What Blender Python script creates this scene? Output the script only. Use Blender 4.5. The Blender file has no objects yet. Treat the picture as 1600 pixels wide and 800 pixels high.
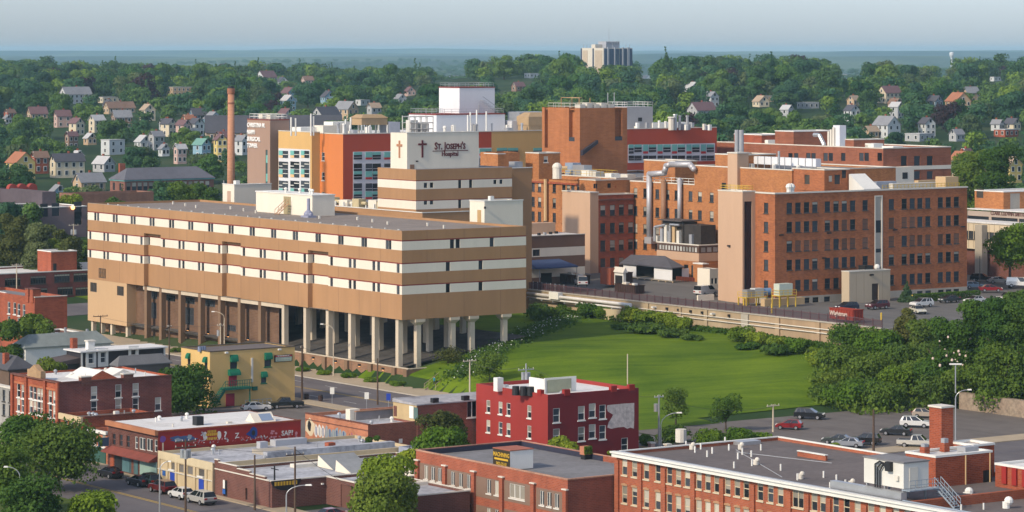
import bpy, bmesh, math, random
from mathutils import Vector, Matrix
R = random.Random(11)
# ------------------------------------------------------------------ camera facts
F = 4850.0; H = 58.0; HY = 78.0
TH = math.atan2(.569, .822)
CS, SN = math.cos(TH), math.sin(TH)
SC = bpy.context.scene
COL = SC.collection
def wp(px, py, D):
    return Vector(((px-800)/F*D, D, H-(py-HY)/F*D))
def sr(s, r):               # street grid -> world
    return Vector((CS*s-SN*r, SN*s+CS*r))
def to_sr(X, Y):
    return (CS*X+SN*Y, -SN*X+CS*Y)
def lerp(a, b, t): return a+(b-a)*t
def sstep(a, b, x):
    t = max(0, min(1, (x-a)/(b-a))); return t*t*(3-2*t)
PROF = [(-500,0),(640,0),(760,4),(1000,10),(1200,14),(1500,19),(2000,26),(2400,29.5),(2650,30),(2950,26),(3400,12),(4500,4),(7000,-8),(10000,8),(14000,24),(20000,40),(26000,52)]
def prof(Y):
    for (a, za), (b, zb) in zip(PROF, PROF[1:]):
        if Y <= b:
            t = (Y-a)/(b-a); return lerp(za, zb, t)
    return PROF[-1][1]
def lawn_z(s, r):
    t = max(0, min(1, (min(s,358)-290)/66.0))
    zl = (lerp(1.6, 4.0, (s-290)/12) if s < 302 else lerp(4.0, 5.5, (s-302)/12) if s < 314 else lerp(5.5, 5.9, min(1,(s-314)/42))) if s > 290 else 0
    zr = lerp(0.0, 5.3, t)
    k = sstep(400, 452, r)
    z = lerp(zr, zl, k)
    return z*sstep(285, 294, s)
def gz(X, Y):
    s, r = to_sr(X, Y)
    base = prof(Y)
    if Y > 2600:
        a = min(1, (Y-2600)/900)
        base += (1-a)*(3.2*math.sin(X*.013+.6)+2.2*math.sin(X*.029+1.9)+5*sstep(-50,250,X))+a*(5*math.sin(X*.0021+Y*.0009)+4*math.sin(X*.0047-Y*.0017+2)+ (6 if Y > 6000 else 0)*math.sin(Y*.0011+X*.0006)+(8 if Y > 9000 else 0)*math.sin(X*.0009-Y*.0004))
    else:
        base += sstep(800, 1500, Y)*(2.5*math.sin(X*.008+1)+2*math.sin(X*.017+Y*.006))
        base += 5*sstep(1500, 2300, Y)*sstep(-50, 250, X)+sstep(1700,2300,Y)*(3.2*math.sin(X*.013+.6)+2.2*math.sin(X*.029+1.9))
    if Y > 1100: return base
    w = 1-sstep(800, 1100, Y)
    if s >= 363: return lerp(base, max(base, 8.7), w)
    if r < 400 and s > 284:           # car park flat, bank behind
        za = lerp(3.0, 8.7, min(1,(s-349.5)/13.0)) if s > 349.5 else (0.0 if Y < 640 else base)
        return lerp(za, lawn_z(s, 400), sstep(378, 399, r))
    if s < 284: return base
    if r < 462: return lawn_z(s, r)
    z = lawn_z(s, 452)
    f = 1-sstep(500, 590, r)
    return lerp(base, max(base, z), f) if s > 291.6 else base
# ------------------------------------------------------------------ mesh builder
class MB:
    def __init__(self): self.v=[]; self.f=[]; self.m=[]
    def add(self, vs, fs, mi=0):
        o=len(self.v); self.v += [tuple(p) for p in vs]
        for f in fs: self.f.append(tuple(i+o for i in f)); self.m.append(mi)
        return self
    def quad(self, a,b,c,d, mi=0): return self.add([a,b,c,d], [(0,1,2,3)], mi)
    def tri(self, a,b,c, mi=0): return self.add([a,b,c], [(0,1,2)], mi)
    def box(self, x0,y0,z0,x1,y1,z1, mi=0, bottom=True, top=True):
        vs=[(x0,y0,z0),(x1,y0,z0),(x1,y1,z0),(x0,y1,z0),(x0,y0,z1),(x1,y0,z1),(x1,y1,z1),(x0,y1,z1)]
        fs=[(0,1,5,4),(1,2,6,5),(2,3,7,6),(3,0,4,7)]
        if bottom: fs.append((3,2,1,0))
        if top: fs.append((4,5,6,7))
        return self.add(vs, fs, mi)
    def prism(self, poly, z0, z1, mi=0, top=True, bottom=True):
        n=len(poly)
        vs=[(p[0],p[1],z0) for p in poly]+[(p[0],p[1],z1) for p in poly]
        fs=[(i,(i+1)%n,n+(i+1)%n,n+i) for i in range(n)]
        if top: fs.append(tuple(range(n,2*n)))
        if bottom: fs.append(tuple(reversed(range(n))))
        return self.add(vs, fs, mi)
    def tube(self, p0, p1, r0, r1=None, n=8, mi=0, caps=True):
        if r1 is None: r1=r0
        p0=Vector(p0); p1=Vector(p1); d=(p1-p0)
        if d.length<1e-6: return self
        d.normalize()
        u=d.orthogonal().normalized(); w=d.cross(u)
        vs=[]
        for p,r in ((p0,r0),(p1,r1)):
            for i in range(n):
                a=2*math.pi*i/n; vs.append(p+u*(r*math.cos(a))+w*(r*math.sin(a)))
        fs=[(i,(i+1)%n,n+(i+1)%n,n+i) for i in range(n)]
        if caps: fs += [tuple(reversed(range(n))), tuple(range(n,2*n))]
        return self.add(vs, fs, mi)
    def path(self, pts, r, n=8, mi=0):
        for a,b in zip(pts, pts[1:]): self.tube(a,b,r,r,n,mi)
        return self
    def ball(self, c, r, n=8, m=5, mi=0, sz=1.0, half=False):
        c=Vector(c); vs=[]; fs=[]
        lo = 0.0 if half else -math.pi/2
        for j in range(m+1):
            t=lo+(math.pi/2-lo)*j/m
            for i in range(n):
                a=2*math.pi*i/n
                vs.append((c.x+r*math.cos(t)*math.cos(a), c.y+r*math.cos(t)*math.sin(a), c.z+sz*r*math.sin(t)))
        for j in range(m):
            for i in range(n):
                fs.append((j*n+i, j*n+(i+1)%n, (j+1)*n+(i+1)%n, (j+1)*n+i))
        return self.add(vs, fs, mi)
    def mesh(self, name, mats):
        me=bpy.data.meshes.new(name)
        me.from_pydata(self.v, [], self.f)
        for m in (mats if isinstance(mats,(list,tuple)) else [mats]): me.materials.append(m)
        if any(self.m): me.polygons.foreach_set('material_index', self.m)
        me.update()
        return me
    def build(self, name, mats, parent=None, loc=None, smooth=False):
        me=self.mesh(name, mats)
        if smooth:
            me.polygons.foreach_set('use_smooth', [True]*len(me.polygons))
        return link(name, me, parent, loc)
def link(name, data, parent=None, loc=None, rz=0):
    o=bpy.data.objects.new(name, data); COL.objects.link(o)
    if parent: o.parent=parent
    if loc is not None: o.location=loc
    if rz: o.rotation_euler=(0,0,rz)
    return o
def tag(o, label=None, cat=None, group=None, kind=None):
    if label: o['label']=label
    if cat: o['category']=cat
    if group: o['group']=group
    if kind: o['kind']=kind
    return o
def empty(name, loc, rz=0, label=None, cat=None, group=None):
    o=bpy.data.objects.new(name, None); COL.objects.link(o)
    o.location=loc; o.rotation_euler=(0,0,rz); o.empty_display_size=.5
    return tag(o, label, cat, group)
KIDS={}
def copy_tree(o, loc, rz=None, label=None, group=None, scale=None):
    kids={}
    for ob in bpy.data.objects:
        if ob.parent: kids.setdefault(ob.parent.name, []).append(ob)
    def rec(a, p):
        c=a.copy(); COL.objects.link(c)
        if p: c.parent=p
        for ch in kids.get(a.name, []): rec(ch, c)
        return c
    c=rec(o, None); c.location=loc
    if rz is not None: c.rotation_euler=(0,0,rz)
    if scale is not None: c.scale=(scale,)*3
    if label: c['label']=label
    if group: c['group']=group
    return c
# ------------------------------------------------------------------ materials
def lin(c):
    return tuple(((x/255)/12.92 if x/255<=.04045 else ((x/255+.055)/1.055)**2.4) for x in c)
def nodes(m):
    m.use_nodes=True; nt=m.node_tree; b=nt.nodes['Principled BSDF']; return nt, b
def N(nt, t, **kw):
    n=nt.nodes.new(t)
    for k,v in kw.items(): setattr(n,k,v)
    return n
MC={}
def mat(name, col, rough=.8, var=.12, scale=.6, metal=0.0, spec=.3, streak=False, col2=None, fine=0, objvar=0):
    """weathered paint / render / membrane: two noises over a base colour"""
    if name in MC: return MC[name]
    m=bpy.data.materials.new(name); nt,b=nodes(m); L=nt.links.new
    tc=N(nt,'ShaderNodeTexCoord'); mp=N(nt,'ShaderNodeMapping')
    if streak: mp.inputs['Scale'].default_value=(1,1,.18)
    L(tc.outputs['Object'], mp.inputs['Vector'])
    n1=N(nt,'ShaderNodeTexNoise'); n1.inputs['Scale'].default_value=scale; n1.inputs['Detail'].default_value=6; n1.inputs['Roughness'].default_value=.65
    L(mp.outputs[0], n1.inputs['Vector'])
    n2=N(nt,'ShaderNodeTexNoise'); n2.inputs['Scale'].default_value=scale*.12; n2.inputs['Detail'].default_value=3
    L(tc.outputs['Object'], n2.inputs['Vector'])
    ad=N(nt,'ShaderNodeMath',operation='ADD'); L(n1.outputs['Fac'],ad.inputs[0]); L(n2.outputs['Fac'],ad.inputs[1])
    mr=N(nt,'ShaderNodeMapRange'); mr.inputs['From Min'].default_value=.6; mr.inputs['From Max'].default_value=1.4
    mr.inputs['To Min'].default_value=1-var*1.6; mr.inputs['To Max'].default_value=1+var*1.6
    L(ad.outputs[0], mr.inputs['Value'])
    hs=N(nt,'ShaderNodeHueSaturation'); hs.inputs['Color'].default_value=(*col,1)
    if col2:
        mx=N(nt,'ShaderNodeMix',data_type='RGBA'); mx.inputs['A'].default_value=(*col,1); mx.inputs['B'].default_value=(*col2,1)
        rm=N(nt,'ShaderNodeMapRange'); rm.inputs['From Min'].default_value=.42; rm.inputs['From Max'].default_value=.62
        L(n2.outputs['Fac'], rm.inputs['Value']); L(rm.outputs[0], mx.inputs['Factor']); L(mx.outputs['Result'], hs.inputs['Color'])
    val=mr.outputs[0]
    if objvar:
        oi=N(nt,'ShaderNodeObjectInfo'); mo=N(nt,'ShaderNodeMapRange'); mo.inputs['To Min'].default_value=1-objvar; mo.inputs['To Max'].default_value=1+objvar
        L(oi.outputs['Random'], mo.inputs['Value']); mm=N(nt,'ShaderNodeMath',operation='MULTIPLY'); L(val,mm.inputs[0]); L(mo.outputs[0],mm.inputs[1]); val=mm.outputs[0]
    L(val, hs.inputs['Value'])
    L(hs.outputs[0], b.inputs['Base Color'])
    b.inputs['Roughness'].default_value=rough; b.inputs['Metallic'].default_value=metal; b.inputs['Specular IOR Level'].default_value=spec
    MC[name]=m; return m
def brick(name, col, col2, mortar=None, bw=.55, bh=.2, var=.12):
    if name in MC: return MC[name]
    m=bpy.data.materials.new(name); nt,b=nodes(m); L=nt.links.new
    tc=N(nt,'ShaderNodeTexCoord'); sp=N(nt,'ShaderNodeSeparateXYZ'); L(tc.outputs['Object'],sp.inputs[0])
    ad=N(nt,'ShaderNodeMath',operation='ADD'); L(sp.outputs[0],ad.inputs[0]); L(sp.outputs[1],ad.inputs[1])
    cb=N(nt,'ShaderNodeCombineXYZ'); L(ad.outputs[0],cb.inputs[0]); L(sp.outputs[2],cb.inputs[1])
    bt=N(nt,'ShaderNodeTexBrick'); L(cb.outputs[0],bt.inputs['Vector'])
    bt.inputs['Color1'].default_value=(*col,1); bt.inputs['Color2'].default_value=(*col2,1)
    mo=mortar or tuple(.6*c+.4*.22 for c in col)
    bt.inputs['Mortar'].default_value=(*mo,1); bt.inputs['Scale'].default_value=1; bt.inputs['Mortar Size'].default_value=.018
    bt.inputs['Brick Width'].default_value=bw; bt.inputs['Row Height'].default_value=bh; bt.inputs['Bias'].default_value=-.1
    n=N(nt,'ShaderNodeTexNoise'); n.inputs['Scale'].default_value=.35; n.inputs['Detail'].default_value=7; n.inputs['Roughness'].default_value=.7
    L(tc.outputs['Object'],n.inputs['Vector'])
    mp=N(nt,'ShaderNodeMapping'); mp.inputs['Scale'].default_value=(.5,.5,.07); L(tc.outputs['Object'],mp.inputs[0])
    n2=N(nt,'ShaderNodeTexNoise'); n2.inputs['Scale'].default_value=1; n2.inputs['Detail'].default_value=4; L(mp.outputs[0],n2.inputs['Vector'])
    a2=N(nt,'ShaderNodeMath',operation='ADD'); L(n.outputs['Fac'],a2.inputs[0]); L(n2.outputs['Fac'],a2.inputs[1])
    mr=N(nt,'ShaderNodeMapRange'); mr.inputs['From Min'].default_value=.65; mr.inputs['From Max'].default_value=1.35
    mr.inputs['To Min'].default_value=1-var*1.7; mr.inputs['To Max'].default_value=1+var*1.5
    L(a2.outputs[0],mr.inputs['Value'])
    hs=N(nt,'ShaderNodeHueSaturation'); L(bt.outputs['Color'],hs.inputs['Color']); L(mr.outputs[0],hs.inputs['Value'])
    L(hs.outputs[0],b.inputs['Base Color']); b.inputs['Roughness'].default_value=.9; b.inputs['Specular IOR Level'].default_value=.2
    MC[name]=m; return m
def glass(name, col=(.02,.024,.03), rough=.12, spec=.22, vary=True):
    if name in MC: return MC[name]
    m=bpy.data.materials.new(name); nt,b=nodes(m); L=nt.links.new
    if vary:
        oi=N(nt,'ShaderNodeObjectInfo'); cr=N(nt,'ShaderNodeValToRGB')
        cr.color_ramp.elements[0].color=(*[c*.5 for c in col],1); cr.color_ramp.elements[1].color=(*[min(1,c*2.6+.01) for c in col],1)
        L(oi.outputs['Random'],cr.inputs[0]); L(cr.outputs[0],b.inputs['Base Color'])
    else: b.inputs['Base Color'].default_value=(*col,1)
    b.inputs['Roughness'].default_value=rough; b.inputs['Specular IOR Level'].default_value=spec
    MC[name]=m; return m
def roofmat(name, col, stain=(.1,.1,.1), var=.12, amt=.45):
    """flat roof membrane with ponding stains and seams"""
    if name in MC: return MC[name]
    m=bpy.data.materials.new(name); nt,b=nodes(m); L=nt.links.new
    tc=N(nt,'ShaderNodeTexCoord')
    n1=N(nt,'ShaderNodeTexNoise'); n1.inputs['Scale'].default_value=.16; n1.inputs['Detail'].default_value=8; n1.inputs['Roughness'].default_value=.6; n1.inputs['Distortion'].default_value=.6
    L(tc.outputs['Object'],n1.inputs['Vector'])
    mr=N(nt,'ShaderNodeMapRange'); mr.inputs['From Min'].default_value=.5; mr.inputs['From Max'].default_value=.72; mr.inputs['To Max'].default_value=amt
    L(n1.outputs['Fac'],mr.inputs['Value'])
    mx=N(nt,'ShaderNodeMix',data_type='RGBA'); mx.inputs['A'].default_value=(*col,1); mx.inputs['B'].default_value=(*stain,1); L(mr.outputs[0],mx.inputs['Factor'])
    bt=N(nt,'ShaderNodeTexBrick'); bt.inputs['Scale'].default_value=1; bt.inputs['Brick Width'].default_value=9; bt.inputs['Row Height'].default_value=2.6; bt.inputs['Mortar Size'].default_value=.05
    bt.inputs['Color1'].default_value=(1,1,1,1); bt.inputs['Color2'].default_value=(1-var,)*3+(1,); bt.inputs['Mortar'].default_value=(.78,.78,.78,1)
    L(tc.outputs['Object'],bt.inputs['Vector'])
    ml=N(nt,'ShaderNodeMix',data_type='RGBA',blend_type='MULTIPLY'); ml.inputs['Factor'].default_value=1
    L(mx.outputs['Result'],ml.inputs['A']); L(bt.outputs['Color'],ml.inputs['B'])
    n3=N(nt,'ShaderNodeTexNoise'); n3.inputs['Scale'].default_value=1.5; n3.inputs['Detail'].default_value=5; L(tc.outputs['Object'],n3.inputs['Vector'])
    m3=N(nt,'ShaderNodeMapRange'); m3.inputs['From Min'].default_value=.3; m3.inputs['From Max'].default_value=.7; m3.inputs['To Min'].default_value=1-var; m3.inputs['To Max'].default_value=1+var
    L(n3.outputs['Fac'],m3.inputs['Value'])
    hs=N(nt,'ShaderNodeHueSaturation'); L(ml.outputs['Result'],hs.inputs['Color']); L(m3.outputs[0],hs.inputs['Value'])
    L(hs.outputs[0],b.inputs['Base Color']); b.inputs['Roughness'].default_value=.85; b.inputs['Specular IOR Level'].default_value=.25
    MC[name]=m; return m
def leafmat(name, cols, objvar=.25):
    """foliage: tone differs leaf clump to leaf clump and tree to tree"""
    if name in MC: return MC[name]
    m=bpy.data.materials.new(name); nt,b=nodes(m); L=nt.links.new
    tc=N(nt,'ShaderNodeTexCoord'); n=N(nt,'ShaderNodeTexNoise'); n.inputs['Scale'].default_value=.55; n.inputs['Detail'].default_value=4; n.inputs['Roughness'].default_value=.7
    L(tc.outputs['Object'],n.inputs['Vector'])
    cr=N(nt,'ShaderNodeValToRGB'); e=cr.color_ramp.elements; e[0].position=.34; e[1].position=.66
    e[0].color=(*cols[0],1); e[1].color=(*cols[1],1)
    L(n.outputs['Fac'],cr.inputs[0])
    oi=N(nt,'ShaderNodeObjectInfo'); mo=N(nt,'ShaderNodeMapRange'); mo.inputs['To Min'].default_value=1-objvar; mo.inputs['To Max'].default_value=1+objvar
    L(oi.outputs['Random'],mo.inputs['Value'])
    mh=N(nt,'ShaderNodeMath',operation='MULTIPLY_ADD'); L(oi.outputs['Random'],mh.inputs[0]); mh.inputs[1].default_value=-.05*(objvar>0); mh.inputs[2].default_value=.522
    hs=N(nt,'ShaderNodeHueSaturation'); L(cr.outputs[0],hs.inputs['Color']); L(mo.outputs[0],hs.inputs['Value']); L(mh.outputs[0],hs.inputs['Hue'])
    L(hs.outputs[0],b.inputs['Base Color']); b.inputs['Roughness'].default_value=.75; b.inputs['Specular IOR Level'].default_value=.12
    tr=N(nt,'ShaderNodeBsdfTranslucent'); L(hs.outputs[0],tr.inputs['Color'])
    ms=N(nt,'ShaderNodeMixShader'); ms.inputs[0].default_value=.32
    out=[x for x in nt.nodes if x.type=='OUTPUT_MATERIAL'][0]
    L(b.outputs[0],ms.inputs[1]); L(tr.outputs[0],ms.inputs[2]); L(ms.outputs[0],out.inputs['Surface'])
    MC[name]=m; return m
M={}
M['glass']=glass('window_glass'); M['glass_blue']=glass('blue_glass',(.02,.03,.06))
M['teal']=mat('teal_panel',(.16,.42,.38),.35,.1); M['tealdark']=glass('green_glass',(.02,.05,.055))
M['white']=mat('white_paint',(.70,.69,.64),.7,.06,.5,streak=True)
M['cream']=mat('cream_panel',(.70,.64,.53),.7,.05,.5,streak=True)
M['trim']=mat('pale_trim',(.62,.58,.5),.7,.1)
M['frame']=mat('window_frame_paint',(.62,.60,.54),.6,.06)
M['framedark']=mat('dark_frame',(.06,.055,.05),.5,.1)
M['blind']=mat('window_blind',(.36,.33,.27),.8,.1,objvar=.5)
M['blind_brown']=mat('brown_blind',(.17,.085,.055),.8,.1,objvar=.35)
M['brownpanel']=mat('brown_panel',(.36,.20,.096),.75,.10,.4,streak=True)
M['redline']=mat('dark_red_band',(.20,.035,.025),.7,.1)
M['beige']=mat('beige_render',(.50,.35,.19),.8,.07,.4,streak=True)
M['roofdark']=roofmat('dark_roof',(.145,.122,.115),(.085,.073,.07))
M['roofbrown']=roofmat('brown_grey_roof',(.25,.21,.18),(.16,.135,.12))
M['roofgrey']=roofmat('grey_roof',(.20,.195,.20),(.11,.105,.1))
M['roofwhite']=roofmat('white_roof',(.66,.65,.63),(.42,.38,.33),.06,.5)
M['roofsilver']=roofmat('silver_roof',(.42,.43,.46),(.16,.17,.2),.22,.8)
M['concrete']=mat('concrete',(.38,.34,.28),.9,.14,.5,streak=True)
M['column']=mat('pale_column',(.52,.44,.33),.85,.1,.6,streak=True)
M['metal']=mat('galvanised_metal',(.45,.46,.47),.4,.1,metal=.6)
M['steel']=mat('grey_steel',(.30,.31,.33),.5,.12)
M['black']=mat('black_metal',(.02,.02,.022),.5,.1)
M['wood']=mat('pole_wood',(.10,.065,.045),.9,.2,2)
M['tanpanel']=mat('tan_panel',(.50,.33,.22),.8,.06,.4,streak=True)
M['brickJ']=brick('orange_brick',(.40,.130,.042),(.255,.078,.026))
M['brickK']=brick('orange_tan_brick',(.44,.175,.055),(.32,.115,.035))
M['brickR']=brick('red_brick',(.34,.078,.030),(.235,.05,.021))
M['brickB']=brick('brown_brick',(.17,.06,.04),(.115,.042,.03))
M['brickT']=brick('tower_brick',(.39,.145,.054),(.335,.12,.043),bw=1.2,bh=.3)
M['brickP']=brick('brown_wall_brick',(.27,.15,.085),(.22,.12,.07),bw=1.0,bh=.3)
M['yellow']=mat('yellow_rail',(.60,.40,.05),.5,.1)
# ------------------------------------------------------------------ buildings
WCACHE={}
def win_mesh(style, w, h, var, frame, glassm):
    key=(style, round(w,2), round(h,2), var, frame.name, glassm.name)
    if key in WCACHE: return WCACHE[key]
    b=MB(); fr=MB(); sl=MB(); d=.14
    # glass at depth d behind the wall face (local -y is out)
    b.box(-w/2,d,0,w/2,d+.04,h,0)
    t=.07 if w<2 else .09
    if style!='plain':
        for x0,x1,z0,z1 in ((-w/2,-w/2+t,0,h),(w/2-t,w/2,0,h),(-w/2+t,w/2-t,0,t),(-w/2+t,w/2-t,h-t,h)):
            fr.box(x0,d-.10,z0,x1,d-.003,z1)
    if style in('sash',): fr.box(-w/2+t,d-.08,h*.5-.045,w/2-t,d-.003,h*.5+.045)
    if style=='triple':
        for k in(1,2): fr.box(-w/2+w*k/3-.08,d-.10,t,-w/2+w*k/3+.08,d-.003,h-t)
    if style=='double': fr.box(-.06,d-.10,t,.06,d-.003,h-t)
    if style=='grid':
        n=max(2,round(w/.7))
        for k in range(1,n): fr.box(-w/2+w*k/n-.03,d-.08,t,-w/2+w*k/n+.03,d-.003,h-t)
        fr.box(-w/2+t,d-.07,h*.55-.03,w/2-t,d-.004,h*.55+.03)
    if var==1: b.box(-w/2+t,d-.035,h*.5,w/2-t,d-.004,h-t,1)
    if var==2: b.box(-w/2+t,d-.035,h*.28,w/2-t,d-.004,h-t,1)
    if var==3: b.box(-w/2+t,d-.035,h*.75,w/2-t,d-.004,h-t,1)
    if var==5: b.box(-w/2+t,d-.035,t,w/2-t,d-.004,h-t,2)
    if var==4: b.box(-w/2+t,d-.035,t,w/2-t,d-.004,h-t,1)
    sl.box(-w/2-.12,-.12,-.16,w/2+.12,d+.02,-.003)
    r=(b.mesh('window',[glassm,M['blind'],M['blind_brown']]), fr.mesh('frame',frame) if fr.v else None, sl.mesh('sill',frame))
    WCACHE[key]=r; return r
class Bld:
    """a building whose nearest corner stands at pixel column px, distance D; local x runs along the right-hand face, local y along the left-hand face"""
    def __init__(s, name, label, cat, px, D, z0=None, group=None, base=None, rz=TH):
        s.X=(px-800)/F*D; s.Y=D
        s.z0=gz(s.X,s.Y) if z0 is None else z0
        s.root=empty(name, (s.X,s.Y,s.z0), rz, label, cat, group)
        s.cs=math.cos(rz); s.sn=math.sin(rz)
        s.op={}
    def z(s, py, x=0, y=0):
        return H-(py-HY)/F*(s.Y+s.sn*x+s.cs*y)-s.z0
    def lx(s, px, y=0):
        k=(px-800)/F; return (k*(s.Y+s.cs*y)-(s.X-s.sn*y))/(s.cs-k*s.sn)
    def ly(s, px, x=0):
        k=(px-800)/F; return ((s.X+s.cs*x)-k*(s.Y+s.sn*x))/(s.sn+k*s.cs)
    def w(s, x, y, z):
        return Vector((s.X+s.cs*x-s.sn*y, s.Y+s.sn*x+s.cs*y, s.z0+z))
    def face(s, mb, face, at, u0,u1,z0,z1, ops, mi=0, depth=.2):
        """a wall face with real openings; at = the constant coordinate, ops = (u0,u1,z0,z1)"""
        P=(lambda u,z,d=0: (u,at+d,z)) if face=='R' else (lambda u,z,d=0: (at+d,u,z))
        ops=[(max(u0,a),min(u1,b),max(z0,c),min(z1,d)) for a,b,c,d in ops if b>u0+.01 and a<u1-.01 and d>z0+.01 and c<z1-.01]
        zs=sorted({round(v,3) for v in [z0,z1]+[q for o in ops for q in o[2:]]})
        for za,zb in zip(zs,zs[1:]):
            zm=(za+zb)/2
            row=sorted((o[0],o[1]) for o in ops if o[2]<zm<o[3])
            u=u0
            for a,bb in row:
                if a>u+1e-3: s._q(mb,P,face,u,a,za,zb,mi)
                u=max(u,bb)
            if u<u1-1e-3: s._q(mb,P,face,u,u1,za,zb,mi)
        for a,bb,c,d in ops:
            mb.quad(P(a,c),P(a,c,depth),P(a,d,depth),P(a,d),mi); mb.quad(P(bb,c),P(bb,d),P(bb,d,depth),P(bb,c,depth),mi)
            mb.quad(P(a,c),P(bb,c),P(bb,c,depth),P(a,c,depth),mi); mb.quad(P(a,d),P(a,d,depth),P(bb,d,depth),P(bb,d),mi)
    def _q(s, mb,P,face,a,b,c,d,mi):
        if face=='R': mb.quad(P(a,c),P(b,c),P(b,d),P(a,d),mi)
        else: mb.quad(P(b,c),P(a,c),P(a,d),P(b,d),mi)
    def block(s, x0,y0,x1,y1,z0,z1, m, L=(), Rr=(), name='wall', roof=None, par=.5, coping=None, cz=.18, cw=.25, over=.06, parent=None, rmat=None):
        """box with openings on its two visible faces, parapet, roof sheet and coping"""
        mb=MB()
        s.face(mb,'L',x0,y0,y1,z0,z1,L)
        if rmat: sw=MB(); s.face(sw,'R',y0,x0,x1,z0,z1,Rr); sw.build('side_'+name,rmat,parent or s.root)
        else: s.face(mb,'R',y0,x0,x1,z0,z1,Rr)
        mb.quad((x1,y0,z0),(x1,y1,z0),(x1,y1,z1),(x1,y0,z1)); mb.quad((x1,y1,z0),(x0,y1,z0),(x0,y1,z1),(x1,y1,z1))
        zr=z1-par if roof else z1
        if roof:
            t=.3
            a=[(x0,y0),(x1,y0),(x1,y1),(x0,y1)]; c=[(x0+t,y0+t),(x1-t,y0+t),(x1-t,y1-t),(x0+t,y1-t)]
            for i in range(4):
                j=(i+1)%4
                mb.quad((*a[i],z1),(*a[j],z1),(*c[j],z1),(*c[i],z1)); mb.quad((*c[j],z1),(*c[j],zr),(*c[i],zr),(*c[i],z1))
        else: mb.quad((x0,y0,z1),(x1,y0,z1),(x1,y1,z1),(x0,y1,z1))
        o=mb.build(name, m, parent or s.root)
        if roof:
            MB().quad((x0+.3,y0+.3,zr),(x1-.3,y0+.3,zr),(x1-.3,y1-.3,zr),(x0+.3,y1-.3,zr)).build('roof', roof, parent or s.root)
        if coping:
            q=MB(); e=over; i=cw+.15
            q.box(x0-e,y0-e,z1-cz+.02,x1+e,y0+i,z1+.06); q.box(x0-e,y1-i,z1-cz+.02,x1+e,y1+e,z1+.06)
            q.box(x0-e,y0+i,z1-cz+.02,x0+i,y1-i,z1+.06); q.box(x1-i,y0+i,z1-cz+.02,x1+e,y1-i,z1+.06)
            q.build('coping', coping, parent or s.root)
        return o
    def win(s, face, at, u, z, w, h, style='sash', var=None, frame=None, gl=None, sill=True, kids=True, parent=None, name='window'):
        frame=frame or M['frame']; gl=gl or M['glass']
        if var is None: var=R.choice((0,0,1,1,2,3,0))
        me,fm,sm=win_mesh(style,w,h,var,frame,gl)
        loc=(u,at,z) if face=='R' else (at,u,z)
        o=link(name, me, parent or s.root, loc, 0 if face=='R' else -math.pi/2)
        if kids and fm: link('frame', fm, o)
        if kids and sill: link('sill', sm, o)
        return o
    def box(s, name, m, x0,y0,z0,x1,y1,z1, parent=None):
        return MB().box(x0,y0,z0,x1,y1,z1).build(name, m, parent or s.root)
def op(u,z,w,h): return (u-w/2,u+w/2,z,z+h)
def letters(txt, size, m, parent, loc, face='R', depth=.04, align='CENTER', small=False, squeeze=1.0, name='lettering'):
    c=bpy.data.curves.new(name,'FONT'); c.body=txt; c.size=size; c.extrude=depth; c.align_x=align; c.offset=size*.022
    c.materials.append(m); c.resolution_u=2
    if small:
        for i,ch in enumerate(txt):
            if ch.islower(): c.body_format[i].use_small_caps=True
        c.small_caps_scale=.78
    to=bpy.data.objects.new('t',c); COL.objects.link(to); bpy.context.view_layer.update()
    me=bpy.data.meshes.new_from_object(to.evaluated_get(bpy.context.evaluated_depsgraph_get())); bpy.data.objects.remove(to)
    o=link(name,me,parent,loc); o.rotation_euler=(math.pi/2,0,0 if face=='R' else -math.pi/2); o.scale=(squeeze,1,1)
    return o
# ------------------------------------------------------------------ camera, light, air
cam=bpy.data.cameras.new('camera'); co=bpy.data.objects.new('camera',cam); COL.objects.link(co)
co.location=(0,0,H); co.rotation_euler=(math.pi/2,0,0)
cam.sensor_width=36; cam.lens=F/1600*36; cam.shift_y=-(400-HY)/1600; cam.clip_start=1; cam.clip_end=60000
SC.camera=co
SUN_EL=math.radians(34); SUN_DIR=Vector((-.765,-.644,0)).normalized()   # towards the sun
w=bpy.data.worlds.new('World'); SC.world=w; w.use_nodes=True; nt=w.node_tree
sky=nt.nodes.new('ShaderNodeTexSky'); sky.sky_type='NISHITA'; sky.sun_disc=False
sky.sun_elevation=SUN_EL; sky.sun_rotation=math.atan2(SUN_DIR.x,SUN_DIR.y); sky.air_density=.9; sky.dust_density=1.06; sky.ozone_density=9.0; sky.altitude=100
bg=nt.nodes['Background']; hsn=nt.nodes.new('ShaderNodeHueSaturation'); hsn.inputs['Saturation'].default_value=.52; nt.links.new(sky.outputs[0],hsn.inputs['Color']); nt.links.new(hsn.outputs[0],bg.inputs[0]); bg.inputs[1].default_value=.15
sl=bpy.data.lights.new('sun','SUN'); sl.energy=2.7; sl.angle=math.radians(3.0); sl.color=(1,.84,.62)
so=bpy.data.objects.new('sun',sl); COL.objects.link(so)
d=Vector((SUN_DIR.x*math.cos(SUN_EL),SUN_DIR.y*math.cos(SUN_EL),math.sin(SUN_EL)))
so.rotation_euler=d.to_track_quat('Z','Y').to_euler(); so.location=(-200,200,300)
vs=SC.view_settings; vs.view_transform='Standard'; vs.look='None'; vs.gamma=1; vs.use_curve_mapping=False; vs.exposure=.50
SC.render.engine='CYCLES'; cy=SC.cycles; cy.use_denoising=True; cy.max_bounces=5; cy.diffuse_bounces=2; cy.glossy_bounces=2; cy.transparent_max_bounces=6; cy.transmission_bounces=2; cy.volume_bounces=1
try: cy.denoiser='OPENIMAGEDENOISE'; cy.denoising_prefilter='ACCURATE'
except Exception: pass
hz=bpy.data.materials.new('haze_air'); hz.use_nodes=True; nt=hz.node_tree
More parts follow.
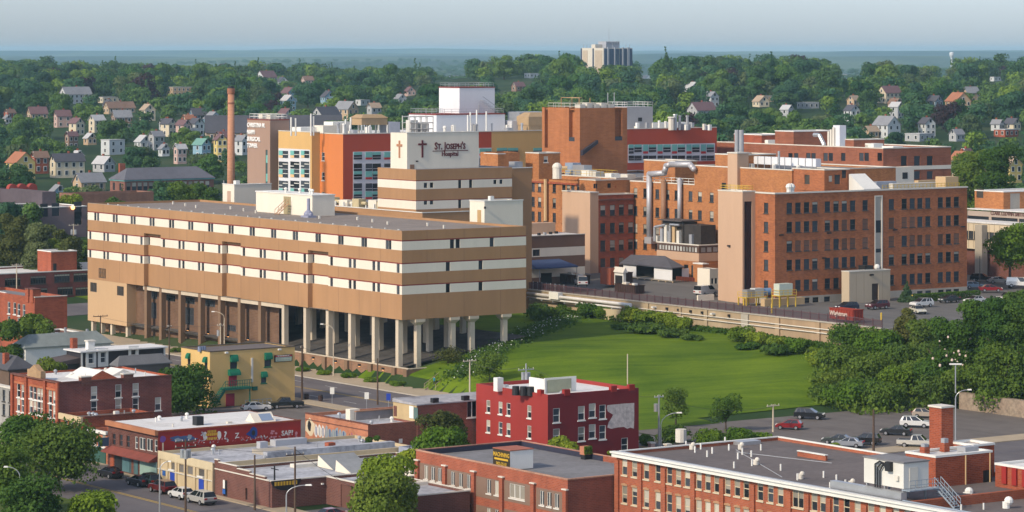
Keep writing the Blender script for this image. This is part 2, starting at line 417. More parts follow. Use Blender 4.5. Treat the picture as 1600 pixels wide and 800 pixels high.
for n in list(nt.nodes):
    if n.type=='BSDF_PRINCIPLED': nt.nodes.remove(n)
pv=nt.nodes.new('ShaderNodeVolumePrincipled'); pv.inputs['Color'].default_value=(.52,.81,1,1); pv.inputs['Density'].default_value=.000054; pv.inputs['Anisotropy'].default_value=.1
out=[n for n in nt.nodes if n.type=='OUTPUT_MATERIAL'][0]; nt.links.new(pv.outputs[0],out.inputs['Volume'])
o=MB().box(-6500,-300,-45,6500,26500,82).build('haze',hz); tag(o,'pale blue summer haze over the city and the far plain','haze',kind='stuff')
# ------------------------------------------------------------------ ground sheet (street grid coordinates near, broad cells far)
def ground_mat():
    m=bpy.data.materials.new('ground_soil'); nt,b=nodes(m); L=nt.links.new
    g=N(nt,'ShaderNodeNewGeometry')
    n=N(nt,'ShaderNodeTexNoise'); n.inputs['Scale'].default_value=.02; n.inputs['Detail'].default_value=8; L(g.outputs['Position'],n.inputs['Vector'])
    cr=N(nt,'ShaderNodeValToRGB'); e=cr.color_ramp.elements; e[0].position=.38; e[0].color=(.016,.036,.012,1); e[1].position=.62; e[1].color=(.05,.068,.026,1)
    x=cr.color_ramp.elements.new(.5); x.color=(.028,.056,.016,1)
    L(n.outputs['Fac'],cr.inputs[0])
    # far plain: woods and paler fields
    mp=N(nt,'ShaderNodeMapping'); mp.inputs['Scale'].default_value=(.0012,.00022,.0012); L(g.outputs['Position'],mp.inputs[0])
    n2=N(nt,'ShaderNodeTexNoise'); n2.inputs['Scale'].default_value=1; n2.inputs['Detail'].default_value=9; n2.inputs['Roughness'].default_value=.62; L(mp.outputs[0],n2.inputs['Vector'])
    c2=N(nt,'ShaderNodeValToRGB'); e=c2.color_ramp.elements; e[0].position=.44; e[0].color=(.02,.045,.02,1); e[1].position=.66; e[1].color=(.12,.16,.06,1)
    L(n2.outputs['Fac'],c2.inputs[0])
    sp=N(nt,'ShaderNodeSeparateXYZ'); L(g.outputs['Position'],sp.inputs[0])
    mr=N(nt,'ShaderNodeMapRange'); mr.inputs['From Min'].default_value=3000; mr.inputs['From Max'].default_value=3600; L(sp.outputs[1],mr.inputs['Value'])
    mx=N(nt,'ShaderNodeMix',data_type='RGBA'); L(mr.outputs[0],mx.inputs['Factor']); L(cr.outputs[0],mx.inputs['A']); L(c2.outputs[0],mx.inputs['B'])
    L(mx.outputs['Result'],b.inputs['Base Color']); b.inputs['Roughness'].default_value=.95; b.inputs['Specular IOR Level'].default_value=.1
    return m
def asphalt(name,col,patch):
    m=bpy.data.materials.new(name); nt,b=nodes(m); L=nt.links.new
    g=N(nt,'ShaderNodeNewGeometry')
    rt=N(nt,'ShaderNodeVectorRotate',rotation_type='Z_AXIS'); rt.inputs['Angle'].default_value=-TH; L(g.outputs['Position'],rt.inputs['Vector'])
    mp=N(nt,'ShaderNodeMapping'); mp.inputs['Scale'].default_value=(.35,.03,.1); L(rt.outputs[0],mp.inputs[0])
    n=N(nt,'ShaderNodeTexNoise'); n.inputs['Scale'].default_value=1; n.inputs['Detail'].default_value=6; L(mp.outputs[0],n.inputs['Vector'])
    n2=N(nt,'ShaderNodeTexNoise'); n2.inputs['Scale'].default_value=.22; n2.inputs['Detail'].default_value=8; n2.inputs['Roughness'].default_value=.7; L(g.outputs['Position'],n2.inputs['Vector'])
    ad=N(nt,'ShaderNodeMath',operation='ADD'); L(n.outputs['Fac'],ad.inputs[0]); L(n2.outputs['Fac'],ad.inputs[1])
    mr=N(nt,'ShaderNodeMapRange'); mr.inputs['From Min'].default_value=.7; mr.inputs['From Max'].default_value=1.3; L(ad.outputs[0],mr.inputs['Value'])
    mx=N(nt,'ShaderNodeMix',data_type='RGBA'); mx.inputs['A'].default_value=(*col,1); mx.inputs['B'].default_value=(*patch,1); L(mr.outputs[0],mx.inputs['Factor'])
    L(mx.outputs['Result'],b.inputs['Base Color']); b.inputs['Roughness'].default_value=.85; b.inputs['Specular IOR Level'].default_value=.25
    return m
def grassmat(name,c1,c2):
    m=bpy.data.materials.new(name); nt,b=nodes(m); L=nt.links.new
    g=N(nt,'ShaderNodeNewGeometry')
    rt=N(nt,'ShaderNodeVectorRotate',rotation_type='Z_AXIS'); rt.inputs['Angle'].default_value=-.15; L(g.outputs['Position'],rt.inputs['Vector'])
    mp=N(nt,'ShaderNodeMapping'); mp.inputs['Scale'].default_value=(.05,.45,.3); L(rt.outputs[0],mp.inputs[0])
    n=N(nt,'ShaderNodeTexNoise'); n.inputs['Scale'].default_value=1; n.inputs['Detail'].default_value=8; n.inputs['Roughness'].default_value=.7; L(mp.outputs[0],n.inputs['Vector'])
    n2=N(nt,'ShaderNodeTexNoise'); n2.inputs['Scale'].default_value=.06; n2.inputs['Detail'].default_value=4; L(g.outputs['Position'],n2.inputs['Vector'])
    n3=N(nt,'ShaderNodeTexNoise'); n3.inputs['Scale'].default_value=1.3; n3.inputs['Detail'].default_value=6; n3.inputs['Roughness'].default_value=.8; L(g.outputs['Position'],n3.inputs['Vector'])
    a=N(nt,'ShaderNodeMath',operation='ADD'); L(n.outputs['Fac'],a.inputs[0]); L(n2.outputs['Fac'],a.inputs[1])
    a3=N(nt,'ShaderNodeMath',operation='MULTIPLY_ADD'); L(n3.outputs['Fac'],a3.inputs[0]); a3.inputs[1].default_value=.5; L(a.outputs[0],a3.inputs[2])
    mr=N(nt,'ShaderNodeMapRange'); mr.inputs['From Min'].default_value=1.0; mr.inputs['From Max'].default_value=1.5; L(a3.outputs[0],mr.inputs['Value'])
    mx=N(nt,'ShaderNodeMix',data_type='RGBA'); mx.inputs['A'].default_value=(*c1,1); mx.inputs['B'].default_value=(*c2,1); L(mr.outputs[0],mx.inputs['Factor'])
    L(mx.outputs['Result'],b.inputs['Base Color']); b.inputs['Roughness'].default_value=.9; b.inputs['Specular IOR Level'].default_value=.1
    return m
M['soil']=ground_mat()
M['asphalt']=asphalt('asphalt',(.095,.085,.09),(.15,.135,.135))
M['asphaltlot']=asphalt('worn_asphalt',(.105,.09,.082),(.165,.145,.13))
M['asphaltyard']=asphalt('yard_asphalt',(.10,.095,.09),(.15,.14,.13))
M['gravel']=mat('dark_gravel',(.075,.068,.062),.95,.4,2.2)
M['lawn']=grassmat('lawn_grass',(.048,.098,.004),(.128,.192,.009))
M['verge']=grassmat('verge_grass',(.05,.08,.015),(.10,.13,.03))
M['walk']=mat('sidewalk_concrete',(.36,.29,.20),.9,.12,.5)
M['kerb']=mat('kerb_stone',(.42,.38,.31),.9,.1)
def frange(a,b,st):
    n=max(1,round((b-a)/st)); return [a+(b-a)*i/n for i in range(n)]
def ground():
    # one continuous sheet: near part on the street grid, far part in broad rows, welded by overlap well out of sight
    v=[];f=[]
    ys=frange(-200,300,50)+frange(300,700,2.5)+frange(700,1200,16)+frange(1200,3600,50)+frange(3600,9000,200)+frange(9000,26001,500)+[26000]
    us=[-1,-.8,-.6,-.45]+[(-.35+.7*i/150) for i in range(151)]+[.45,.6,.8,1]
    for y in ys:
        hw=max(160+.23*max(y,0),140)
        for u in us:
            x=u*hw/.35*.42 if y<7000 else u*5600
            v.append((x,y,gz(x,y)-.05))
    n=len(us)
    for j in range(len(ys)-1):
        for i in range(n-1): f.append((j*n+i,j*n+i+1,(j+1)*n+i+1,(j+1)*n+i))
    me=bpy.data.meshes.new('ground'); me.from_pydata(v,[],f); me.materials.append(M['soil'])
    me.polygons.foreach_set('use_smooth',[True]*len(f))
    return link('ground',me)
tag(ground(),'rolling ground of the city, its wooded hills and the far plain','ground',kind='structure')
def sheet(name,m,s0,s1,r0,r1,zoff,label,cat,st=4,fz=None,cut=None):
    mb=MB(); ss=frange(s0,s1,st)+[s1]; rs=frange(r0,r1,st)+[r1]
    def P(s,r):
        p=sr(s,r); return (p.x,p.y,(gz(p.x,p.y) if fz is None else fz(s,r))+zoff)
    idx={}
    vs=[];fs=[]
    def I(i,j):
        if (i,j) not in idx: idx[i,j]=len(vs); vs.append(P(ss[i],rs[j]))
        return idx[i,j]
    for i in range(len(ss)-1):
        for j in range(len(rs)-1):
            if cut and cut((ss[i]+ss[i+1])/2,(rs[j]+rs[j+1])/2): continue
            fs.append((I(i,j),I(i+1,j),I(i+1,j+1),I(i,j+1)))
    mb.add(vs,fs)
    return tag(mb.build(name,m),label,cat,kind='structure')
def slab(name,m,s0,s1,r0,r1,z0,z1,label,cat):
    mb=MB(); c=[sr(s0,r0),sr(s1,r0),sr(s1,r1),sr(s0,r1)]
    mb.prism([(p.x,p.y) for p in c],z0,z1)
    return tag(mb.build(name,m),label,cat,kind='structure')
Z=lambda z:(lambda s,r:z)
sheet('road',M['asphalt'],264.8,282.9,330,640,.02,'wide asphalt street in front of the hospital wing on columns','road',20,Z(.0))
sheet('road',M['asphalt'],181,197,250,640,.02,'asphalt street with parked cars in front of the brick shops','road',20,Z(.0))
sheet('road',M['asphalt'],197,345,300,336,.024,'side street beyond the car park at the right edge','road',20,Z(.0))
sheet('sidewalk',M['walk'],282.9,291.4,395,640,.15,'tan sidewalk along the foot of the hospital wing','sidewalk',20,Z(0))
slab('kerb',M['kerb'],282.6,282.9,395,640,-.1,.16,'pale kerb along the hospital side of the street','kerb')
slab('sidewalk',M['walk'],261.5,264.8,352,640,-.1,.14,'narrow sidewalk on the town side of the hospital street','sidewalk')
slab('sidewalk',M['walk'],197,200.4,250,640,-.1,.14,'tan sidewalk in front of the brick shops','sidewalk')
slab('sidewalk',M['walk'],262,345,336,341,-.1,.14,'sidewalk between the car park and the side street','sidewalk')
# centre lines and lane dashes
mk=mat('road_paint_yellow',(.42,.28,.05),.8,.25,1.5); mw=mat('road_paint_white',(.55,.55,.53),.8,.25,1.5)
b=MB()
def strip(mb,s0,s1,r0,r1,z): 
    c=[sr(s0,r0),sr(s1,r0),sr(s1,r1),sr(s0,r1)]; mb.quad(*[(p.x,p.y,z) for p in c])
strip(b,188.6,188.8,250,640,.032); strip(b,189.05,189.25,250,640,.032); strip(b,273.4,273.6,340,640,.032); strip(b,273.9,274.1,340,640,.032)
tag(b.build('road_markings',mk),'yellow centre lines painted along both streets','road marking',kind='structure')
b=MB()
for r in range(345,640,11):
    strip(b,268.6,268.75,r,r+4,.032); strip(b,278.4,278.55,r,r+4,.032)
tag(b.build('road_markings',mw),'white lane dashes on the hospital street','road marking',kind='structure')
# lawn, car parks, terrace yard, gravel under the wing
sheet('lawn',M['lawn'],283.2,357.6,378,466,.06,'broad green lawn sloping up to the retaining wall','lawn',3,cut=lambda s,r: r<384 and s>300 or r<396 and s>340 or (s>291 and s<318.5 and r>455))
sheet('lawn',M['lawn'],318.6,357.6,466,640,.06,'grass behind the hospital wing, below the yard wall','lawn',5)
sheet('car_park',M['asphaltlot'],283.5,344.6,341,379,.03,'worn asphalt car park below the wooded bank','car park',10,Z(0))
sheet('car_park',M['asphaltlot'],222,261.4,386,441,.03,'asphalt lot beside the yellow building','car park',10,Z(0))
sheet('road',M['asphalt'],262,420,602,622,.03,'cross street beyond the far end of the hospital wing','road',10)
sheet('verge',M['verge'],181,110,300,420,.03,'grass under the street trees at the lower left','grass verge',10,Z(0))
def yard_z(s,r): return 8.7+1.3*sstep(362,395,s)*sstep(470,500,r)
sheet('yard',M['asphaltyard'],358.4,420,405.2,640,.05,'dark asphalt hospital yard above the retaining wall','yard',5,yard_z)
sheet('yard',M['asphaltyard'],420,560,300,640,.05,'asphalt street and lot beside the hospital on its terrace','yard',20,lambda s,r: max(yard_z(420,r),gz(*sr(s,r))+.02) if s<440 else gz(*sr(s,r))+.05+1.3*sstep(470,500,r)*(1-sstep(440,480,s)))
def under_z(s,r):
    return lerp(2.7,6.8,max(0,min(1,(s-292)/26)))
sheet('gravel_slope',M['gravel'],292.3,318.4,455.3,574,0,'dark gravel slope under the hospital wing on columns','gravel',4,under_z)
# ================================================================== hospital wing on columns
A=Bld('hospital_wing','long tan hospital wing with white bands and slit windows, raised on pale columns','building',628,540,0)
AX=A.lx(822); AY=A.ly(137); ZB,ZT=11.0,26.5
pk=[(A.ly(b),A.ly(a)) for a,b in ((225,251),(347,376),(481,513))]; PE=1.0; PZ=21.5
rows=[(11,15.4,0),(15.4,16.9,1),(16.9,17.12,2),(17.12,19.15,0),(19.15,20.7,1),(20.7,20.92,2),(20.92,PZ,0),(PZ,23.1,0),(23.1,24.65,1),(24.65,24.88,2),(24.88,ZT,0)]
s1=[151,180,208,237.5,268,298,329,361,394,427.5,461.5,497,532.5,569,607]
top_px=[x+d for x in s1 for d in (-2.2,2.2)]
low_px=[141,163,168.5,192,197.5,221,232.6,256,280.5,286.5,311,317,342.5,354.5,381,407.5,413.5,441,447.5,476,489,518,547,554,584,591.5,622]
rt=[(706,),(715.5,),(769,),(806,)]; SW=.95
parts={0:MB(),1:{},2:MB()}
def inpk(y): return any(a<y<b for a,b in pk)
for z0,z1,k in rows:
    low=z1<=PZ+1e-6
    segs=[]; y=0
    if low:
        for a,b in reversed(pk):
            segs.append((y,a,0)); segs.append((a,b,PE)); y=b
    segs.append((y,AY,0))
    mb=parts[k] if k!=1 else parts[1].setdefault(z0,MB())
    ops=[];rops=[]
    if k==1:
        pxs=low_px if low else top_px
        for p in pxs:
            yy=A.ly(p)
            x=0
            if low and inpk(A.ly(p,PE)) and p in(232.6,354.5,489): yy=A.ly(p,PE); x=PE
            ops.append((yy-SW/2,yy+SW/2,z0,z1,x))
        for p in ([706.5,715.5,768.5] if not low else [700,751]):
            u=A.lx(p); rops.append((u-.45,u+.45,z0,z1))
    for a,b,x in segs:
        A.face(mb,'L',x,a,b,z0,z1,[o[:4] for o in ops if abs(o[4]-x)<.01 and a-.1<(o[0]+o[1])/2<b+.1],0,.25)
    A.face(mb,'R',0,0,AX,z0,z1,rops,0,.25)
    if low:
        for a,b in pk:
            mb.quad((0,b,z0),(PE,b,z0),(PE,b,z1),(0,b,z1)); mb.quad((0,a,z0),(0,a,z1),(PE,a,z1),(PE,a,z0))
    mb.quad((AX,0,z0),(AX,AY,z0),(AX,AY,z1),(AX,0,z1)); mb.quad((AX,AY,z0),(0,AY,z0),(0,AY,z1),(AX,AY,z1))
    for o in ops: A.win('L',o[4],(o[0]+o[1])/2,z0,SW,z1-z0,'plain',0,sill=False,kids=False)
    for o in rops: A.win('R',0,(o[0]+o[1])/2,z0,.9,z1-z0,'plain',0,sill=False,kids=False)
mb=parts[0]
for a,b in pk: mb.quad((0,a,PZ),(PE,a,PZ),(PE,b,PZ),(0,b,PZ))
t=.3; zr=ZT-.4
ring=[(0,0),(AX,0),(AX,AY),(0,AY)]; inn=[(t,t),(AX-t,t),(AX-t,AY-t),(t,AY-t)]
for i in range(4):
    j=(i+1)%4
    mb.quad((*ring[i],ZT),(*ring[j],ZT),(*inn[j],ZT),(*inn[i],ZT)); mb.quad((*inn[j],ZT),(*inn[j],zr),(*inn[i],zr),(*inn[i],ZT))
# thin panel joints as grooved strips standing 2 cm proud
wall=mb.build('wall',M['brownpanel'],A.root)
jt=MB(); jm=mat('panel_joint',(.27,.155,.085),.8,.05)
for k in range(1,17):
    y=AY*k/17
    if inpk(y): continue
    for z0,z1 in ((11,15.4),(17.12,19.15),(20.92,23.1),(24.88,26.5)): jt.box(-.012,y-.05,z0+.02,.02,y+.05,z1-.02)
for x in (5.2,13,20.8):
    for z0,z1 in ((11,15.4),(17.12,19.15),(20.92,23.1),(24.88,26.5)): jt.box(x-.04,-.012,z0+.02,x+.04,.02,z1-.02)
pj=jt.build('panel_joint',jm,wall); pj['kind']='stuff'
for z0 in sorted(parts[1]): parts[1][z0].build('white_band',M['cream'],A.root)
parts[2].build('red_trim',M['redline'],A.root)
MB().quad((t,t,zr),(AX-t,t,zr),(AX-t,AY-t,zr),(t,AY-t,zr)).build('roof',M['roofbrown'],A.root)
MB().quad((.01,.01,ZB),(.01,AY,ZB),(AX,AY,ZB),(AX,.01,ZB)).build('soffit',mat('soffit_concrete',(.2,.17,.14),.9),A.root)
# columns, beams, low wall
def column(x,y,z0,z1,cap=False):
    b=MB(); h=.46
    b.box(x-h,y-h,z0,x+h,y+h,z1-(1.1 if cap else 0))
    if cap:
        zt=z1; zb=z1-1.1; g=1.0
        lo=[(x-h,y-h,zb),(x+h,y-h,zb),(x+h,y+h,zb),(x-h,y+h,zb)]; hi=[(x-g,y-g,zb+.6),(x+g,y-g,zb+.6),(x+g,y+g,zb+.6),(x-g,y+g,zb+.6)]; hh=[(p[0],p[1],zt) for p in hi]
        b.add(lo+hi+hh,[(0,1,5,4),(1,2,6,5),(2,3,7,6),(3,0,4,7),(4,5,9,8),(5,6,10,9),(6,7,11,10),(7,4,8,11)])
    return b.build('column',M['column'],A.root)
for p in (440,474,509,544,581,618): column(.75,A.ly(p),2.72,ZB)
for p in (656,710,740,791):
    u=A.lx(p); column(u,.75,2.0 if p==656 else 2.6,ZB,True)
for p in (489,524,557,594,631): column(8.0,A.ly(p,8),2.2,ZB)
for p in (671,699): column(max(5,A.lx(p,8)),8,2.6,ZB)
for y in range(14,72,9):
    column(15.5,y+2,3,ZB); column(23.5,y+2,4,ZB)
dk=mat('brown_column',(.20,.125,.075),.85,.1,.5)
for p in (226,249,279,310,341,372,404):
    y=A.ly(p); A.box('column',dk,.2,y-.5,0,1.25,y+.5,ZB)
A.box('beam',M['column'],.25,A.ly(440),10.2,1.2,A.ly(222),10.95)
yl=A.ly(440); y0=-2.2
lw=A.box('low_wall',M['brickP'],-.1,y0,0,.25,yl,2.6); A.box('wall_cap',M['column'],-.2,y0,2.6,.45,yl,2.74)
A.box('low_wall',M['brickP'],.25,-2.2,0,5,-1.9,2.6)
A.box('wall_cap',M['column'],.45,-2.3,2.6,5,-1.8,2.74)
for p in (440,474,509,544,581,618): A.box('pilaster',dk,-.55,A.ly(p)-.55,0,-.1,A.ly(p)+.55,2.6)
A.box('pilaster',dk,-.55,-2.3,0,-.1,-1.2,2.6)
iw=MB(); IX=2.2; yi0,yi1=A.ly(436,IX),AY-15.2
iops=[]
for p,zc,w_,h_ in ((236,8.3,5.2,1.5),(236,4.4,4.6,3.2),(264,8.3,5.2,1.3),(294,8.3,5.2,1.3),(294,4.2,4.6,3.4),(326,8.3,5,1.3),(362,4.2,3.2,1.2)):
    iops.append((op(A.ly(p,IX),zc,w_,h_),w_,h_,A.ly(p,IX),zc))
A.face(iw,'L',IX,yi0,yi1,0,ZB-.02,[o[0] for o in iops],0,.2)
iw.build('infill_wall',brick('infill_brick',(.165,.092,.054),(.13,.072,.043),bw=1.0,bh=.3),A.root)
for o in iops: A.win('L',IX,o[3],o[4],o[1],o[2],'grid',0,M['framedark'],sill=False)
A.box('ledge',M['column'],IX-.2,yi0,2.3,IX-.003,yi1,2.5)
lampm=bpy.data.materials.new('lit_lamp'); nt,b_=nodes(lampm); b_.inputs['Emission Color'].default_value=(1,.45,.15,1); b_.inputs['Emission Strength'].default_value=2.2; b_.inputs['Base Color'].default_value=(1,.6,.3,1)
def walllamp(parent,x,y,z):
    o=MB().box(x-.25,y-.3,z,x,y+.3,z+.4).build('wall_lamp',M['black'],parent); MB().box(x-.2,y-.2,z-.06,x-.03,y+.2,z-.003).build('bulb',lampm,o)
for p in (491,526,563,600,637): walllamp(A.root,-.1,A.ly(p),1.85)
for p in (294,326,357,388): walllamp(A.root,IX,A.ly(p,IX),3.1)
# corner stair box at the far left end
SX,SY0=0,A.ly(198)
ob=[(op(A.ly(146),A.z(456,0,A.ly(146)),2.9,1.9)),(op(A.ly(188),A.z(462,0,A.ly(188)),2.9,1.9))]
mb=MB(); A.face(mb,'L',.02,SY0,AY-.02,2.4,ZB-.02,ob); A.face(mb,'R',SY0,.02,4.0,2.4,ZB-.02,[])
mb.quad((4,SY0,2.4),(4,AY-.02,2.4),(4,AY-.02,ZB-.02),(4,SY0,ZB-.02)); mb.quad((4,AY-.02,2.4),(.02,AY-.02,2.4),(.02,AY-.02,ZB-.02),(4,AY-.02,ZB-.02)); mb.quad((.02,SY0,2.4),(.02,AY-.02,2.4),(4,AY-.02,2.4),(4,SY0,2.4))
mb.build('stair_box',mat('pale_tan_panel',(.47,.31,.17),.75,.06,.4,streak=True),A.root)
lv=glass('louver_dark',(.06,.05,.04),.5,.3,False)
for o in ob: A.win('L',.02,(o[0]+o[1])/2,o[2],o[1]-o[0],o[3]-o[2],'grid',0,M['framedark'],lv,sill=False,kids=True)
u=A.ly(160); A.win('L',-.14,u,A.z(434,0,u),2.9,1.9,'grid',0,M['framedark'],lv,sill=False)
for y in (AY-1,AY-5,AY-9.5,SY0+1): A.box('column',M['column'],.5,y-.4,-.5,1.3,y+.4,2.4)
A.box('base_wall',M['brickP'],2.6,SY0-5,-.3,3.0,AY-.5,2.4)
# roof details
for k in range(26):
    y=3+k*4.4; A.box('roof_vent',M['white'],1.2,y,zr,1.45,y+.25,zr+.55)
for k in range(14):
    y=8+k*8; A.box('roof_vent',M['trim'],14+2*math.sin(k*2.1),y,zr,14.3+2*math.sin(k*2.1),y+.3,zr+.6)
A.box('coping',mat('roof_edge',(.30,.25,.2),.8),.0,0.35,ZT,.25,AY,ZT+.08)
# white rooftop plant room
P=Bld('plant','', '',488,595,0); px,py=to_sr(P.X,P.Y); cx,cy=to_sr(A.X,A.Y); ax,ay=px-cx,py-cy
bpy.data.objects.remove(P.root)
yw=A.ly(400,ax)-ay; xw=A.lx(523,ay)-ax; zt=A.z(306,ax,ay)
ph=MB().box(ax,ay,zr,ax+xw,ay+yw,zt).build('plant_room',M['cream'],A.root)
MB().box(ax-.12,ay-.12,zt+.003,ax+xw+.12,ay+yw+.12,zt+.18).build('roof_edge',M['white'],ph)
yd=A.ly(449,ax); MB().box(ax-.08,yd-1.3,zr,ax-.003,yd+1.3,zt-.5).build('door_recess',mat('khaki_door',(.30,.25,.14),.7),ph)
st=MB()
for k in range(7): st.box(ax-.9-.35*k,yd-1.6,zr+2.0-.3*k,ax-.55-.35*k,yd-.5,zr+2.06-.3*k)
for yy in (yd-1.6,yd-.5):
    st.tube((ax-.6,yy,zr+2.1),(ax-3.1,yy,zr+.05),.08); st.tube((ax-.6,yy,zr+3.0),(ax-3.1,yy,zr+1.0),.05)
    for k in range(4): st.tube((ax-.7-.8*k,yy,zr+2.0-.65*k),(ax-.7-.8*k,yy,zr+3.0-.65*k),.04)
st.build('stair',mat('rusty_steel',(.42,.24,.14),.7,.2),ph)
q=MB(); ys=A.ly(482,ax-2.5); q.ball((ax-2.5,ys,zr+.6),.85,10,6,0); q.tube((ax-2.5,ys,zr+.9),(ax-2.5,ys,zr+3.6),.32,.3,10); q.box(ax-3.4,ys-1.4,zr,ax-1.6,ys+1.4,zr+.35); q.tube((ax-2.5,ys-1.3,zr+.6),(ax-2.5,ys+1.3,zr+.6),.3,.3,8)
q.build('exhaust_fan',mat('fan_blue_grey',(.26,.27,.36),.5),A.root)
q=MB()
for k,(dx,dy) in enumerate(((1.5,2.5),(2,8),(1.2,12),(2.5,5))): q.tube((ax+dx,ay+dy,zt+.18),(ax+dx,ay+dy,zt+.8),.25,.25,8); q.ball((ax+dx,ay+dy,zt+.8),.4,8,4,0,half=True)
q.build('vent_caps',M['white'],ph)
# cream stair blocks behind the wing
def plain_block(name,label,px,D,pl,pr,ytop,m,z0=None,roofm=None,door=None,zlow=0):
    b=Bld(name,label,'building',px,D,z0); x=b.lx(pr); y=b.ly(pl); z=b.z(ytop)
    b.block(0,0,x,y,zlow,z,m,roof=roofm or M['roofwhite'],par=.25); b.box('roof_edge',M['white'],-.1,-.1,z+.003,x+.1,.25,z+.15); b.box('roof_edge',M['white'],-.1,.25,z+.003,.25,y+.1,z+.15)
    b.dim=(x,y,z); return b
b=plain_block('stair_block','cream stair block behind the tan wing, below the tall chimney',366,648,348,424,289,M['cream'])
yy=(b.dim[1])*.45; zz=b.z(317); b.box('door',mat('pink_door',(.45,.30,.22),.7),-.05,yy-.7,zz,-.003,yy+.7,zz+2.4)
b.box('vent_cap',M['white'],1.5,2,b.dim[2],2.5,3,b.dim[2]+.8)
b=plain_block('stair_block','cream stair block with a tan door, at the back right corner of the tan wing',757,569,734,817,315,M['cream'],zlow=5.2)
yy=b.dim[1]*.35; zz=26.3-b.z0; b.box('door',mat('tan_door',(.45,.29,.13),.7),-.05,yy-.6,zz,-.003,yy+.6,zz+2.3)
b.box('vent_cap',M['white'],2,1,b.dim[2],2.8,1.8,b.dim[2]+.9); b.box('wall_lamp',M['black'],-.2,yy-2.2,zz+2.6,-.003,yy-1.8,zz+3)
# ================================================================== sign tower
C=Bld('sign_tower','striped brown and white hospital block topped by a cream sign wall with crosses','building',650,605)
x1,y1=C.lx(800),C.ly(615); zt=C.z(265)
zb=[C.z(v) for v in (327.5,314.5,313.2,296.0,283.3,282.0)]
yf=14
def ring(z0,z1,m,name,ops=()):
    mb=MB(); C.face(mb,'L',0,0,max(y1,yf),z0,z1,[]); C.face(mb,'R',0,0,x1,z0,z1,ops,0,.25); mb.quad((x1,0,z0),(x1,yf,z0),(x1,yf,z1),(x1,0,z1))
    if name=='top': pass
    return mb.build(name if name!='top' else 'wall',m,C.root)
M['brownshade']=M['brownpanel']
o1=[op(C.lx(p),z,w_,h_) for p,z,w_,h_ in ((665,zb[3]+.25,.8,1.0),(674.5,zb[3]+.25,.8,1.0),(718.5,zb[3],.75,zb[4]-zb[3]),(735.5,zb[3],.75,zb[4]-zb[3]),(773.5,zb[3]+.6,.75,.85),(783,zb[3]+.6,.75,.85))]
o2=[op(C.lx(p),z,w_,h_) for p,z,w_,h_ in ((665,zb[0]+.9,.8,.9),(674.5,zb[0]+.9,.8,.9),(718.5,zb[0],.75,zb[1]-zb[0]))]
ring(0,zb[0],M['brownpanel'],'wall'); ring(zb[0],zb[1],M['cream'],'white_band',o2); ring(zb[1],zb[2],M['redline'],'red_trim')
ring(zb[2],zb[3],M['brownpanel'],'wall'); ring(zb[3],zb[4],M['cream'],'white_band',o1); ring(zb[4],zb[5],M['redline'],'red_trim'); ring(zb[5],zt,M['brownpanel'],'wall')
for o in o1+o2: C.win('R',0,(o[0]+o[1])/2,o[2],o[1]-o[0],o[3]-o[2],'plain',0,sill=False,kids=False)
MB().quad((0,0,zt),(x1,0,zt),(x1,yf,zt),(0,yf,zt)).build('roof',M['roofgrey'],C.root)
yu=C.ly(636,0); xu=C.lx(748,yu); zu=C.z(208,0,yu); yr=C.ly(615,0)
C.block(0.003,yu,xu,max(yr,yu+6),zt-.01,zu,M['cream'],name='sign_wall',roof=M['roofwhite'],par=.3)
C.box('roof_edge',M['white'],-.1,yu-.1,zu+.003,xu+.1,yu+.3,zu+.12)
sr_=mat('sign_dark_red',(.11,.012,.018),.5,.05); cop=mat('sign_copper',(.42,.20,.11),.5,.05)
def cross(face,u,zc,w,h,m,t):
    if face=='R': q=MB().box(u-t/2,yu-.15,zc,u+t/2,yu-.003,zc+h).box(u-w/2,yu-.152,zc+h*.71,u-t/2,yu-.003,zc+h*.71+t).box(u+t/2,yu-.152,zc+h*.71,u+w/2,yu-.003,zc+h*.71+t)
    else: q=MB().box(-.15,u-t/2,zc,-.0,u+t/2,zc+h).box(-.152,u-w/2,zc+h*.66,0,u-t/2,zc+h*.66+t).box(-.152,u+t/2,zc+h*.66,0,u+w/2,zc+h*.66+t)
    return q.build('cross',m,C.root)
u=C.lx(659.8,yu); cross('R',u,C.z(246,u,yu),1.95,C.z(219,u,yu)-C.z(246,u,yu),sr_,.36)
u=C.ly(624.5); cross('L',u,C.z(246.5,0,u),1.9,C.z(219.5,0,u)-C.z(246.5,0,u),cop,.45)
u=C.lx(703,yu); zz=C.z(233,u,yu)
letters("St. Joseph's",2.0,sr_,C.root,(u,yu-.06,zz),small=True,squeeze=.80)
C.box('sign_rule',sr_,C.lx(676,yu),yu-.08,C.z(236,u,yu),C.lx(731,yu),yu-.003,C.z(234.9,u,yu))
letters("Hospital",1.25,sr_,C.root,(u,yu-.06,C.z(243.5,u,yu)),squeeze=.95)
u=C.lx(644,yu); C.box('door',mat('brown_door',(.27,.15,.09),.7),u-.5,yu-.05,C.z(267.3,u,yu),u+.5,yu-.003,C.z(257,u,yu))
C.box('wall_lamp',M['black'],C.lx(651,yu)-.2,yu-.3,C.z(253,u,yu),C.lx(651,yu)+.2,yu-.003,C.z(251,u,yu))
# brown block beside it
b=plain_block('brown_block','plain brown hospital block between the sign tower and the old brick wing',800,622,790,831,263,M['brownpanel'])
q=MB(); q.box(2,2,b.dim[2],4,4,b.dim[2]+1.2); b2=q.build('roof_unit',M['steel'],b.root)
b=plain_block('roof_shed','small orange brick roof shed with white air units, behind the sign wall',778,655,757,789,241,M['brickK'],z0=30)
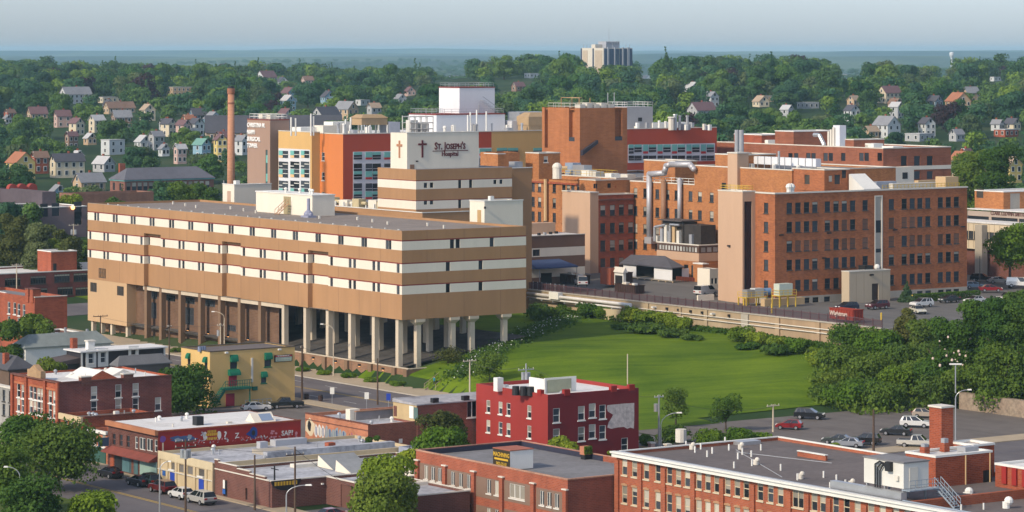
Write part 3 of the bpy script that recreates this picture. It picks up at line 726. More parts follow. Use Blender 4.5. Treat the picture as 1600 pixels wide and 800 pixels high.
# low equipment wing behind the striped wing
b=plain_block('low_wing','low flat-roofed wing with rooftop ducts, behind the striped wing',660,602,520,735,333,M['brownpanel'],roofm=M['roofgrey'])
for k,(x,y,w_,h_) in enumerate(((1,16,2.2,1.4),(2,20,3,1.6),(1,25,2.5,1.7),(2,31,3.2,1.2),(1.5,36,2,1.6))):
    q=MB().box(x,y,b.dim[2],x+1.8,y+w_,b.dim[2]+h_); q.tube((x+.9,y+.5,b.dim[2]+h_*.5),(x+.9,y-1.6,b.dim[2]+h_*.5),.35)
    q.build('air_duct',M['cream'] if k%2 else mat('duct_yellow',(.5,.42,.25),.6),b.root)
for k in range(10): b.box('vent_pipe',M['white'],.8+.5*(k%3),4+3.9*k,b.dim[2],1.1+.5*(k%3),4.3+3.9*k,b.dim[2]+.9)
# ================================================================== surgical tower
S=Bld('surgical_tower','grey brown surgical tower with white lettering on its narrow lit side','building',422,722,9)
x1,y1,zt=S.lx(452),S.ly(386.5),S.z(187)
sp=mat('taupe_panel',(.34,.22,.165),.75,.05,.4,streak=True)
us=S.ly(416.5); za,zb_=S.z(292,0,us),S.z(234,0,us)
S.block(0,0,x1,y1,0,zt,sp,L=[(us-.45,us+.45,za,zb_)],roof=M['roofgrey'],par=.6,coping=M['redline'])
o=S.win('L',0,us,za,.9,zb_-za,'plain',0,gl=M['tealdark'],sill=False,kids=False)
for k in (0.25,.75): MB().box(-.45,.1,(zb_-za)*k-.9,.45,.135,(zb_-za)*k+.9).build('panel',M['teal'],o)
wl=mat('sign_white',(.85,.83,.8),.5,.03)
for t_,py_ in (('CHRISTINA M.',197.5),('NAPPI',208.5),('SURGICAL',219.2),('TOWER',229.5)):
    letters(t_,1.42,wl,S.root,(-.12,y1-.15,S.z(py_+.6,0,y1)),'L',.1,'LEFT',squeeze=.93)
q=MB()
for a,b_ in (((0.4,.4),(x1-.4,.4)),((.4,.4),(.4,y1-.4)),((x1-.4,.4),(x1-.4,y1-.4)),((.4,y1-.4),(x1-.4,y1-.4))):
    for zz in (.6,1.2): q.tube((*a,zt+zz),(*b_,zt+zz),.06,n=5)
    for k in range(5): xx=lerp(a[0],b_[0],k/4); yy=lerp(a[1],b_[1],k/4); q.tube((xx,yy,zt-.1),(xx,yy,zt+1.2),.05,n=5)
q.build('roof_railing',M['white'],S.root)
for x,y,h in ((1.2,2,1.6),(3,4,1.2),(2,7,1.8)): S.box('roof_unit',M['cream'],x,y,zt-.6,x+1.6,y+1.8,zt+h-.6)
# ================================================================== colourful patient tower
E=Bld('patient_tower','colourful hospital tower of red, orange and yellow panels with teal windows','building',536,700,9)
ZE=E.z(210); EX=E.lx(1120); YO=E.ly(500)
red=mat('red_panel',(.42,.066,.032),.6,.05,.4,streak=True); orange=mat('orange_panel',(.60,.19,.055),.65,.05,.4,streak=True); yel=mat('ochre_panel',(.60,.37,.14),.65,.05,.4,streak=True); wpan=mat('white_panel',(.60,.60,.62),.6,.05)
redp=mat('small_red_panel',(.42,.03,.03),.5,.05); paleor=mat('pale_orange_panel',(.72,.45,.22),.6,.05)
def panels(b,face,at,name,items):
    """one curtain-wall unit: rectangles (u0,u1,z0,z1,mat) standing in front of the wall face"""
    u=min(i[0] for i in items); z=min(i[2] for i in items)
    mats=[];mb=MB()
    for k,(a,c,d,e,m) in enumerate(items):
        if m not in mats: mats.append(m)
        i=mats.index(m)
        y=-.10-.004*(k%5)
        if face=='R': mb.box(a-u,y,d-z,c-u,-.003,e-z,i)
        else: mb.box(u-c,y,d-z,u-a,-.003,e-z,i)
    loc=(u,at,z) if face=='R' else (at,u,z)
    o=mb.build(name,mats,b.root,loc)
    if face=='L': o.rotation_euler=(0,0,-math.pi/2)
    return o
mb=MB(); E.face(mb,'R',0,0,E.lx(768),0,ZE,[]); mb.build('red_wall',red,E.root)
mb=MB(); E.face(mb,'R',0,E.lx(768),E.lx(848),0,ZE,[]); mb.build('ochre_wall',yel,E.root)
mb=MB(); E.face(mb,'R',0,E.lx(848),EX,0,ZE,[]); mb.quad((EX,0,0),(EX,40,0),(EX,40,ZE),(EX,0,ZE)); mb.build('red_wall',red,E.root)
ol=[op(E.ly(p),E.z(q,0,E.ly(p)),1.3,E.z(q-13,0,0)-E.z(q,0,0)) for p,q in ((505,251),(505,282),(505,313))]
mb=MB(); E.face(mb,'L',0,0,YO,0,ZE,ol); mb.build('orange_wall',orange,E.root)
for o in ol: E.win('L',0,(o[0]+o[1])/2,o[2],1.3,o[3]-o[2],'sash',0)
XA=E.lx(487,YO); YY=E.ly(435,XA)
mb=MB(); E.face(mb,'L',XA,YO,YY,0,ZE+.25,[]); E.face(mb,'R',YO,XA,0,0,ZE+.25,[]); mb.quad((XA,YY,0),(XA,YY,ZE),(20,YY,ZE),(20,YY,0)); mb.build('ochre_wall',yel,E.root)
MB().quad((0,0.3,ZE-.4),(EX,.3,ZE-.4),(EX,40,ZE-.4),(0,40,ZE-.4)).quad((XA+.3,YO+.3,ZE-.3),(20,YO+.3,ZE-.3),(20,YY,ZE-.3),(XA+.3,YY,ZE-.3)).build('roof',M['roofwhite'],E.root)
q=MB(); q.box(-.08,-.08,ZE+.003,EX,.4,ZE+.2); q.box(-.08,.4,ZE+.003,.4,YO,ZE+.2); q.box(XA-.08,YO-.08,ZE+.26,XA+.4,YY,ZE+.42); q.box(XA+.4,YO-.08,ZE+.26,0,YO+.4,ZE+.42); q.build('coping',M['trim'],E.root)
def zE(py,x=0,y=0): return E.z(py,x,y)
# ochre end wall: three window bays
gl=M['glass']
def rowL(c0,c1,yt,yb,kind,back):
    u1,u0=E.ly(c0,XA),E.ly(c1,XA); um=(u0+u1)/2; z1,z0=zE(yt,XA,um),zE(yb,XA,um); w_=u1-u0; h=z1-z0
    if kind=='teal': it=[(u0,u0+w_*.55,z0,z1,gl),(u0+w_*.58,u1,z0+h*.35,z1,M['teal']),(u0+w_*.58,u1,z0,z0+h*.33,paleor),(u0,u0+w_*.55,z0+h*.45,z0+h*.52,M['white'])]
    else: it=[(u0,u0+w_*.56,z0,z1,gl),(u0+w_*.6,u1,z0,z1,gl),(u0,u0+w_*.56,z0+h*.62,z0+h*.72,M['white']),(u0+w_*.6,u1,z0+h*.3,z0+h*.4,M['white'])]
    panels(E,'L',XA-.06,'window',it)
bk=MB(); u0,u1=E.ly(486,XA),E.ly(435.5,XA); bk.box(XA-.05,u0+.4,zE(330,XA,u0),XA-.003,u1,zE(234,XA,u0)); bk.build('white_panel',wpan,E.root)
for c0,c1 in ((436.5,450.5),(454.5,468),(471,483.5)):
    for yt,yb,k in ((235.5,246.5,'teal'),(252.5,263.5,'dark'),(264.5,277,'teal'),(282.5,293.5,'dark'),(294.5,306,'teal'),(311,323,'dark')): rowL(c0,c1,yt,yb,k,0)
# red front: curtain wall beside the sign tower and the long strip to the right
def rowR(c0,c1,yt,yb,kind):
    u0,u1=E.lx(c0),E.lx(c1); um=(u0+u1)/2; z1,z0=zE(yt,um),zE(yb,um); w_=u1-u0;h=z1-z0
    it=[(u0,u1,z0,z1,gl)] if kind=='dark' else [(u0,u1,z0+h*.62,z1,M['teal']),(u0,u1,z0,z0+h*.6,gl)]
    if kind=='tr': it=[(u0,u1,z0+h*.28,z1,M['teal']),(u0,u1,z0,z0+h*.25,redp)]
    if kind!='tr': it.append((u0,u1,z0+h*.28,z0+h*.33,wpan))
    panels(E,'R',-.06,'window',it)
def back(c0,c1,yt,yb):
    u0,u1=E.lx(c0),E.lx(c1); um=(u0+u1)/2; E.box('white_panel',wpan,u0,-.05,zE(yb,um),u1,-.003,zE(yt,um))
back(551.5,616,236.5,323)
for yt,yb,k in ((237.5,249,0),(255.5,267,1),(267.5,280,0),(286.5,298,1),(299,311,0)):
    rowR(552.5,565,yt,yb,'dark' if k else 'teal'); rowR(571,581,yt,yb,'dark' if k else 'tr'); rowR(582,594.5,yt,yb,'dark' if k else 'teal'); rowR(600,610,yt,yb,'dark' if k else 'tr')
back(748,768,231,262); rowR(749,758,232,243,'tr'); rowR(758.5,767,232,243,'teal'); rowR(749,758,247,258,'dark'); rowR(758.5,767,247,258,'dark')
for c in (784,801,841): rowR(c-8,c+8,231,242,'teal')
back(981,1117,225,253)
c=982
for k in range(6):
    rowR(c,c+7.5,225.6,240,'teal' if k==0 else 'tr'); rowR(c+9,c+20,225.6,237.5,'teal'); rowR(c,c+8,243,250.5,'dark'); rowR(c+9,c+20,243,250.5,'dark'); c+=22.6
# roof plant on the patient tower
def loc_on(b,px,D):
    X=(px-800)/F*D; a=to_sr(X,D); c=to_sr(b.X,b.Y); return a[0]-c[0],a[1]-c[1]
def pblock(name,m,pc,D,pl,pr,yt,zb,parent=None,edge=None):
    x,y=loc_on(E,pc,D); x1=E.lx(pr,y); y1=E.ly(pl,x); z=E.z(yt,x,y)
    o=MB().box(x,y,zb,x1,y1,z).build(name,m,E.root)
    if edge: MB().box(x-.1,y-.1,z+.003,x1+.1,y1+.1,z+.25).build('roof_edge',edge,o)
    return o,(x,y,x1,y1,z)
wm=mat('white_metal_panel',(.66,.67,.69),.55,.04,.4,streak=True)
def rail(b,x0,y0,x1,y1,z,m,h=1.1,parent=None):
    q=MB()
    for a,c in (((x0,y0),(x1,y0)),((x0,y0),(x0,y1)),((x1,y0),(x1,y1)),((x0,y1),(x1,y1))):
        L=math.dist(a,c); n=max(2,int(L/2))
        for zz in (h*.5,h): q.tube((*a,z+zz),(*c,z+zz),.05,n=4)
        for k in range(n+1): xx=lerp(a[0],c[0],k/n); yy=lerp(a[1],c[1],k/n); q.tube((xx,yy,z),(xx,yy,z+h),.045,n=4)
    return q.build('roof_railing',m,parent or b.root)
o,d=pblock('white_penthouse',wm,682,728,639,789,180,ZE-.4,edge=M['redline']); rail(E,d[0]+.3,d[1]+.3,d[2]-.3,d[3]-.3,d[4]+.25,M['metal'])
o,d2=pblock('white_penthouse',wm,718,737,686,773,137.5,d[4]+.25,edge=M['redline']); rail(E,d2[0]+.2,d2[1]+.2,d2[2]-.2,d2[3]-.2,d2[4]+.25,M['metal'],.9)
u=E.lx(748,d2[1]); q=MB(); q.tube((u,d2[1]-.1,d[4]+.3),(u,d2[1]-.1,d2[4]-4),.08,n=5)
for k in range(9): q.box(u+.2+.55*k,d2[1]-1.6,d[4]+3.2-.36*k,u+.75+.55*k,d2[1]-.4,d[4]+3.28-.36*k)
q.tube((u+.2,d2[1]-1.5,d[4]+4.2),(u+5.2,d2[1]-1.5,d[4]+1.1),.06,n=5); q.build('access_stair',M['steel'],E.root)
# louvred intake, pipes, tanks and vents along the roof
tanl=mat('tan_louver',(.36,.25,.14),.7)
def unit(pc,D,w_,dp,h,m,zb=ZE-.4,name='roof_unit'):
    x,y=loc_on(E,pc,D); return MB().box(x,y,zb,x+w_,y+dp,zb+h).build(name,m,E.root)
for pc,D,w_,dp,h,m in ((560,712,7,5,2.6,M['white']),(557,712,7.5,5.5,4.4,tanl)):
    pass
x,y=loc_on(E,565,712)
q=MB(); q.box(x,y,ZE+1.8,x+7,y+5,ZE+3.4); q.add([(x-.2,y-.2,ZE+3.4),(x+7.2,y-.2,ZE+3.4),(x+7.2,y+5.2,ZE+3.4),(x-.2,y+5.2,ZE+3.4),(x+1,y+1,ZE+4.2),(x+6,y+1,ZE+4.2),(x+6,y+4,ZE+4.2),(x+1,y+4,ZE+4.2)],[(0,1,5,4),(1,2,6,5),(2,3,7,6),(3,0,4,7),(4,5,6,7)]); q.build('air_intake',tanl,E.root)
q=MB()
for dx in (0,2.3,4.6,7): q.box(x+dx-.15,y-.15,ZE-.4,x+dx+.15,y+.15,ZE+1.8); q.box(x+dx-.15,y+4.85,ZE-.4,x+dx+.15,y+5.15,ZE+1.8)
q.build('intake_frame',M['white'],E.root)
q=MB(); x,y=loc_on(E,640,708)
for k in range(5): q.tube((x+k*1.6,y,ZE-.4),(x+k*1.6,y,ZE+4),.12,n=6); q.tube((x+k*1.6,y+3,ZE-.4),(x+k*1.6,y+3,ZE+4),.12,n=6)
for zz in (1,2.4,3.8): q.tube((x,y,ZE+zz),(x+6.4,y,ZE+zz),.12,n=6); q.tube((x,y+3,ZE+zz),(x+6.4,y+3,ZE+zz),.12,n=6)
q.box(x+.6,y+.5,ZE-.2,x+2.6,y+2.5,ZE+3); q.box(x+3.4,y+.5,ZE-.2,x+5.6,y+2.5,ZE+2.2); q.build('chiller_frame',mat('pale_steel',(.55,.54,.5),.5),E.root)
for k in range(46):
    pc=455+R.random()*390; D=lerp(704,716,R.random())+ (pc-536)*.09
    if 620<pc<690 or 700<pc<760 and False: continue
    x,y=loc_on(E,pc,D)
    if y<.8 or x<XA+1: continue
    h=.7+R.random()*1.4; rr=.2+.35*R.random()
    q=MB()
    if k%3==0: q.box(x,y,ZE-.4,x+rr*3,y+rr*3,ZE+h*.8)
    else: q.tube((x,y,ZE-.4),(x,y,ZE+h),rr*.7,rr*.7,7); q.ball((x,y,ZE+h),rr,7,3,0,half=True)
    q.build('roof_vent',R.choice((M['white'],M['metal'],M['trim'],M['steel'])),E.root)
for pc,h in ((486,4.6),(490,4.0),(540,3.2),(548,3.6),(735,4.5),(745,5),(760,4.6),(455,3.8),(462,3.6),(731,3.8)):
    x,y=loc_on(E,pc,709+(pc-536)*.09); E_=MB().tube((x,max(y,1),ZE-.4),(x,max(y,1),ZE+h),.2,.2,7).build('flue',M['white'],E.root)
for pc,D,w_,dp,h,m in ((470,716,5,4,1.6,M['white']),(505,716,6,4,2.0,M['trim']),(520,718,5,4,2.8,M['white']),(608,716,3,4,2.8,mat('blue_grey_unit',(.4,.42,.47),.6)),(800,738,7,5,2.6,mat('grey_panel',(.45,.45,.47),.6)),(812,742,8,5,4.6,M['metal'])):
    unit(pc,D,w_,dp,h,m)
x,y=loc_on(E,826,735); q=MB(); q.box(x,y,ZE+1.2,x+6,y+5,ZE+3.2); q.add([(x,y,ZE+3.2),(x+6,y,ZE+3.2),(x+6,y+5,ZE+3.2),(x,y+5,ZE+3.2),(x+1.5,y+1.5,ZE+4.2),(x+5,y+1.5,ZE+4.2),(x+5,y+4,ZE+4.2),(x+1.5,y+4,ZE+4.2)],[(0,1,5,4),(1,2,6,5),(2,3,7,6),(3,0,4,7),(4,5,6,7)]); q.box(x+.2,y+.2,ZE-.4,x+5.8,y+4.8,ZE+1.2,0); q.build('air_intake',tanl,E.root)
# grey penthouse and flues above the red right end
x,y=loc_on(E,980,752); x1=E.lx(1020,y); z=E.z(167,x,y); E.box('grey_penthouse',mat('grey_panel2',(.36,.35,.35),.6,.05),x,y,ZE-.4,x1,y+8,z); rail(E,x,y,x1,y+8,z,M['white'])
E.box('louver',M['black'],E.lx(997,y),y-.05,E.z(190,x,y),E.lx(1003,y),y-.003,E.z(184,x,y))
for k,(pc,yt,r_,m) in enumerate(((1049,184,.75,M['trim']),(1055,180,.45,M['metal']),(1062,182,.35,M['steel']),(1074,182,.35,M['steel']),(1030,190,.3,M['white']),(1040,191,.3,M['white']))):
    x,y=loc_on(E,pc,752+k*.5); q=MB().tube((x,y,ZE-.4),(x,y,E.z(yt,x,y)),r_,r_,8); q.tube((x,y,E.z(yt,x,y)),(x,y,E.z(yt,x,y)+.25),r_*1.35,r_*1.1,8); q.build('flue',m,E.root)
for k in range(16):
    x,y=loc_on(E,984+R.random()*132,750+R.random()*10); h=.5+R.random(); E.box('roof_vent',R.choice((M['white'],M['trim'],M['steel'])),x,y,ZE-.4,x+.7,y+.7,ZE+h)
x,y=loc_on(E,1020,756); E.box('roof_unit',M['white'],x,y,ZE-.4,x+12,y+4,ZE+1.3)
# ================================================================== chimney
ch=empty('chimney',(wp(361,300,690).x,690,9),0,'tall slender orange brick chimney with a dark cap, behind the cream stair block','chimney')
cz=H-(138-HY)/F*690-9
MB().tube((0,0,0),(0,0,cz-1.2),1.0,.72,16).build('shaft',brick('chimney_brick',(.48,.23,.13),(.40,.18,.10)),ch,smooth=True)
q=MB().tube((0,0,cz-1.2),(0,0,cz),.86,.86,16); q.tube((0,0,cz-3.4),(0,0,cz-3.1),.84,.84,16); q.build('rim',brick('chimney_rim',(.34,.14,.08),(.3,.12,.07)),ch)
MB().tube((0,0,cz),(0,0,cz+.5),.76,.7,16).build('cap',M['black'],ch)
q=MB(); q.tube((-1.6,0,9),(-1.6,0,20),.14,.14,6); q.tube((-1.0,-.5,9),(-1.0,-.5,19),.1,.1,6); q.build('side_pipe',M['steel'],ch)
# ================================================================== brick tower
Hh=Bld('brick_tower','tall windowless orange brick tower with vertical slots, beside the red panel wing','building',906,700,9)
x1,y1,zt=Hh.lx(980),Hh.ly(847),Hh.z(169)
slL=[(Hh.ly(897,0)-.2,Hh.ly(889,0)+.0,Hh.z(215),zt-.02),(Hh.ly(856),Hh.ly(851),Hh.z(233),zt-.02)]
slR=[(Hh.lx(961),Hh.lx(972),Hh.z(214.5),zt-.02)]
Hh.block(0,0,x1,y1,0,zt,M['brickT'],L=slL,Rr=slR,roof=M['roofgrey'],par=.5)
bi=MB()
for a,b_,c,d_ in slL: bi.quad((1.0,a-.3,c-.3),(1.0,a-.3,d_),(1.0,b_+.3,d_),(1.0,b_+.3,c-.3)); bi.quad((0,a,c),(1,a,c),(1,a,d_),(0,a,d_)); bi.quad((0.01,b_-.01,c),(1,b_-.01,c),(1,b_-.01,d_),(.01,b_-.01,d_)); 
for a,b_,c,d_ in slR: bi.quad((a-.3,1.0,c-.3),(b_+.3,1.0,c-.3),(b_+.3,1.0,d_),(a-.3,1.0,d_)); bi.quad((a+.01,0.01,c),(a+.01,1,c),(a+.01,1,d_),(a+.01,.01,d_)); bi.quad((b_-.01,.01,c),(b_-.01,1,c),(b_-.01,1,d_),(b_-.01,.01,d_))
bi.build('slot_wall',M['brickT'],Hh.root)
for a,b_,c,d_ in slL[:1]: Hh.box('slot_window',M['glass'],-.02,a,c-.9,.3,b_,c+.02)
for a,b_,c,d_ in slR: Hh.box('slot_window',M['glass'],a,-.02,c-.9,b_,.3,c+.02)
# sloping shadow line put in as a near-black slanted ledge on the shaded face
a0,a1=Hh.lx(907),Hh.lx(931); za,zb_=Hh.z(236.5),Hh.z(223); 
MB().add([(a0,-.9,za-.9),(a1,-.9,zb_-.2),(a1,-.9,zb_+.55),(a0,-.9,za+.1),(a0,-.003,za-.9),(a1,-.003,zb_-.2),(a1,-.003,zb_+.55),(a0,-.003,za+.1)],[(0,1,2,3),(3,2,6,7),(0,4,5,1),(1,5,6,2),(0,3,7,4)]).build('shadow_ledge',mat('shadow_dark',(.035,.03,.04),.6),Hh.root)
lowx=Hh.lx(988); Hh.block(x1+.0,2,lowx,10,0,Hh.z(221),M['brickT'])
q=MB()
for k in range(5):
    q.box(1.5+k*2,2,zt-.5,3+k*2,4,zt+.8+.3*(k%2))
q.build('roof_unit',M['trim'],Hh.root)
rail(Hh,1,1,x1-4,y1-1,zt-.4,M['trim'],1.4)
q=MB(); zz=zt+2.2
for k in range(4): q.box(2+k*.8,3+k,zz,2.6+k*.8,10,zz+.12); 
for xx,yy in ((2,3),(5,3),(2,10),(5,10)): q.box(xx,yy,zt-.4,xx+.15,yy+.15,zz)
q.build('equipment_frame',mat('orange_steel',(.42,.26,.12),.6),Hh.root)
for pc in (962,972): 
    u=Hh.lx(pc); MB().tube((u,3,zt-.4),(u,3,zt+3.4),.1,.1,6).build('antenna',M['steel'],Hh.root)
# ================================================================== old brick wings (left to right)
def colwins(b,face,at,pxs,rows_,w_,h_,style='sash',frame=None,kids=False,seed=None):
    """rows_: pixel y of the sill line at the first column; returns openings and builds windows"""
    ops=[]
    for p in pxs:
        u=b.lx(p,at) if face=='R' else b.ly(p,at)
        for zc in rows_:
            ops.append(op(u,zc,w_,h_))
            b.win(face,at,u,zc,w_,h_,style,None,frame,kids=kids)
    return ops
def brick_wing(name,label,px,D,pl,pr,ytop,m,z0,Lc=(),Rc=(),rowsL=(),rowsR=(),w_=1.2,h_=2.0,y_end=None,x_end=None,roof=None,coping=None,style='sash',frame=None,kids=True):
    b=Bld(name,label,'building',px,D,z0); x1=x_end or b.lx(pr); y1=y_end or b.ly(pl); zt=b.z(ytop)
    L=colwins(b,'L',0,Lc,[b.z(v) for v in rowsL],w_,h_,style,frame,kids) if Lc else []
    Rr=colwins(b,'R',0,Rc,[b.z(v) for v in rowsR],w_,h_,style,frame,kids) if Rc else []
    b.block(0,0,x1,y1,0,zt,m,L,Rr,roof=roof or M['roofgrey'],coping=coping)
    b.dim=(x1,y1,zt); return b
def at_sr(s,r):
    p=sr(s,r); return p.x/p.y*F+800, p.y
# left old wing (partly hidden by the tan shaft)
p,D=at_sr(402,541); 
K3=brick_wing('old_brick_wing','old orange brick hospital wing with a corbelled cornice and rooftop fans',p,D,830,None,278,M['brickK'],8.7,x_end=30,Lc=(833,843,852,866,881,888,895,904,917,928),rowsL=(307,331.5,355),w_=1.25,h_=2.1,coping=M['trim'],frame=M['framedark'])
x1,y1,zt=K3.dim
K3.box('cornice',M['brickR'],-.35,0,zt-2.1,-.003,y1,zt-1.7); K3.box('cornice',M['brickK'],-.22,0,zt-1.0,-.003,y1,zt-.75)
for pc in (850,): 
    u=K3.ly(856); q=MB(); q.path([(-.6,u,K3.z(345,0,u)),(-.6,u,K3.z(266,0,u)),(-.6,u-1.6,K3.z(262,0,u)),(2.5,u-4,K3.z(262,0,u))],.42,8); q.build('duct',M['beige'],K3.root)
x,y=3,K3.ly(856)-3
for pc,dx,w_,h,m in ((889,4,3,3.0,mat('blue_unit',(.25,.30,.38),.5)),(902,4,5,2.6,M['metal']),(914,3,3,1.6,M['white']),(926,3,2.4,1.4,M['trim']),(950,3,2.4,1.2,M['white']),(968,4,3.5,1.1,M['steel']),(975,3,2.5,1.2,M['trim'])):
    yy=K3.ly(pc,dx); K3.box('roof_unit',m,dx,yy-w_/2,zt-.5,dx+2.2,yy+w_/2,zt-.5+h)
rail(K3,1,K3.ly(925,1),8,K3.ly(850,1),zt-.1,M['yellow'],1.2)
b=brick_wing('lift_house','small orange brick lift house with one dark window on the old wing roof',842,672,826,875,239,M['brickK'],30,Rc=(853,),rowsR=(254,),w_=1.1,h_=1.3,y_end=5,roof=M['roofgrey'],coping=M['trim'])
q=MB(); q.tube((2,-4,.2),(2,-4,2.6),1.0,1.0,10); q.ball((2,-4,2.6),1.1,10,4,0,half=True); q.build('roof_fan',M['trim'],b.root)
b=brick_wing('brick_roof_house','square orange brick roof house set back behind the old wing',775,668,756,812,238.5,M['brickK'],31,y_end=6,roof=M['roofgrey'])
# tan shaft with brick return
p,D=at_sr(395,538)
K2=brick_wing('shaft_wing','brick hospital wing with dark sash windows behind a smooth tan lift shaft',p,D,905,990,304,M['brickR'],8.7,Rc=(942,957,971,985.5),rowsR=(337,365,392,420),w_=1.35,h_=2.2,y_end=3,coping=M['trim'],frame=M['framedark'])
x1,y1,zt=K2.dim
K2.box('cornice',M['brickB'],0,-.3,zt-1.4,x1,-.003,zt-1.0)
yS=K2.ly(878.5,-2.2); K2.box('lift_shaft',M['tanpanel'],-2.2,.0,0,-.003,yS,zt+.4); K2.box('shaft_cap',M['trim'],-2.3,-.1,zt+.4,.1,yS+.1,zt+.62)
K2.block(1.5,3.05,22,9,0,zt+3.0,M['brickK'],roof=M['roofgrey'],par=.3,coping=M['trim'],L=(),Rr=[op(K2.lx(931,3.05),zt+1.2,1,1),op(K2.lx(952,3.05),zt+1.2,1,1)])
for pc in (931,952): K2.win('R',3.05,K2.lx(pc,3.05),zt+1.2,1,1,'plain',0,kids=False)
# right old wing and its taller end
p,D=at_sr(405,485.3)
K1=Bld('ducted_wing','orange brick hospital wing with fat silver ducts climbing its windowed wall','building',p,D,8.7)
yA,yB=K1.ly(1085),K1.ly(984.5); zl=K1.z(288,0,yA); zh=K1.z(258,0,yA)
cols=(993,1008,1027,1043,1057,1079,1093.5,1112); rz=[K1.z(v,0,yA) for v in (314,343,371,396)]
ops=[]
for i,p_ in enumerate(cols):
    u=K1.ly(p_)
    for j,zc in enumerate(rz):
        if j==3 and p_>1030: continue
        ops.append(op(u,zc,1.3,2.0)); K1.win('L',0,u,zc,1.3,2.0,'sash',(4 if j==2 and i%2==0 else None),M['framedark'])
ux=K1.ly(1131); ops.append(op(ux,rz[0]+2.2,1.5,2)); K1.win('L',0,ux,rz[0]+2.2,1.5,2,'sash',0,M['framedark'])
K1.block(0,yA,28,yB,0,zl,M['brickK'],[o for o in ops if (o[0]+o[1])/2>yA],roof=M['roofgrey'],coping=M['trim'])
K1.block(0,0,28,yA-.003,0,zh,M['brickK'],[o for o in ops if (o[0]+o[1])/2<yA],roof=M['roofgrey'],coping=M['trim'])
K1.block(3,K1.ly(1055,3),9,K1.ly(1006,3),zl-.5,K1.z(254,3,yA),M['brickK'],roof=M['roofgrey'],par=.3,coping=M['trim'])
K1.box('roof_door',M['brickB'],6.5,K1.ly(1062,6.5)-.2,zl-.5,8,K1.ly(1048,6.5),zl+3)
K1.block(4,yA-10,14,yA-2,zh-.5,zh+2.4,M['brickK'],roof=M['roofgrey'],par=.3,coping=M['trim'])
yc0,yc1=K1.ly(1152,-.8),K1.ly(1137,-.8); K1.box('vent_shaft',M['tanpanel'],-.8,yc0,0,2.2,yc1,K1.z(240,0,yc0)); K1.box('shaft_cap',M['trim'],-.9,yc0-.1,K1.z(240,0,yc0)+.003,2.3,yc1+.1,K1.z(240,0,yc0)+.25)
dm=mat('silver_duct',(.42,.41,.42),.45,.1,metal=.3)
def duct(pts,r,m,name='duct'):
    q=MB(); q.path(pts,r,10)
    for p_ in pts: q.ball(p_,r*1.02,10,6)
    return q.build(name,m,K1.root,smooth=True)
Zp=lambda px_,py_,x=-.7:(x,K1.ly(px_,x),K1.z(py_,x,K1.ly(px_,x)))
duct([Zp(1014.5,372),Zp(1014.5,272),Zp(1038,270.5),Zp(1041,259),Zp(1048,257),Zp(1078,257),Zp(1084,264)],.62,dm)
duct([Zp(1062,358),Zp(1062,281)],.5,dm); duct([Zp(1037,380),Zp(1037,284)],.6,mat('brown_duct',(.26,.14,.08),.6))
q=MB(); 
for a,c in ((1005,1085),):
    y0_,y1_=K1.ly(c,.3),K1.ly(a,.3)
    for zz in (.5,1.1): q.tube((.3,y0_,zl+zz),(.3,y1_,zl+zz),.06,n=5)
    for k in range(10): yy=lerp(y0_,y1_,k/9); q.tube((.3,yy,zl),(.3,yy,zl+1.1),.05,n=5)
q.build('roof_railing',M['white'],K1.root)
u=K1.ly(1017,-1); K1.box('duct_box',dm,-2,u-1.4,K1.z(380,0,u),-.2,u+1,K1.z(370,0,u))
for pc in (1151.5,1158.5):
    x,y=5,K1.ly(pc,5); MB().tube((x,y,zh-.5),(x,y,K1.z(203,x,y)),.5,.5,10).build('flue',M['steel'],K1.root)
for k in range(8):
    y=1+k*2.6; K1.box('roof_vent',R.choice((M['white'],M['trim'],M['steel'])),3+(k%3)*2,y,zh-.5,3.8+(k%3)*2,y+.8,zh+.6)
K1.box('roof_duct',wm,8,2,zh+.4,9.4,yA-3,zh+2); 
for k in range(12): K1.box('duct_brace',M['steel'],7.9,3+k*2.2,zh-.5,7.98,3.15+k*2.2,zh+2.1)
x,y=4,K1.ly(1217,4); MB().tube((x,y,zh-.5),(x,y,zh+3.5),.25,.25,8).build('flue',M['metal'],K1.root)
# cooling plant block in front
Q=Bld('cooling_block','low brick and tan block carrying black cooling machinery on its roof','building',1092,644,10)
x1,y1,zt=Q.lx(1124),Q.ly(1026.5),Q.z(383)
zz=[Q.z(v) for v in (425+6,409,396,388)]
Q.block(0,0,x1,y1,0,zz[1],M['brickK'],L=[op(Q.ly(1072),.6,1.5,2.6),op(Q.ly(1083),.6,1.2,2.6)]); Q.win('L',0,Q.ly(1072),.6,1.5,2.6,'sash',0,M['framedark']); Q.win('L',0,Q.ly(1083),.6,1.2,2.6,'sash',0,M['framedark'])
Q.block(-.03,-.03,x1,y1+.03,zz[1]+.003,zz[2],M['tanpanel'],name='tan_band')
n=13; L_=[op(.6+(y1-1.2)*(k+.5)/n,zz[2]+.2,(y1-1.2)/n*.8,1.0) for k in range(n)]; Rr=[op(.4+(x1-.6)*(k+.5)/3,zz[2]+.2,(x1-.6)/3*.8,1.0) for k in range(3)]
Q.block(0,0,x1,y1,zz[2]+.003,zt,mat('dark_brown_band',(.10,.06,.045),.8),L_,Rr,name='clerestory',roof=M['roofdark'],par=.2,coping=M['trim'])
for o in L_: Q.win('L',0,(o[0]+o[1])/2,o[2],o[1]-o[0],1.0,'plain',0,kids=False,gl=glass('pale_glass',(.2,.2,.19),.2))
for o in Rr: Q.win('R',0,(o[0]+o[1])/2,o[2],o[1]-o[0],1.0,'plain',0,kids=False,gl=glass('pale_glass',(.2,.2,.19),.2))
dkm=mat('dark_machine',(.045,.038,.034),.7,.3,1.5)
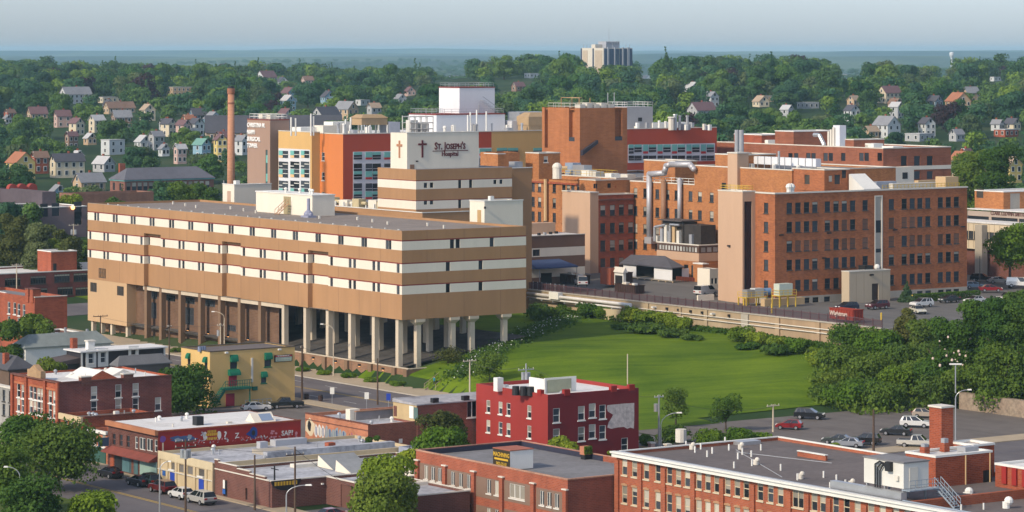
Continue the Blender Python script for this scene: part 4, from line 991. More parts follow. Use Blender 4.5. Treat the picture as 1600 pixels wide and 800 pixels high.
Q.box('cooling_tower',dkm,1.0,.6,zt-.1,x1-.5,6.2,zt+4.0); Q.box('cooling_tower',dkm,1.2,6.8,zt-.1,x1-.5,14,zt+4.4); Q.box('canopy',mat('dark_canopy',(.09,.075,.07),.7),.4,6.5,zt+4.5,x1,14.6,zt+4.75)
for k,(y,h,m) in enumerate(((7.3,2.6,M['trim']),(8.8,3.4,M['beige']),(10.4,2.4,M['metal']),(11.6,3.6,M['trim']),(13,2.8,M['steel']),(14.8,1.2,M['trim']),(3,2,M['steel']))):
    Q.box('pump_unit',m,.45,y,zt-.1,1.15,y+.9,zt+h)
q=MB(); q.path([(.3,15.5,zt),(.3,15.5,zt+3),(.5,12,zt+3.6)],.3,8); q.path([(.2,10,zt+.3),(.2,10,zt+3.8),(.3,7,zt+3.8)],.25,8); q.build('pipe',M['metal'],Q.root)
# ================================================================== five-storey brick ward block
J=Bld('ward_block','five-storey orange brick ward block with rows of sash windows and a tan lift tower','building',1211,600,8.7)
JX=J.lx(1511); JZ=J.z(303.5); JY=10.5
jc=[1233.5,1247,1260.5,1273.5,1293,1306.5,1319.5,1332.5,1352,1393,1413,1425.5,1437.5,1450,1469.5,1482,1494.5]
jz=[17.6,13.9,10.2,6.55,2.55]
ops=[]
for i,p_ in enumerate(jc):
    u=J.lx(p_)
    for j,zc in enumerate(jz):
        if j==4 and p_<1240: continue
        var=None
        var=R.choice((0,0,0,3,0))
        if (j==2 and (i*7)%5) or (j==1 and i in(6,8,9,10,11)): var=5
        ops.append(op(u,zc,1.42,2.05)); J.win('R',0,u,zc,1.42,2.05,'sash',var,M['framedark'])
bops=[op(J.lx(p_),-.1,1.5,1.15) for p_ in (1245,1260,1274,1292,1437,1450,1470,1482,1494)]
up0,up1=J.lx(1366.5),J.lx(1379)
lops=[op(J.ly(1197),zc,1.3,2.05) for zc in jz]
mb=MB(); J.face(mb,'L',0,0,6,1.4,JZ,lops); J.face(mb,'R',0,0,JX,1.4,JZ,ops+[(up0,up1,1.5,JZ-1.2)])
mb.quad((JX,0,0),(JX,JY,0),(JX,JY,JZ),(JX,0,JZ)); mb.quad((0,6,0),(0,6,JZ),(0,JY,JZ),(0,JY,0))
a_=[(0,0),(JX,0)]; mb.box(.003,.003,JZ-.45,JX-.003,.35,JZ-.003); mb.box(.003,.35,JZ-.45,.35,6,JZ-.003)
mb.build('wall',M['brickJ'],J.root)
for o in lops: J.win('L',0,(o[0]+o[1])/2,o[2],1.3,2.05,'sash',0,M['framedark'])
mb=MB(); J.face(mb,'R',-.06,0,JX,-.8,1.4,bops); J.face(mb,'L',-.06,0,6,-.8,1.4,[]); mb.quad((-.06,-.06,1.4),(JX,-.06,1.4),(JX,.05,1.4),(-.06,.05,1.4)); mb.build('plinth',M['concrete'],J.root)
for o in bops: J.win('R',-.06,(o[0]+o[1])/2,o[2],1.5,1.15,'sash',0,M['framedark'],sill=False)
q=MB(); q.box(-.15,-.15,JZ,JX+.15,.45,JZ+.28); q.box(-.15,.45,JZ,.45,6,JZ+.28); q.build('coping',M['trim'],J.root)
# central glazed strip
pm=mat('grey_spandrel',(.40,.36,.30),.6,.08); strip_=[]
zz0,zz1=1.5,JZ-1.2
q=MB(); q.box(up0,-.06,zz0,up0+.28,.25,zz1); q.box(up1-.28,-.06,zz0,up1,.25,zz1); q.box(up0,-.06,zz1,up1,.25,zz1+.25); q.build('strip_frame',M['trim'],J.root)
q=MB().box(up0+.28,.1,zz0,up1-.28,.2,zz1,0); st=q.build('spandrel_strip',pm,J.root)
for a,b_ in ((.62,.75),(.41,.45),(.14,.26)): MB().box(up0+.4,.06,lerp(zz0,zz1,a),up1-.4,.098,lerp(zz0,zz1,b_)).build('glazing',M['glass'],st)
# tan lift tower on the left
tx=-3.2; ty=6.0; tyl=J.ly(1122,tx); TZ=J.z(299,tx,ty)
ts=[(J.lx(1163,ty),J.lx(1175,ty),1.0,J.z(315,tx,ty))]
J.block(tx,ty,.0-.003,tyl,-.5,TZ,M['tanpanel'],Rr=ts,name='lift_tower',roof=M['roofwhite'],par=.2,coping=M['trim'])
J.win('R',ty,(ts[0][0]+ts[0][1])/2,1.0,ts[0][1]-ts[0][0],ts[0][3]-1.0,'plain',0,gl=glass('dark_blue_glass',(.008,.009,.02),.15,.4,False),kids=False)
rail(J,tx+.3,ty+.3,-.4,tyl-.3,TZ+.05,M['yellow'],.9)
J.box('wall_lamp',M['black'],tx-.4,J.ly(1140,tx)-.3,J.z(387,tx,ty),tx-.003,J.ly(1140,tx)+.3,J.z(384.5,tx,ty))
for p_,py_ in ((1220,368),(1295,365),(1398,360),(1504,355),(1287,404)): 
    u=J.lx(p_); J.box('wall_lamp',M['black'],u-.45,-.35,J.z(py_,u,0),u+.45,-.003,J.z(py_-2,u,0))
# roof and rooms behind
q=MB().quad((.35,.35,JZ-.45),(JX-.003,.35,JZ-.45),(JX-.003,JY,JZ-.45),(.35,JY,JZ-.45)).quad((22,JY,JZ-.45),(JX,JY,JZ-.45),(JX,50,JZ-.45),(22,50,JZ-.45)); q.build('roof',M['roofdark'],J.root)
J.box('rear_wall',M['brickJ'],22.1,JY+.1,0,JX-.1,50,JZ-.5)
cx,cy=to_sr(J.X,J.Y)
hx,hy=405.4-cx,475.7-cy
hz1=J.z(265,hx,hy); hyl=J.ly(1238,hx); hxr=J.lx(1348,hy)
J.block(hx,hy,J.lx(1327,hy),hyl,JZ-.45,hz1,M['brickJ'],L=[op(J.ly(1261,hx),JZ+.8,1.6,1.9)],Rr=[op(J.lx(1298,hy),JZ+1.4,1.0,1.3),op(J.lx(1308.5,hy),JZ+.9,1.5,1.9),op(J.lx(1319,hy),JZ+2.1,1.2,1.6)],name='roof_house',roof=M['roofgrey'],par=.2,coping=M['trim'])
J.win('L',hx,J.ly(1261,hx),JZ+.8,1.6,1.9,'plain',0,gl=lv,kids=False); J.win('R',hy,J.lx(1298,hy),JZ+1.4,1,1.3,'sash',4,kids=False); J.win('R',hy,J.lx(1308.5,hy),JZ+.9,1.5,1.9,'sash',0,M['framedark'],kids=False); J.win('R',hy,J.lx(1319,hy),JZ+2.1,1.2,1.6,'plain',0,kids=False)
J.box('roof_house',M['brickJ'],J.lx(1327,hy)+.01,hy+2.5,JZ-.45,hxr,hyl,hz1-.3)
sx0,sx1=J.lx(1327,hy-.5),J.lx(1352,hy-.5); x2,x3=J.lx(1350,3.5),J.lx(1376,3.5)
MB().add([(sx0,hy-.4,hz1-1.0),(sx1,hy-.4,hz1-1.0),(x3,3.5,JZ+.2),(x2,3.5,JZ+.2),(sx0,hy-.4,JZ-.45),(sx1,hy-.4,JZ-.45),(x3,3.5,JZ-.45),(x2,3.5,JZ-.45)],[(3,2,1,0),(4,5,6,7),(3,7,6,2),(2,6,5,1),(1,5,4,0),(0,4,7,3)]).build('sloping_bulkhead',M['white'],J.root)
q=MB(); yy=7
for k,(p_,w_,h,m) in enumerate(((1395,22,1.5,M['trim']),(1372,9,2.2,mat('blue_grey_duct',(.33,.36,.42),.6)),(1440,10,2.0,M['beige']),(1470,8,1.2,M['trim']))):
    u=J.lx(p_,yy+k); J.box('roof_duct',m,u,yy+k*1.5,JZ-.45,u+w_*.6,yy+k*1.5+1.2,JZ+h*.6)
q=MB()
y0_=1.2
for k in range(22): u=lerp(J.lx(1385),JX-1,k/21); q.tube((u,y0_,JZ-.4),(u,y0_,JZ+1.0),.05,n=4)
q.tube((J.lx(1385),y0_,JZ+1),(JX-1,y0_,JZ+1),.06,n=4); q.tube((J.lx(1385),y0_,JZ+.5),(JX-1,y0_,JZ+.5),.05,n=4); q.build('roof_railing',M['yellow'],J.root)
J.box('roof_unit',M['beige'],JX-4,2,JZ-.45,JX-.5,5,JZ+2.2)
for p_ in (1233,1237):
    u=J.lx(p_,2.5); q=MB().tube((u,2.5,JZ-.4),(u,2.5,JZ+.9),.5,.5,8); q.ball((u,2.5,JZ+1.2),.7,8,4); q.build('roof_fan',M['white'],J.root)
for k in range(9): u=J.lx(1250+k*9,1.0+.3*(k%3)); J.box('roof_vent',M['white'],u,1.0+.4*(k%3),JZ-.45,u+.3,1.3+.4*(k%3),JZ+.15)
# beige garage block standing before it
G=Bld('garage_block','plain beige block with one tall dark door, in front of the brick ward block','building',1327,603,8.7)
x1,y1,zt=G.lx(1391),G.ly(1315),G.z(424.5)
du=G.lx(1367.5); G.block(0,0,x1,y1,-.5,zt,M['beige' ] if False else mat('beige_concrete',(.45,.365,.26),.85,.06,.4,streak=True),Rr=[(du-.85,du+.85,.4,G.z(443,du))],roof=M['roofdark'],par=.15,coping=M['trim'],cz=.1)
G.box('door',mat('dark_brown_door',(.05,.03,.022),.6),du-.85,.15,.4,du+.85,.19,G.z(443,du))
jm2=mat('seam',(.34,.27,.19),.85,.05)
for p_ in (1338,1350,1379): u=G.lx(p_); G.box('seam',jm2,u-.05,-.01,0,u+.05,.0,zt-.3)
G.box('roof_unit',M['black'],x1*.55,2,zt-.1,x1*.75,4,zt+.8); G.box('wall_lamp',M['black'],G.lx(1361)-.4,-.4,G.z(431,4),G.lx(1361)+.4,-.003,G.z(428.5,4)); q=MB().ball((x1*.8,1.5,zt+.5),.6,8,5); q.build('vent_cap',M['white'],G.root)
# ================================================================== back brick building
BK=Bld('rear_brick_building','long brown brick building with slit windows, behind the ward block roof','building',1380,722,12)
x1,y1,zt=BK.lx(1486),BK.ly(1120),BK.z(231.5)
bL=[];bR=[]
for p_ in (1235,1244,1263,1271,1290,1298,1317.5,1346,1354,1374.5): u=BK.ly(p_); bL.append(op(u,BK.z(251.5,0,u),1.6,1.9))
for p_ in (1412.5,1433,1453): u=BK.lx(p_); bR += [op(u,BK.z(259,u),1.9,2.3),op(u,BK.z(279.5,u),1.9,1.8)]
BK.block(0,0,x1,y1,0,zt,brick('rear_brick',(.30,.105,.055),(.24,.08,.042),bw=1.2,bh=.3),bL,bR,roof=M['roofwhite'],coping=M['trim'])
for o in bL: BK.win('L',0,(o[0]+o[1])/2,o[2],1.6,1.9,'plain',0,kids=False)
for o in bR: BK.win('R',0,(o[0]+o[1])/2,o[2],1.9,o[3]-o[2],'plain',0,kids=False)
u=x1; BK.box('white_band',M['cream'],BK.lx(1413),-.06,BK.z(266,4),x1,-.003,BK.z(260,4))
w1=BK.ly(1380,-.0); BK.box('pale_wall',M['cream'],-5,0.5,0,-.05,BK.ly(1340,-5),BK.z(259,-5,10)); BK.box('pale_wall',M['cream'],-.05,-3,0,BK.lx(1428,-3),-.06-.003,BK.z(261.5,0,-3))
BK.box('door',M['black'],BK.lx(1414,-3)-.8,-3.05,BK.z(280,0,-3),BK.lx(1414,-3)+.8,-3.003,BK.z(270,0,-3))
BK.block(1,BK.ly(1240,1),14,BK.ly(1211,1),zt-.5,BK.z(205,1,BK.ly(1240,1)),brick('rear_brick',(1,1,1),(1,1,1)),name='roof_house',roof=M['roofwhite'],par=.2,coping=M['white'])
BK.block(0.5,BK.ly(1334,.5),10,BK.ly(1320.5,.5),zt-.5,BK.z(218,.5,BK.ly(1334)),brick('rear_brick',(1,1,1),(1,1,1)),name='roof_house',roof=M['roofwhite'],par=.2,coping=M['trim'])
BK.block(3,BK.ly(1190,3),12,BK.ly(1147,3),zt-.5,BK.z(211,3,BK.ly(1190)),M['brickR'],name='roof_house',roof=M['roofwhite'],par=.2,coping=M['white'])
u=BK.ly(1312,4); BK.box('stack_box',wm,4,u,zt-.5,6,u+2.4,BK.z(196,4,u)); q=MB()
u=BK.ly(1303,3.5)
for k in range(3): q.box(3.5,u+k*.9,zt-.5,4.1,u+.6+k*.9,BK.z(199,4,u)-.5*k)
q.build('stack_box',M['trim'],BK.root)
u=BK.ly(1284,3); q=MB(); q.path([(3,BK.ly(1272,3),BK.z(211,3,u)),(3,BK.ly(1280,3),BK.z(211,3,u)),(3,BK.ly(1288,3),zt)],.5,8); q.build('duct',M['metal'],BK.root)
for p_,w_,h in ((1365,9,1.3),(1345,5,1.8),(1356,3,.9),(1400,4,.8),(1200,3,1.2)): u=BK.ly(p_,4) if p_<1380 else 1; BK.box('roof_unit',M['white'],4,u,zt-.5,7,u+w_,zt+h-.5)
# cream office centre on the right
L_=Bld('office_centre','low cream office centre with ribbon windows and a brick penthouse, at the right edge','building',1720,640,9)
y1=L_.ly(1480)
def bandL(py0,py1,m,name,x=0,ops=()):
    mb=MB(); ua=L_.ly(1550,x); L_.face(mb,'L',x,0,y1,L_.z(py0,x,ua),L_.z(py1,x,ua),ops); mb.quad((x,0,L_.z(py0,x,ua)),(x+8,0,L_.z(py0,x,ua)),(x+8,0,L_.z(py1,x,ua)),(x,0,L_.z(py1,x,ua))); return mb.build(name,m,L_.root)
ua=L_.ly(1550)
zz=lambda v,x=0: L_.z(v,x,ua)
crm=mat('cream_siding',(.62,.52,.37),.75,.06)
o=[(L_.ly(b_),L_.ly(a),zz(376),zz(363)) for a,b_ in ((1500,1527),(1540,1570),(1580,1600))]
bandL(391,350,crm,'wall',0,o)
for a in o: L_.win('L',0,(a[0]+a[1])/2,a[2],a[1]-a[0],a[3]-a[2],'grid',0,M['framedark'])
q=MB()
for k in range(40): u=1+k*1.6; q.box(-.08,u,zz(389),-.003,u+.15,zz(351.5))
q.build('siding_ribs',mat('siding_rib',(.5,.42,.3),.8),L_.root)
bandL(440,391.2,M['brickB'],'base_wall',.8)
MB().box(-.2,0,zz(350),10,y1,zz(347.5)).build('roof_terrace',M['roofwhite'],L_.root)
o=[(L_.ly(b_,6),L_.ly(a,6),zz(352,6),zz(341,6)) for a,b_ in ((1500,1545),(1549,1590),(1592,1640))]
bandL(353,331,mat('taupe_fascia',(.36,.29,.24),.8,.06),'fascia_wall',6,o)
for a in o: L_.win('L',6,(a[0]+a[1])/2,a[2],a[1]-a[0],a[3]-a[2],'plain',0,kids=False)
zt=zz(331,6); MB().box(5.8,0,zt+.003,26,y1,zt+.2).build('roof',M['roofwhite'],L_.root)
letters('CLARK LUDWIN SMITH CENTER',1.15,mat('sign_brown',(.12,.06,.05),.6),L_.root,(5.95,L_.ly(1548,6),zz(337.5,6)),'L',.05,'LEFT',squeeze=.85)
u0,u1=L_.ly(1568,9),L_.ly(1523,9); L_.block(9,u0,26,u1,zt+.2,zz(301,9),M['brickK'],L=[op(L_.ly(1531,9),zz(313,9),2.2,2.0)],Rr=[(11,14,zt+.2,zt+3.6)],name='penthouse',roof=M['roofwhite'],par=.2,coping=M['white'])
L_.win('L',9,L_.ly(1531,9),zz(313,9),2.2,2.0,'plain',0,gl=lv,kids=False); L_.box('door',M['concrete'],11,u0+.1,zt+.2,14,u0+.14,zt+3.6)
u=L_.ly(1532,-1); L_.box('concrete_pier',M['concrete'],-1.6,u-1.1,0,-.003,u+1.1,zz(352))
# ================================================================== town block in front
ROOFS=M['roofsilver']
def town(name,label,px,D,pl,pr,yt,m,roof,cat='building',z0=0,L=(),Rr=(),coping=None,par=.5,x1=None,y1=None,**kw):
    b=Bld(name,label,cat,px,D,z0); b.x1=x1 or b.lx(pr); b.y1=y1 or b.ly(pl); b.zt=b.z(yt)
    b.block(0,0,b.x1,b.y1,0,b.zt,m,[o[:4] for o in L(b)] if callable(L) else L,[o[:4] for o in Rr(b)] if callable(Rr) else Rr,roof=roof,coping=coping,par=par,**kw); return b
def wl(items,w_,h_,style='sash',frame=None,var=None,kids=True,face='L',at=0):
    def f(b):
        r=[]
        for p,py in items:
            u=b.ly(p,at) if face=='L' else b.lx(p,at)
            z=b.z(py,*( (at,u) if face=='L' else (u,at)))-h_/2
            r.append(op(u,z,w_,h_)); b.win(face,at,u,z,w_,h_,style,var,frame or M['white'],kids=kids)
        return r
    return f
def wr(items,w_,h_,*a,**k): return wl(items,w_,h_,*a,face='R',**k)
def roofvents(b,n,z,x0,x1,y0,y1,seed,mats=None,hmax=.9):
    rr=random.Random(seed)
    for k in range(n):
        x=rr.uniform(x0,x1); y=rr.uniform(y0,y1); h=rr.uniform(.4,hmax); t=rr.random()
        q=MB()
        if t<.5: q.tube((x,y,z),(x,y,z+h),.1,.1,7)
        elif t<.8: q.tube((x,y,z),(x,y,z+h*.7),.2,.2,8); q.ball((x,y,z+h*.7),.32,8,3,half=True)
        else: q.box(x,y,z,x+.7,y+.6,z+h*.6)
        q.build('roof_vent',rr.choice(mats or (M['white'],M['metal'],M['steel'],M['trim'])),b.root)
# --- three-storey red brick corner block
def f1L(b):
    r=wl([(29,610),(36,612),(48.5,608+4),(54.5,614),(60.5,615),(66,616),(78.5,619),(85.5,621),(29,632),(36,634),(48.5,635),(54.5,636),(60.5,638),(66,639),(78.5,641),(85.5,643),(29,655),(36,657),(78.5,665),(85.5,667)],1.05,2.0)(b); return r
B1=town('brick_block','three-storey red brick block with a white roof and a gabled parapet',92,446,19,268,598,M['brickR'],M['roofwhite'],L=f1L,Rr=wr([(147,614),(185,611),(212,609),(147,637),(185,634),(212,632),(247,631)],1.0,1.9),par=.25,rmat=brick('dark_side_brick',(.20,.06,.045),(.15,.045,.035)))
z=B1.zt; x1,y1=B1.x1,B1.y1
arch=brick('orange_arch_brick',(.42,.13,.05),(.36,.11,.045))
for p in (33,57.5,82): u=B1.ly(p); B1.box('cornice_band',arch,-.12,u-2.2,z-1.3,-.003,u+2.2,z-1.0)
for p in (20.5,42,71.5,91): u=B1.ly(p); B1.box('pilaster',M['brickR'],-.3,u-.35,0,-.003,u+.35,z+.1)
B1.box('cornice',M['brickB'],-.35,-.05,z-.05,.35,y1,z+.14); B1.box('cornice',M['brickB'],.36,-.25,z-.05,x1,.05,z+.1)
u=B1.ly(56); q=MB(); q.box(-.3,u-2.2,z+.15,.5,u+2.2,z+1.2); q.add([(-.3,u-1.6,z+1.2),(-.3,u+1.6,z+1.2),(-.3,u,z+2.0),(.5,u-1.6,z+1.2),(.5,u+1.6,z+1.2),(.5,u,z+2.0)],[(0,2,1),(3,4,5),(0,3,5,2),(2,5,4,1)]); q.build('gabled_parapet',brick('tan_gable',(.42,.27,.14),(.36,.22,.12)),B1.root)
for p,w_ in ((134,.8),(200,.8)): u=B1.lx(p); q=MB().box(u-w_,-.2,z-.6,u+w_,.7,z+.55).build('chimney',M['brickB'],B1.root); MB().box(u-w_-.1,-.3,z+.553,u+w_+.1,.8,z+.7).build('cap',M['trim'],q)
def gable(b,x0,y0,x1,y1,z0,h,mroof,mend,axis='y',parent=None,name='roof_lantern',over=.0):
    q=MB()
    if axis=='y':
        xm=(x0+x1)/2
        q.add([(x0,y0,z0),(x1,y0,z0),(xm,y0,z0+h),(x0,y1,z0),(x1,y1,z0),(xm,y1,z0+h)],[(0,3,5,2),(1,2,5,4)],0).add([(x0,y0,z0),(x1,y0,z0),(xm,y0,z0+h),(x0,y1,z0),(x1,y1,z0),(xm,y1,z0+h)],[(0,2,1),(3,4,5)],1)
    else:
        ym=(y0+y1)/2
        q.add([(x0,y0,z0),(x0,y1,z0),(x0,ym,z0+h),(x1,y0,z0),(x1,y1,z0),(x1,ym,z0+h)],[(0,2,5,3),(1,4,5,2)],0).add([(x0,y0,z0),(x0,y1,z0),(x0,ym,z0+h),(x1,y0,z0),(x1,y1,z0),(x1,ym,z0+h)],[(0,1,2),(3,5,4)],1)
    return q.build(name,[mroof,mend],parent or b.root)
u=B1.lx(156,3); gable(B1,u-2.7,2.2,u+2.7,9,z-.25,1.35,M['white'],M['brickR'])
u=B1.lx(188,7); gable(B1,u-2,6,u+2,10,z-.25,.9,M['white'],M['trim'])
roofvents(B1,9,z-.25,3,x1-2,2,y1-2,3)
# --- two-storey with cream cornice
B2=town('brick_shop','small red brick shop with a cream cornice and three tall white windows',129,440,94.5,240,653,M['brickR'],M['roofdark'],L=wl([(103.5,663),(112.5,665.5),(123.5,668.5)],.9,1.75))
B2.box('cornice',mat('cream_stone',(.55,.43,.26),.8,.1),-.35,-.1,B2.zt-.75,-.003,B2.y1,B2.zt+.1); B2.box('coping',M['brickB'],.3,-.1,B2.zt+.003,B2.x1,.35,B2.zt+.14)
roofvents(B2,7,B2.zt-.5,3,B2.x1-1,1,B2.y1-1,5)
B3=town('brick_shop','narrow orange brick shop with two white-hooded windows and a green shopfront',168,433.5,138,200,676,brick('orange_shop_brick',(.48,.17,.085),(.40,.13,.065)),M['roofgrey'],L=wl([(148,685),(162.5,689)],.9,1.7))
B3.box('cornice',M['white'],-.35,-.1,B3.zt-.3,-.003,B3.y1,B3.zt+.12); B3.box('shopfront',mat('dark_green_front',(.03,.09,.07),.5),-.1,.4,.1,-.003,B3.y1-.4,2.2)
B3.box('sill_band',M['white'],-.15,.1,2.25,-.003,B3.y1,2.42)
# --- long dark brick shop with the red painted side
dkbr=brick('dark_shop_brick',(.13,.045,.032),(.09,.032,.025)); redpaint=mat('red_painted_wall',(.27,.02,.016),.7,.12,.4,streak=True)
B4=Bld('mural_shop','long two-storey brick shop with a white roof and a red side wall covered in graffiti','building',247,417,0)
b=B4; x1,y1=b.lx(470),b.ly(169); zt=b.z(674); b.zt=zt
L=[];
for p,w_,st,fr in ((178,1.0,'sash',M['brickB']),(189,1.0,'sash',M['brickB']),(200,1.0,'sash',M['brickB']),(213.2,.75,'sash',M['white']),(222.5,1.7,'double',M['white']),(234,1.7,'double',M['white']),(243.7,.75,'sash',M['white'])):
    u=b.ly(p); zc=b.z(693+(p-222)*.16,0,u)-.85; L.append(op(u,zc,w_,1.65)); b.win('L',0,u,zc,w_,1.65,st,0,fr,sill=False)
b.face(mb:=MB(),'L',0,0,y1,0,zt,L); mb.quad((x1,0,0),(x1,y1,0),(x1,y1,zt),(x1,0,zt)).quad((x1,y1,0),(0,y1,0),(0,y1,zt),(x1,y1,zt)); mb.build('wall',dkbr,b.root)
MB().quad((0,0,0),(x1,0,0),(x1,0,zt),(0,0,zt)).build('red_wall',redpaint,b.root)
MB().quad((0,0.01,zt-.12),(x1,.01,zt-.12),(x1,y1,zt-.12),(0,y1,zt-.12)).build('roof',M['roofwhite'],b.root)
b.box('cornice',mat('terracotta_cornice',(.36,.15,.075),.8,.15),-.5,-.05,zt-.55,-.003,y1,zt+.12); b.box('coping',M['brickR'],.0,-.08,zt-.11,x1,.2,zt+.08)
MB().add([(-1.3,.2,2.75),(-1.3,y1-.3,2.75),(-.003,y1-.3,3.45),(-.003,.2,3.45),(-1.3,.2,2.6),(-1.3,y1-.3,2.6),(-.003,y1-.3,2.6),(-.003,.2,2.6)],[(0,3,2,1),(0,1,5,4),(4,5,6,7),(0,4,7,3),(1,2,6,5)]).build('awning',mat('rust_awning',(.20,.055,.04),.8,.2),b.root)
tealf=mat('pale_teal_front',(.26,.38,.34),.7,.08); gd=M['glass']
u0,u1=b.ly(246),b.ly(219.5); b.box('shopfront',tealf,-.12,u0,.05,-.003,u1,2.55)
for p,w_,m in ((186,2.2,M['black']),(193.5,2.3,mat('teal_glass_front',(.08,.16,.18),.3)),(203,1.2,mat('teal_glass_front',(.08,.16,.18),.3)),(213,1.2,mat('teal_glass_front',(.08,.16,.18),.3)),(207.5,1.6,M['brickB']),(176,1.0,M['brickR'])):
    u=b.ly(p); b.box('shop_window',m,-.1,u-w_/2,.3,-.003,u+w_/2,2.45)
b.box('hanging_sign',mat('blue_sign',(.05,.10,.16),.6),-2.0,b.ly(169)-1,3.4,-.4,b.ly(169)-.85,4.6)
# graffiti painted on the red side (low relief paint layers)
def paintc(n,c): return mat('paint_'+n,c,.7,.05)
pc={'purple':paintc('purple',(.16,.06,.25)),'blue':paintc('blue',(.05,.09,.2)),'yellow':paintc('yellow',(.55,.34,.03)),'white':paintc('white',(.6,.58,.55)),'red':paintc('red',(.5,.08,.06)),'grey':paintc('grey',(.35,.36,.4)),'deep':paintc('deep_blue',(.02,.05,.2)),'pink':paintc('pink',(.5,.22,.25)),'ltblue':paintc('light_blue',(.24,.29,.33)),'violet':paintc('violet',(.25,.05,.22)),'cream':paintc('cream',(.6,.5,.35))}
def gpoly(b,face,at,pts,m,k=1,parent=None,name='graffiti'):
    y=-.004*k
    if face=='R': v=[(u,at+y,z) for u,z in pts]
    else: v=[(at+y,u,z) for u,z in reversed(pts)]
    q=MB(); q.add(v,[tuple(range(len(v)))]); return q.build(name,m,parent or b.root)
def blob(b,face,at,u,z,rx,rz_,m,k=1,n=14,jag=.12,seed=0):
    rr=random.Random(seed); return gpoly(b,face,at,[(u+rx*(1+rr.uniform(-jag,jag))*math.cos(2*math.pi*i/n),z+rz_*(1+rr.uniform(-jag,jag))*math.sin(2*math.pi*i/n)) for i in range(n)],m,k)
def R4(px,py): u=b.lx(px); return u,b.z(py,u,0)
u,z=R4(254.5,686); blob(b,'R',0,u,z,.45,.45,pc['purple'],1); gpoly(b,'R',0,[(u-.12,z-1.6),(u+.12,z-1.6),(u+.12,z-.5),(u-.12,z-.5)],pc['cream'],1)
u,z=R4(287,685); blob(b,'R',0,u,z,1.9,.42,pc['blue'],1,20,.35,4); blob(b,'R',0,u+.9,z+.15,.4,.3,pc['ltblue'],2,9,.3,1); blob(b,'R',0,u-.9,z-.1,.5,.22,pc['ltblue'],2,9,.3,2)
u,z=R4(331,680); blob(b,'R',0,u-1.05,z-.05,.35,.6,pc['white'],1,12,.2,7); blob(b,'R',0,u+1.15,z-.05,.35,.6,pc['white'],1,12,.2,8)
for k,(dy,w_) in enumerate(((.5,.7),(.1,.95),(-.45,.8))):
    for i in range(6): gpoly(b,'R',0,[(u-w_+i*w_/3+.03,z+dy-.17),(u-w_+(i+1)*w_/3-.06,z+dy-.17),(u-w_+(i+1)*w_/3-.02,z+dy+.17),(u-w_+i*w_/3+.05,z+dy+.2)],pc['yellow'],2)
for t_,p_,py_,s_ in (('?',352,686,1.5),('Z',370.5,684,.95),('SAP?',449,680,.95)):
    u,z=R4(p_,py_); letters(t_,s_,pc['white'],b.root,(u,-.012,z),depth=.006,name='graffiti')
u,z=R4(394,676.5); blob(b,'R',0,u+.2,z,.62,.85,pc['deep'],1,16,.06,5); gpoly(b,'R',0,[(u-1.0,z-.1),(u-.3,z-.5),(u-.2,z+.45)],pc['deep'],1); blob(b,'R',0,u+.2,z,.28,.38,M['black'],2,12,.05,6)
rr=random.Random(9)
for k in range(110):
    p_=rr.uniform(300,468); u,z=R4(p_,690-(p_-300)*.055+rr.uniform(-2,4)); gpoly(b,'R',0,[(u,z),(u+rr.uniform(.1,.35),z+rr.uniform(-.1,.1)),(u+rr.uniform(0,.3),z+rr.uniform(.1,.35))],pc[('red','pink','red','ltblue','white')[k%5]],1)
for k in range(9): u,z=R4(315+k*.8,678+rr.uniform(-4,5)); blob(b,'R',0,u,z,.15,.1,pc['grey'],1,6,.4,k)
for k in range(8): u,z=R4(424+rr.uniform(0,8),679+rr.uniform(-5,6)); blob(b,'R',0,u,z,.2,.14,pc['pink'],1,6,.4,k+30)
u,z=R4(463,677); blob(b,'R',0,u,z,.2,.25,pc['pink'],1)
roofvents(b,8,zt-.12,3,x1-3,1.5,y1-2,8)
q=MB().box(b.lx(310,4)-.6,3.4,zt-.12,b.lx(310,4)+.5,4.6,zt+1.1).build('roof_stack',M['black'],b.root)
xx=b.lx(400,3); q=MB().add([(xx-1,1.6,zt-.1),(xx+2.4,1.6,zt-.1),(xx+2.4,4.2,zt-.1),(xx-1,4.2,zt-.1),(xx-1,3.0,zt+1.1),(xx+2.4,3.0,zt+1.1)],[(0,1,5,4),(1,2,5),(2,3,4,5),(3,0,4)]).build('skylight',M['cream'],b.root); MB().add([(xx+.2,1.75,zt+.08),(xx+2.1,1.75,zt+.08),(xx+2.1,2.8,zt+.93),(xx+.2,2.8,zt+.93)],[(0,1,2,3)]).build('glazing',glass('sky_glass',(.10,.13,.18),.15),q)
# --- cream shop with blue doors
crs=mat('cream_block',(.50,.40,.25),.85,.14,.5,streak=True)
B5=Bld('cream_shop','low cream block shop with two bright blue doors and a silver roof','building',333,404,0); b=B5
x1,y1,zt=b.lx(480),b.ly(248),b.z(724); x1=31
o=[]
for p in (267,281,298,313): pass
for p,w_ in ((271,1.2),(284,1.5),(297,1.5),(315,1.5)): u=b.ly(p); o.append(op(u,2.05,w_,1.05)); 
b.block(0,0,x1,y1,0,zt,crs,L=o,roof=ROOFS,par=.4)
for a in o: b.win('L',0,(a[0]+a[1])/2,a[2],a[1]-a[0],1.05,'plain',0,gl=glass('grey_glass',(.07,.065,.06),.3),sill=False,kids=False)
b.box('parapet',mat('cream_parapet',(.55,.46,.30),.85,.1),-.12,-.05,zt-.95,-.003,y1,zt+.1); b.box('ledge',M['trim'],-.2,-.05,1.85,-.003,y1,1.95)
bd=mat('bright_blue_door',(.025,.06,.36),.5,.05)
for p in (270,315): u=b.ly(p); d_=b.box('door',bd,-.08,u-.65,0,-.003,u+.65,1.95); MB().box(-.3,u-.8,2.0,-.003,u+.8,2.2).build('lintel',M['white'],d_)
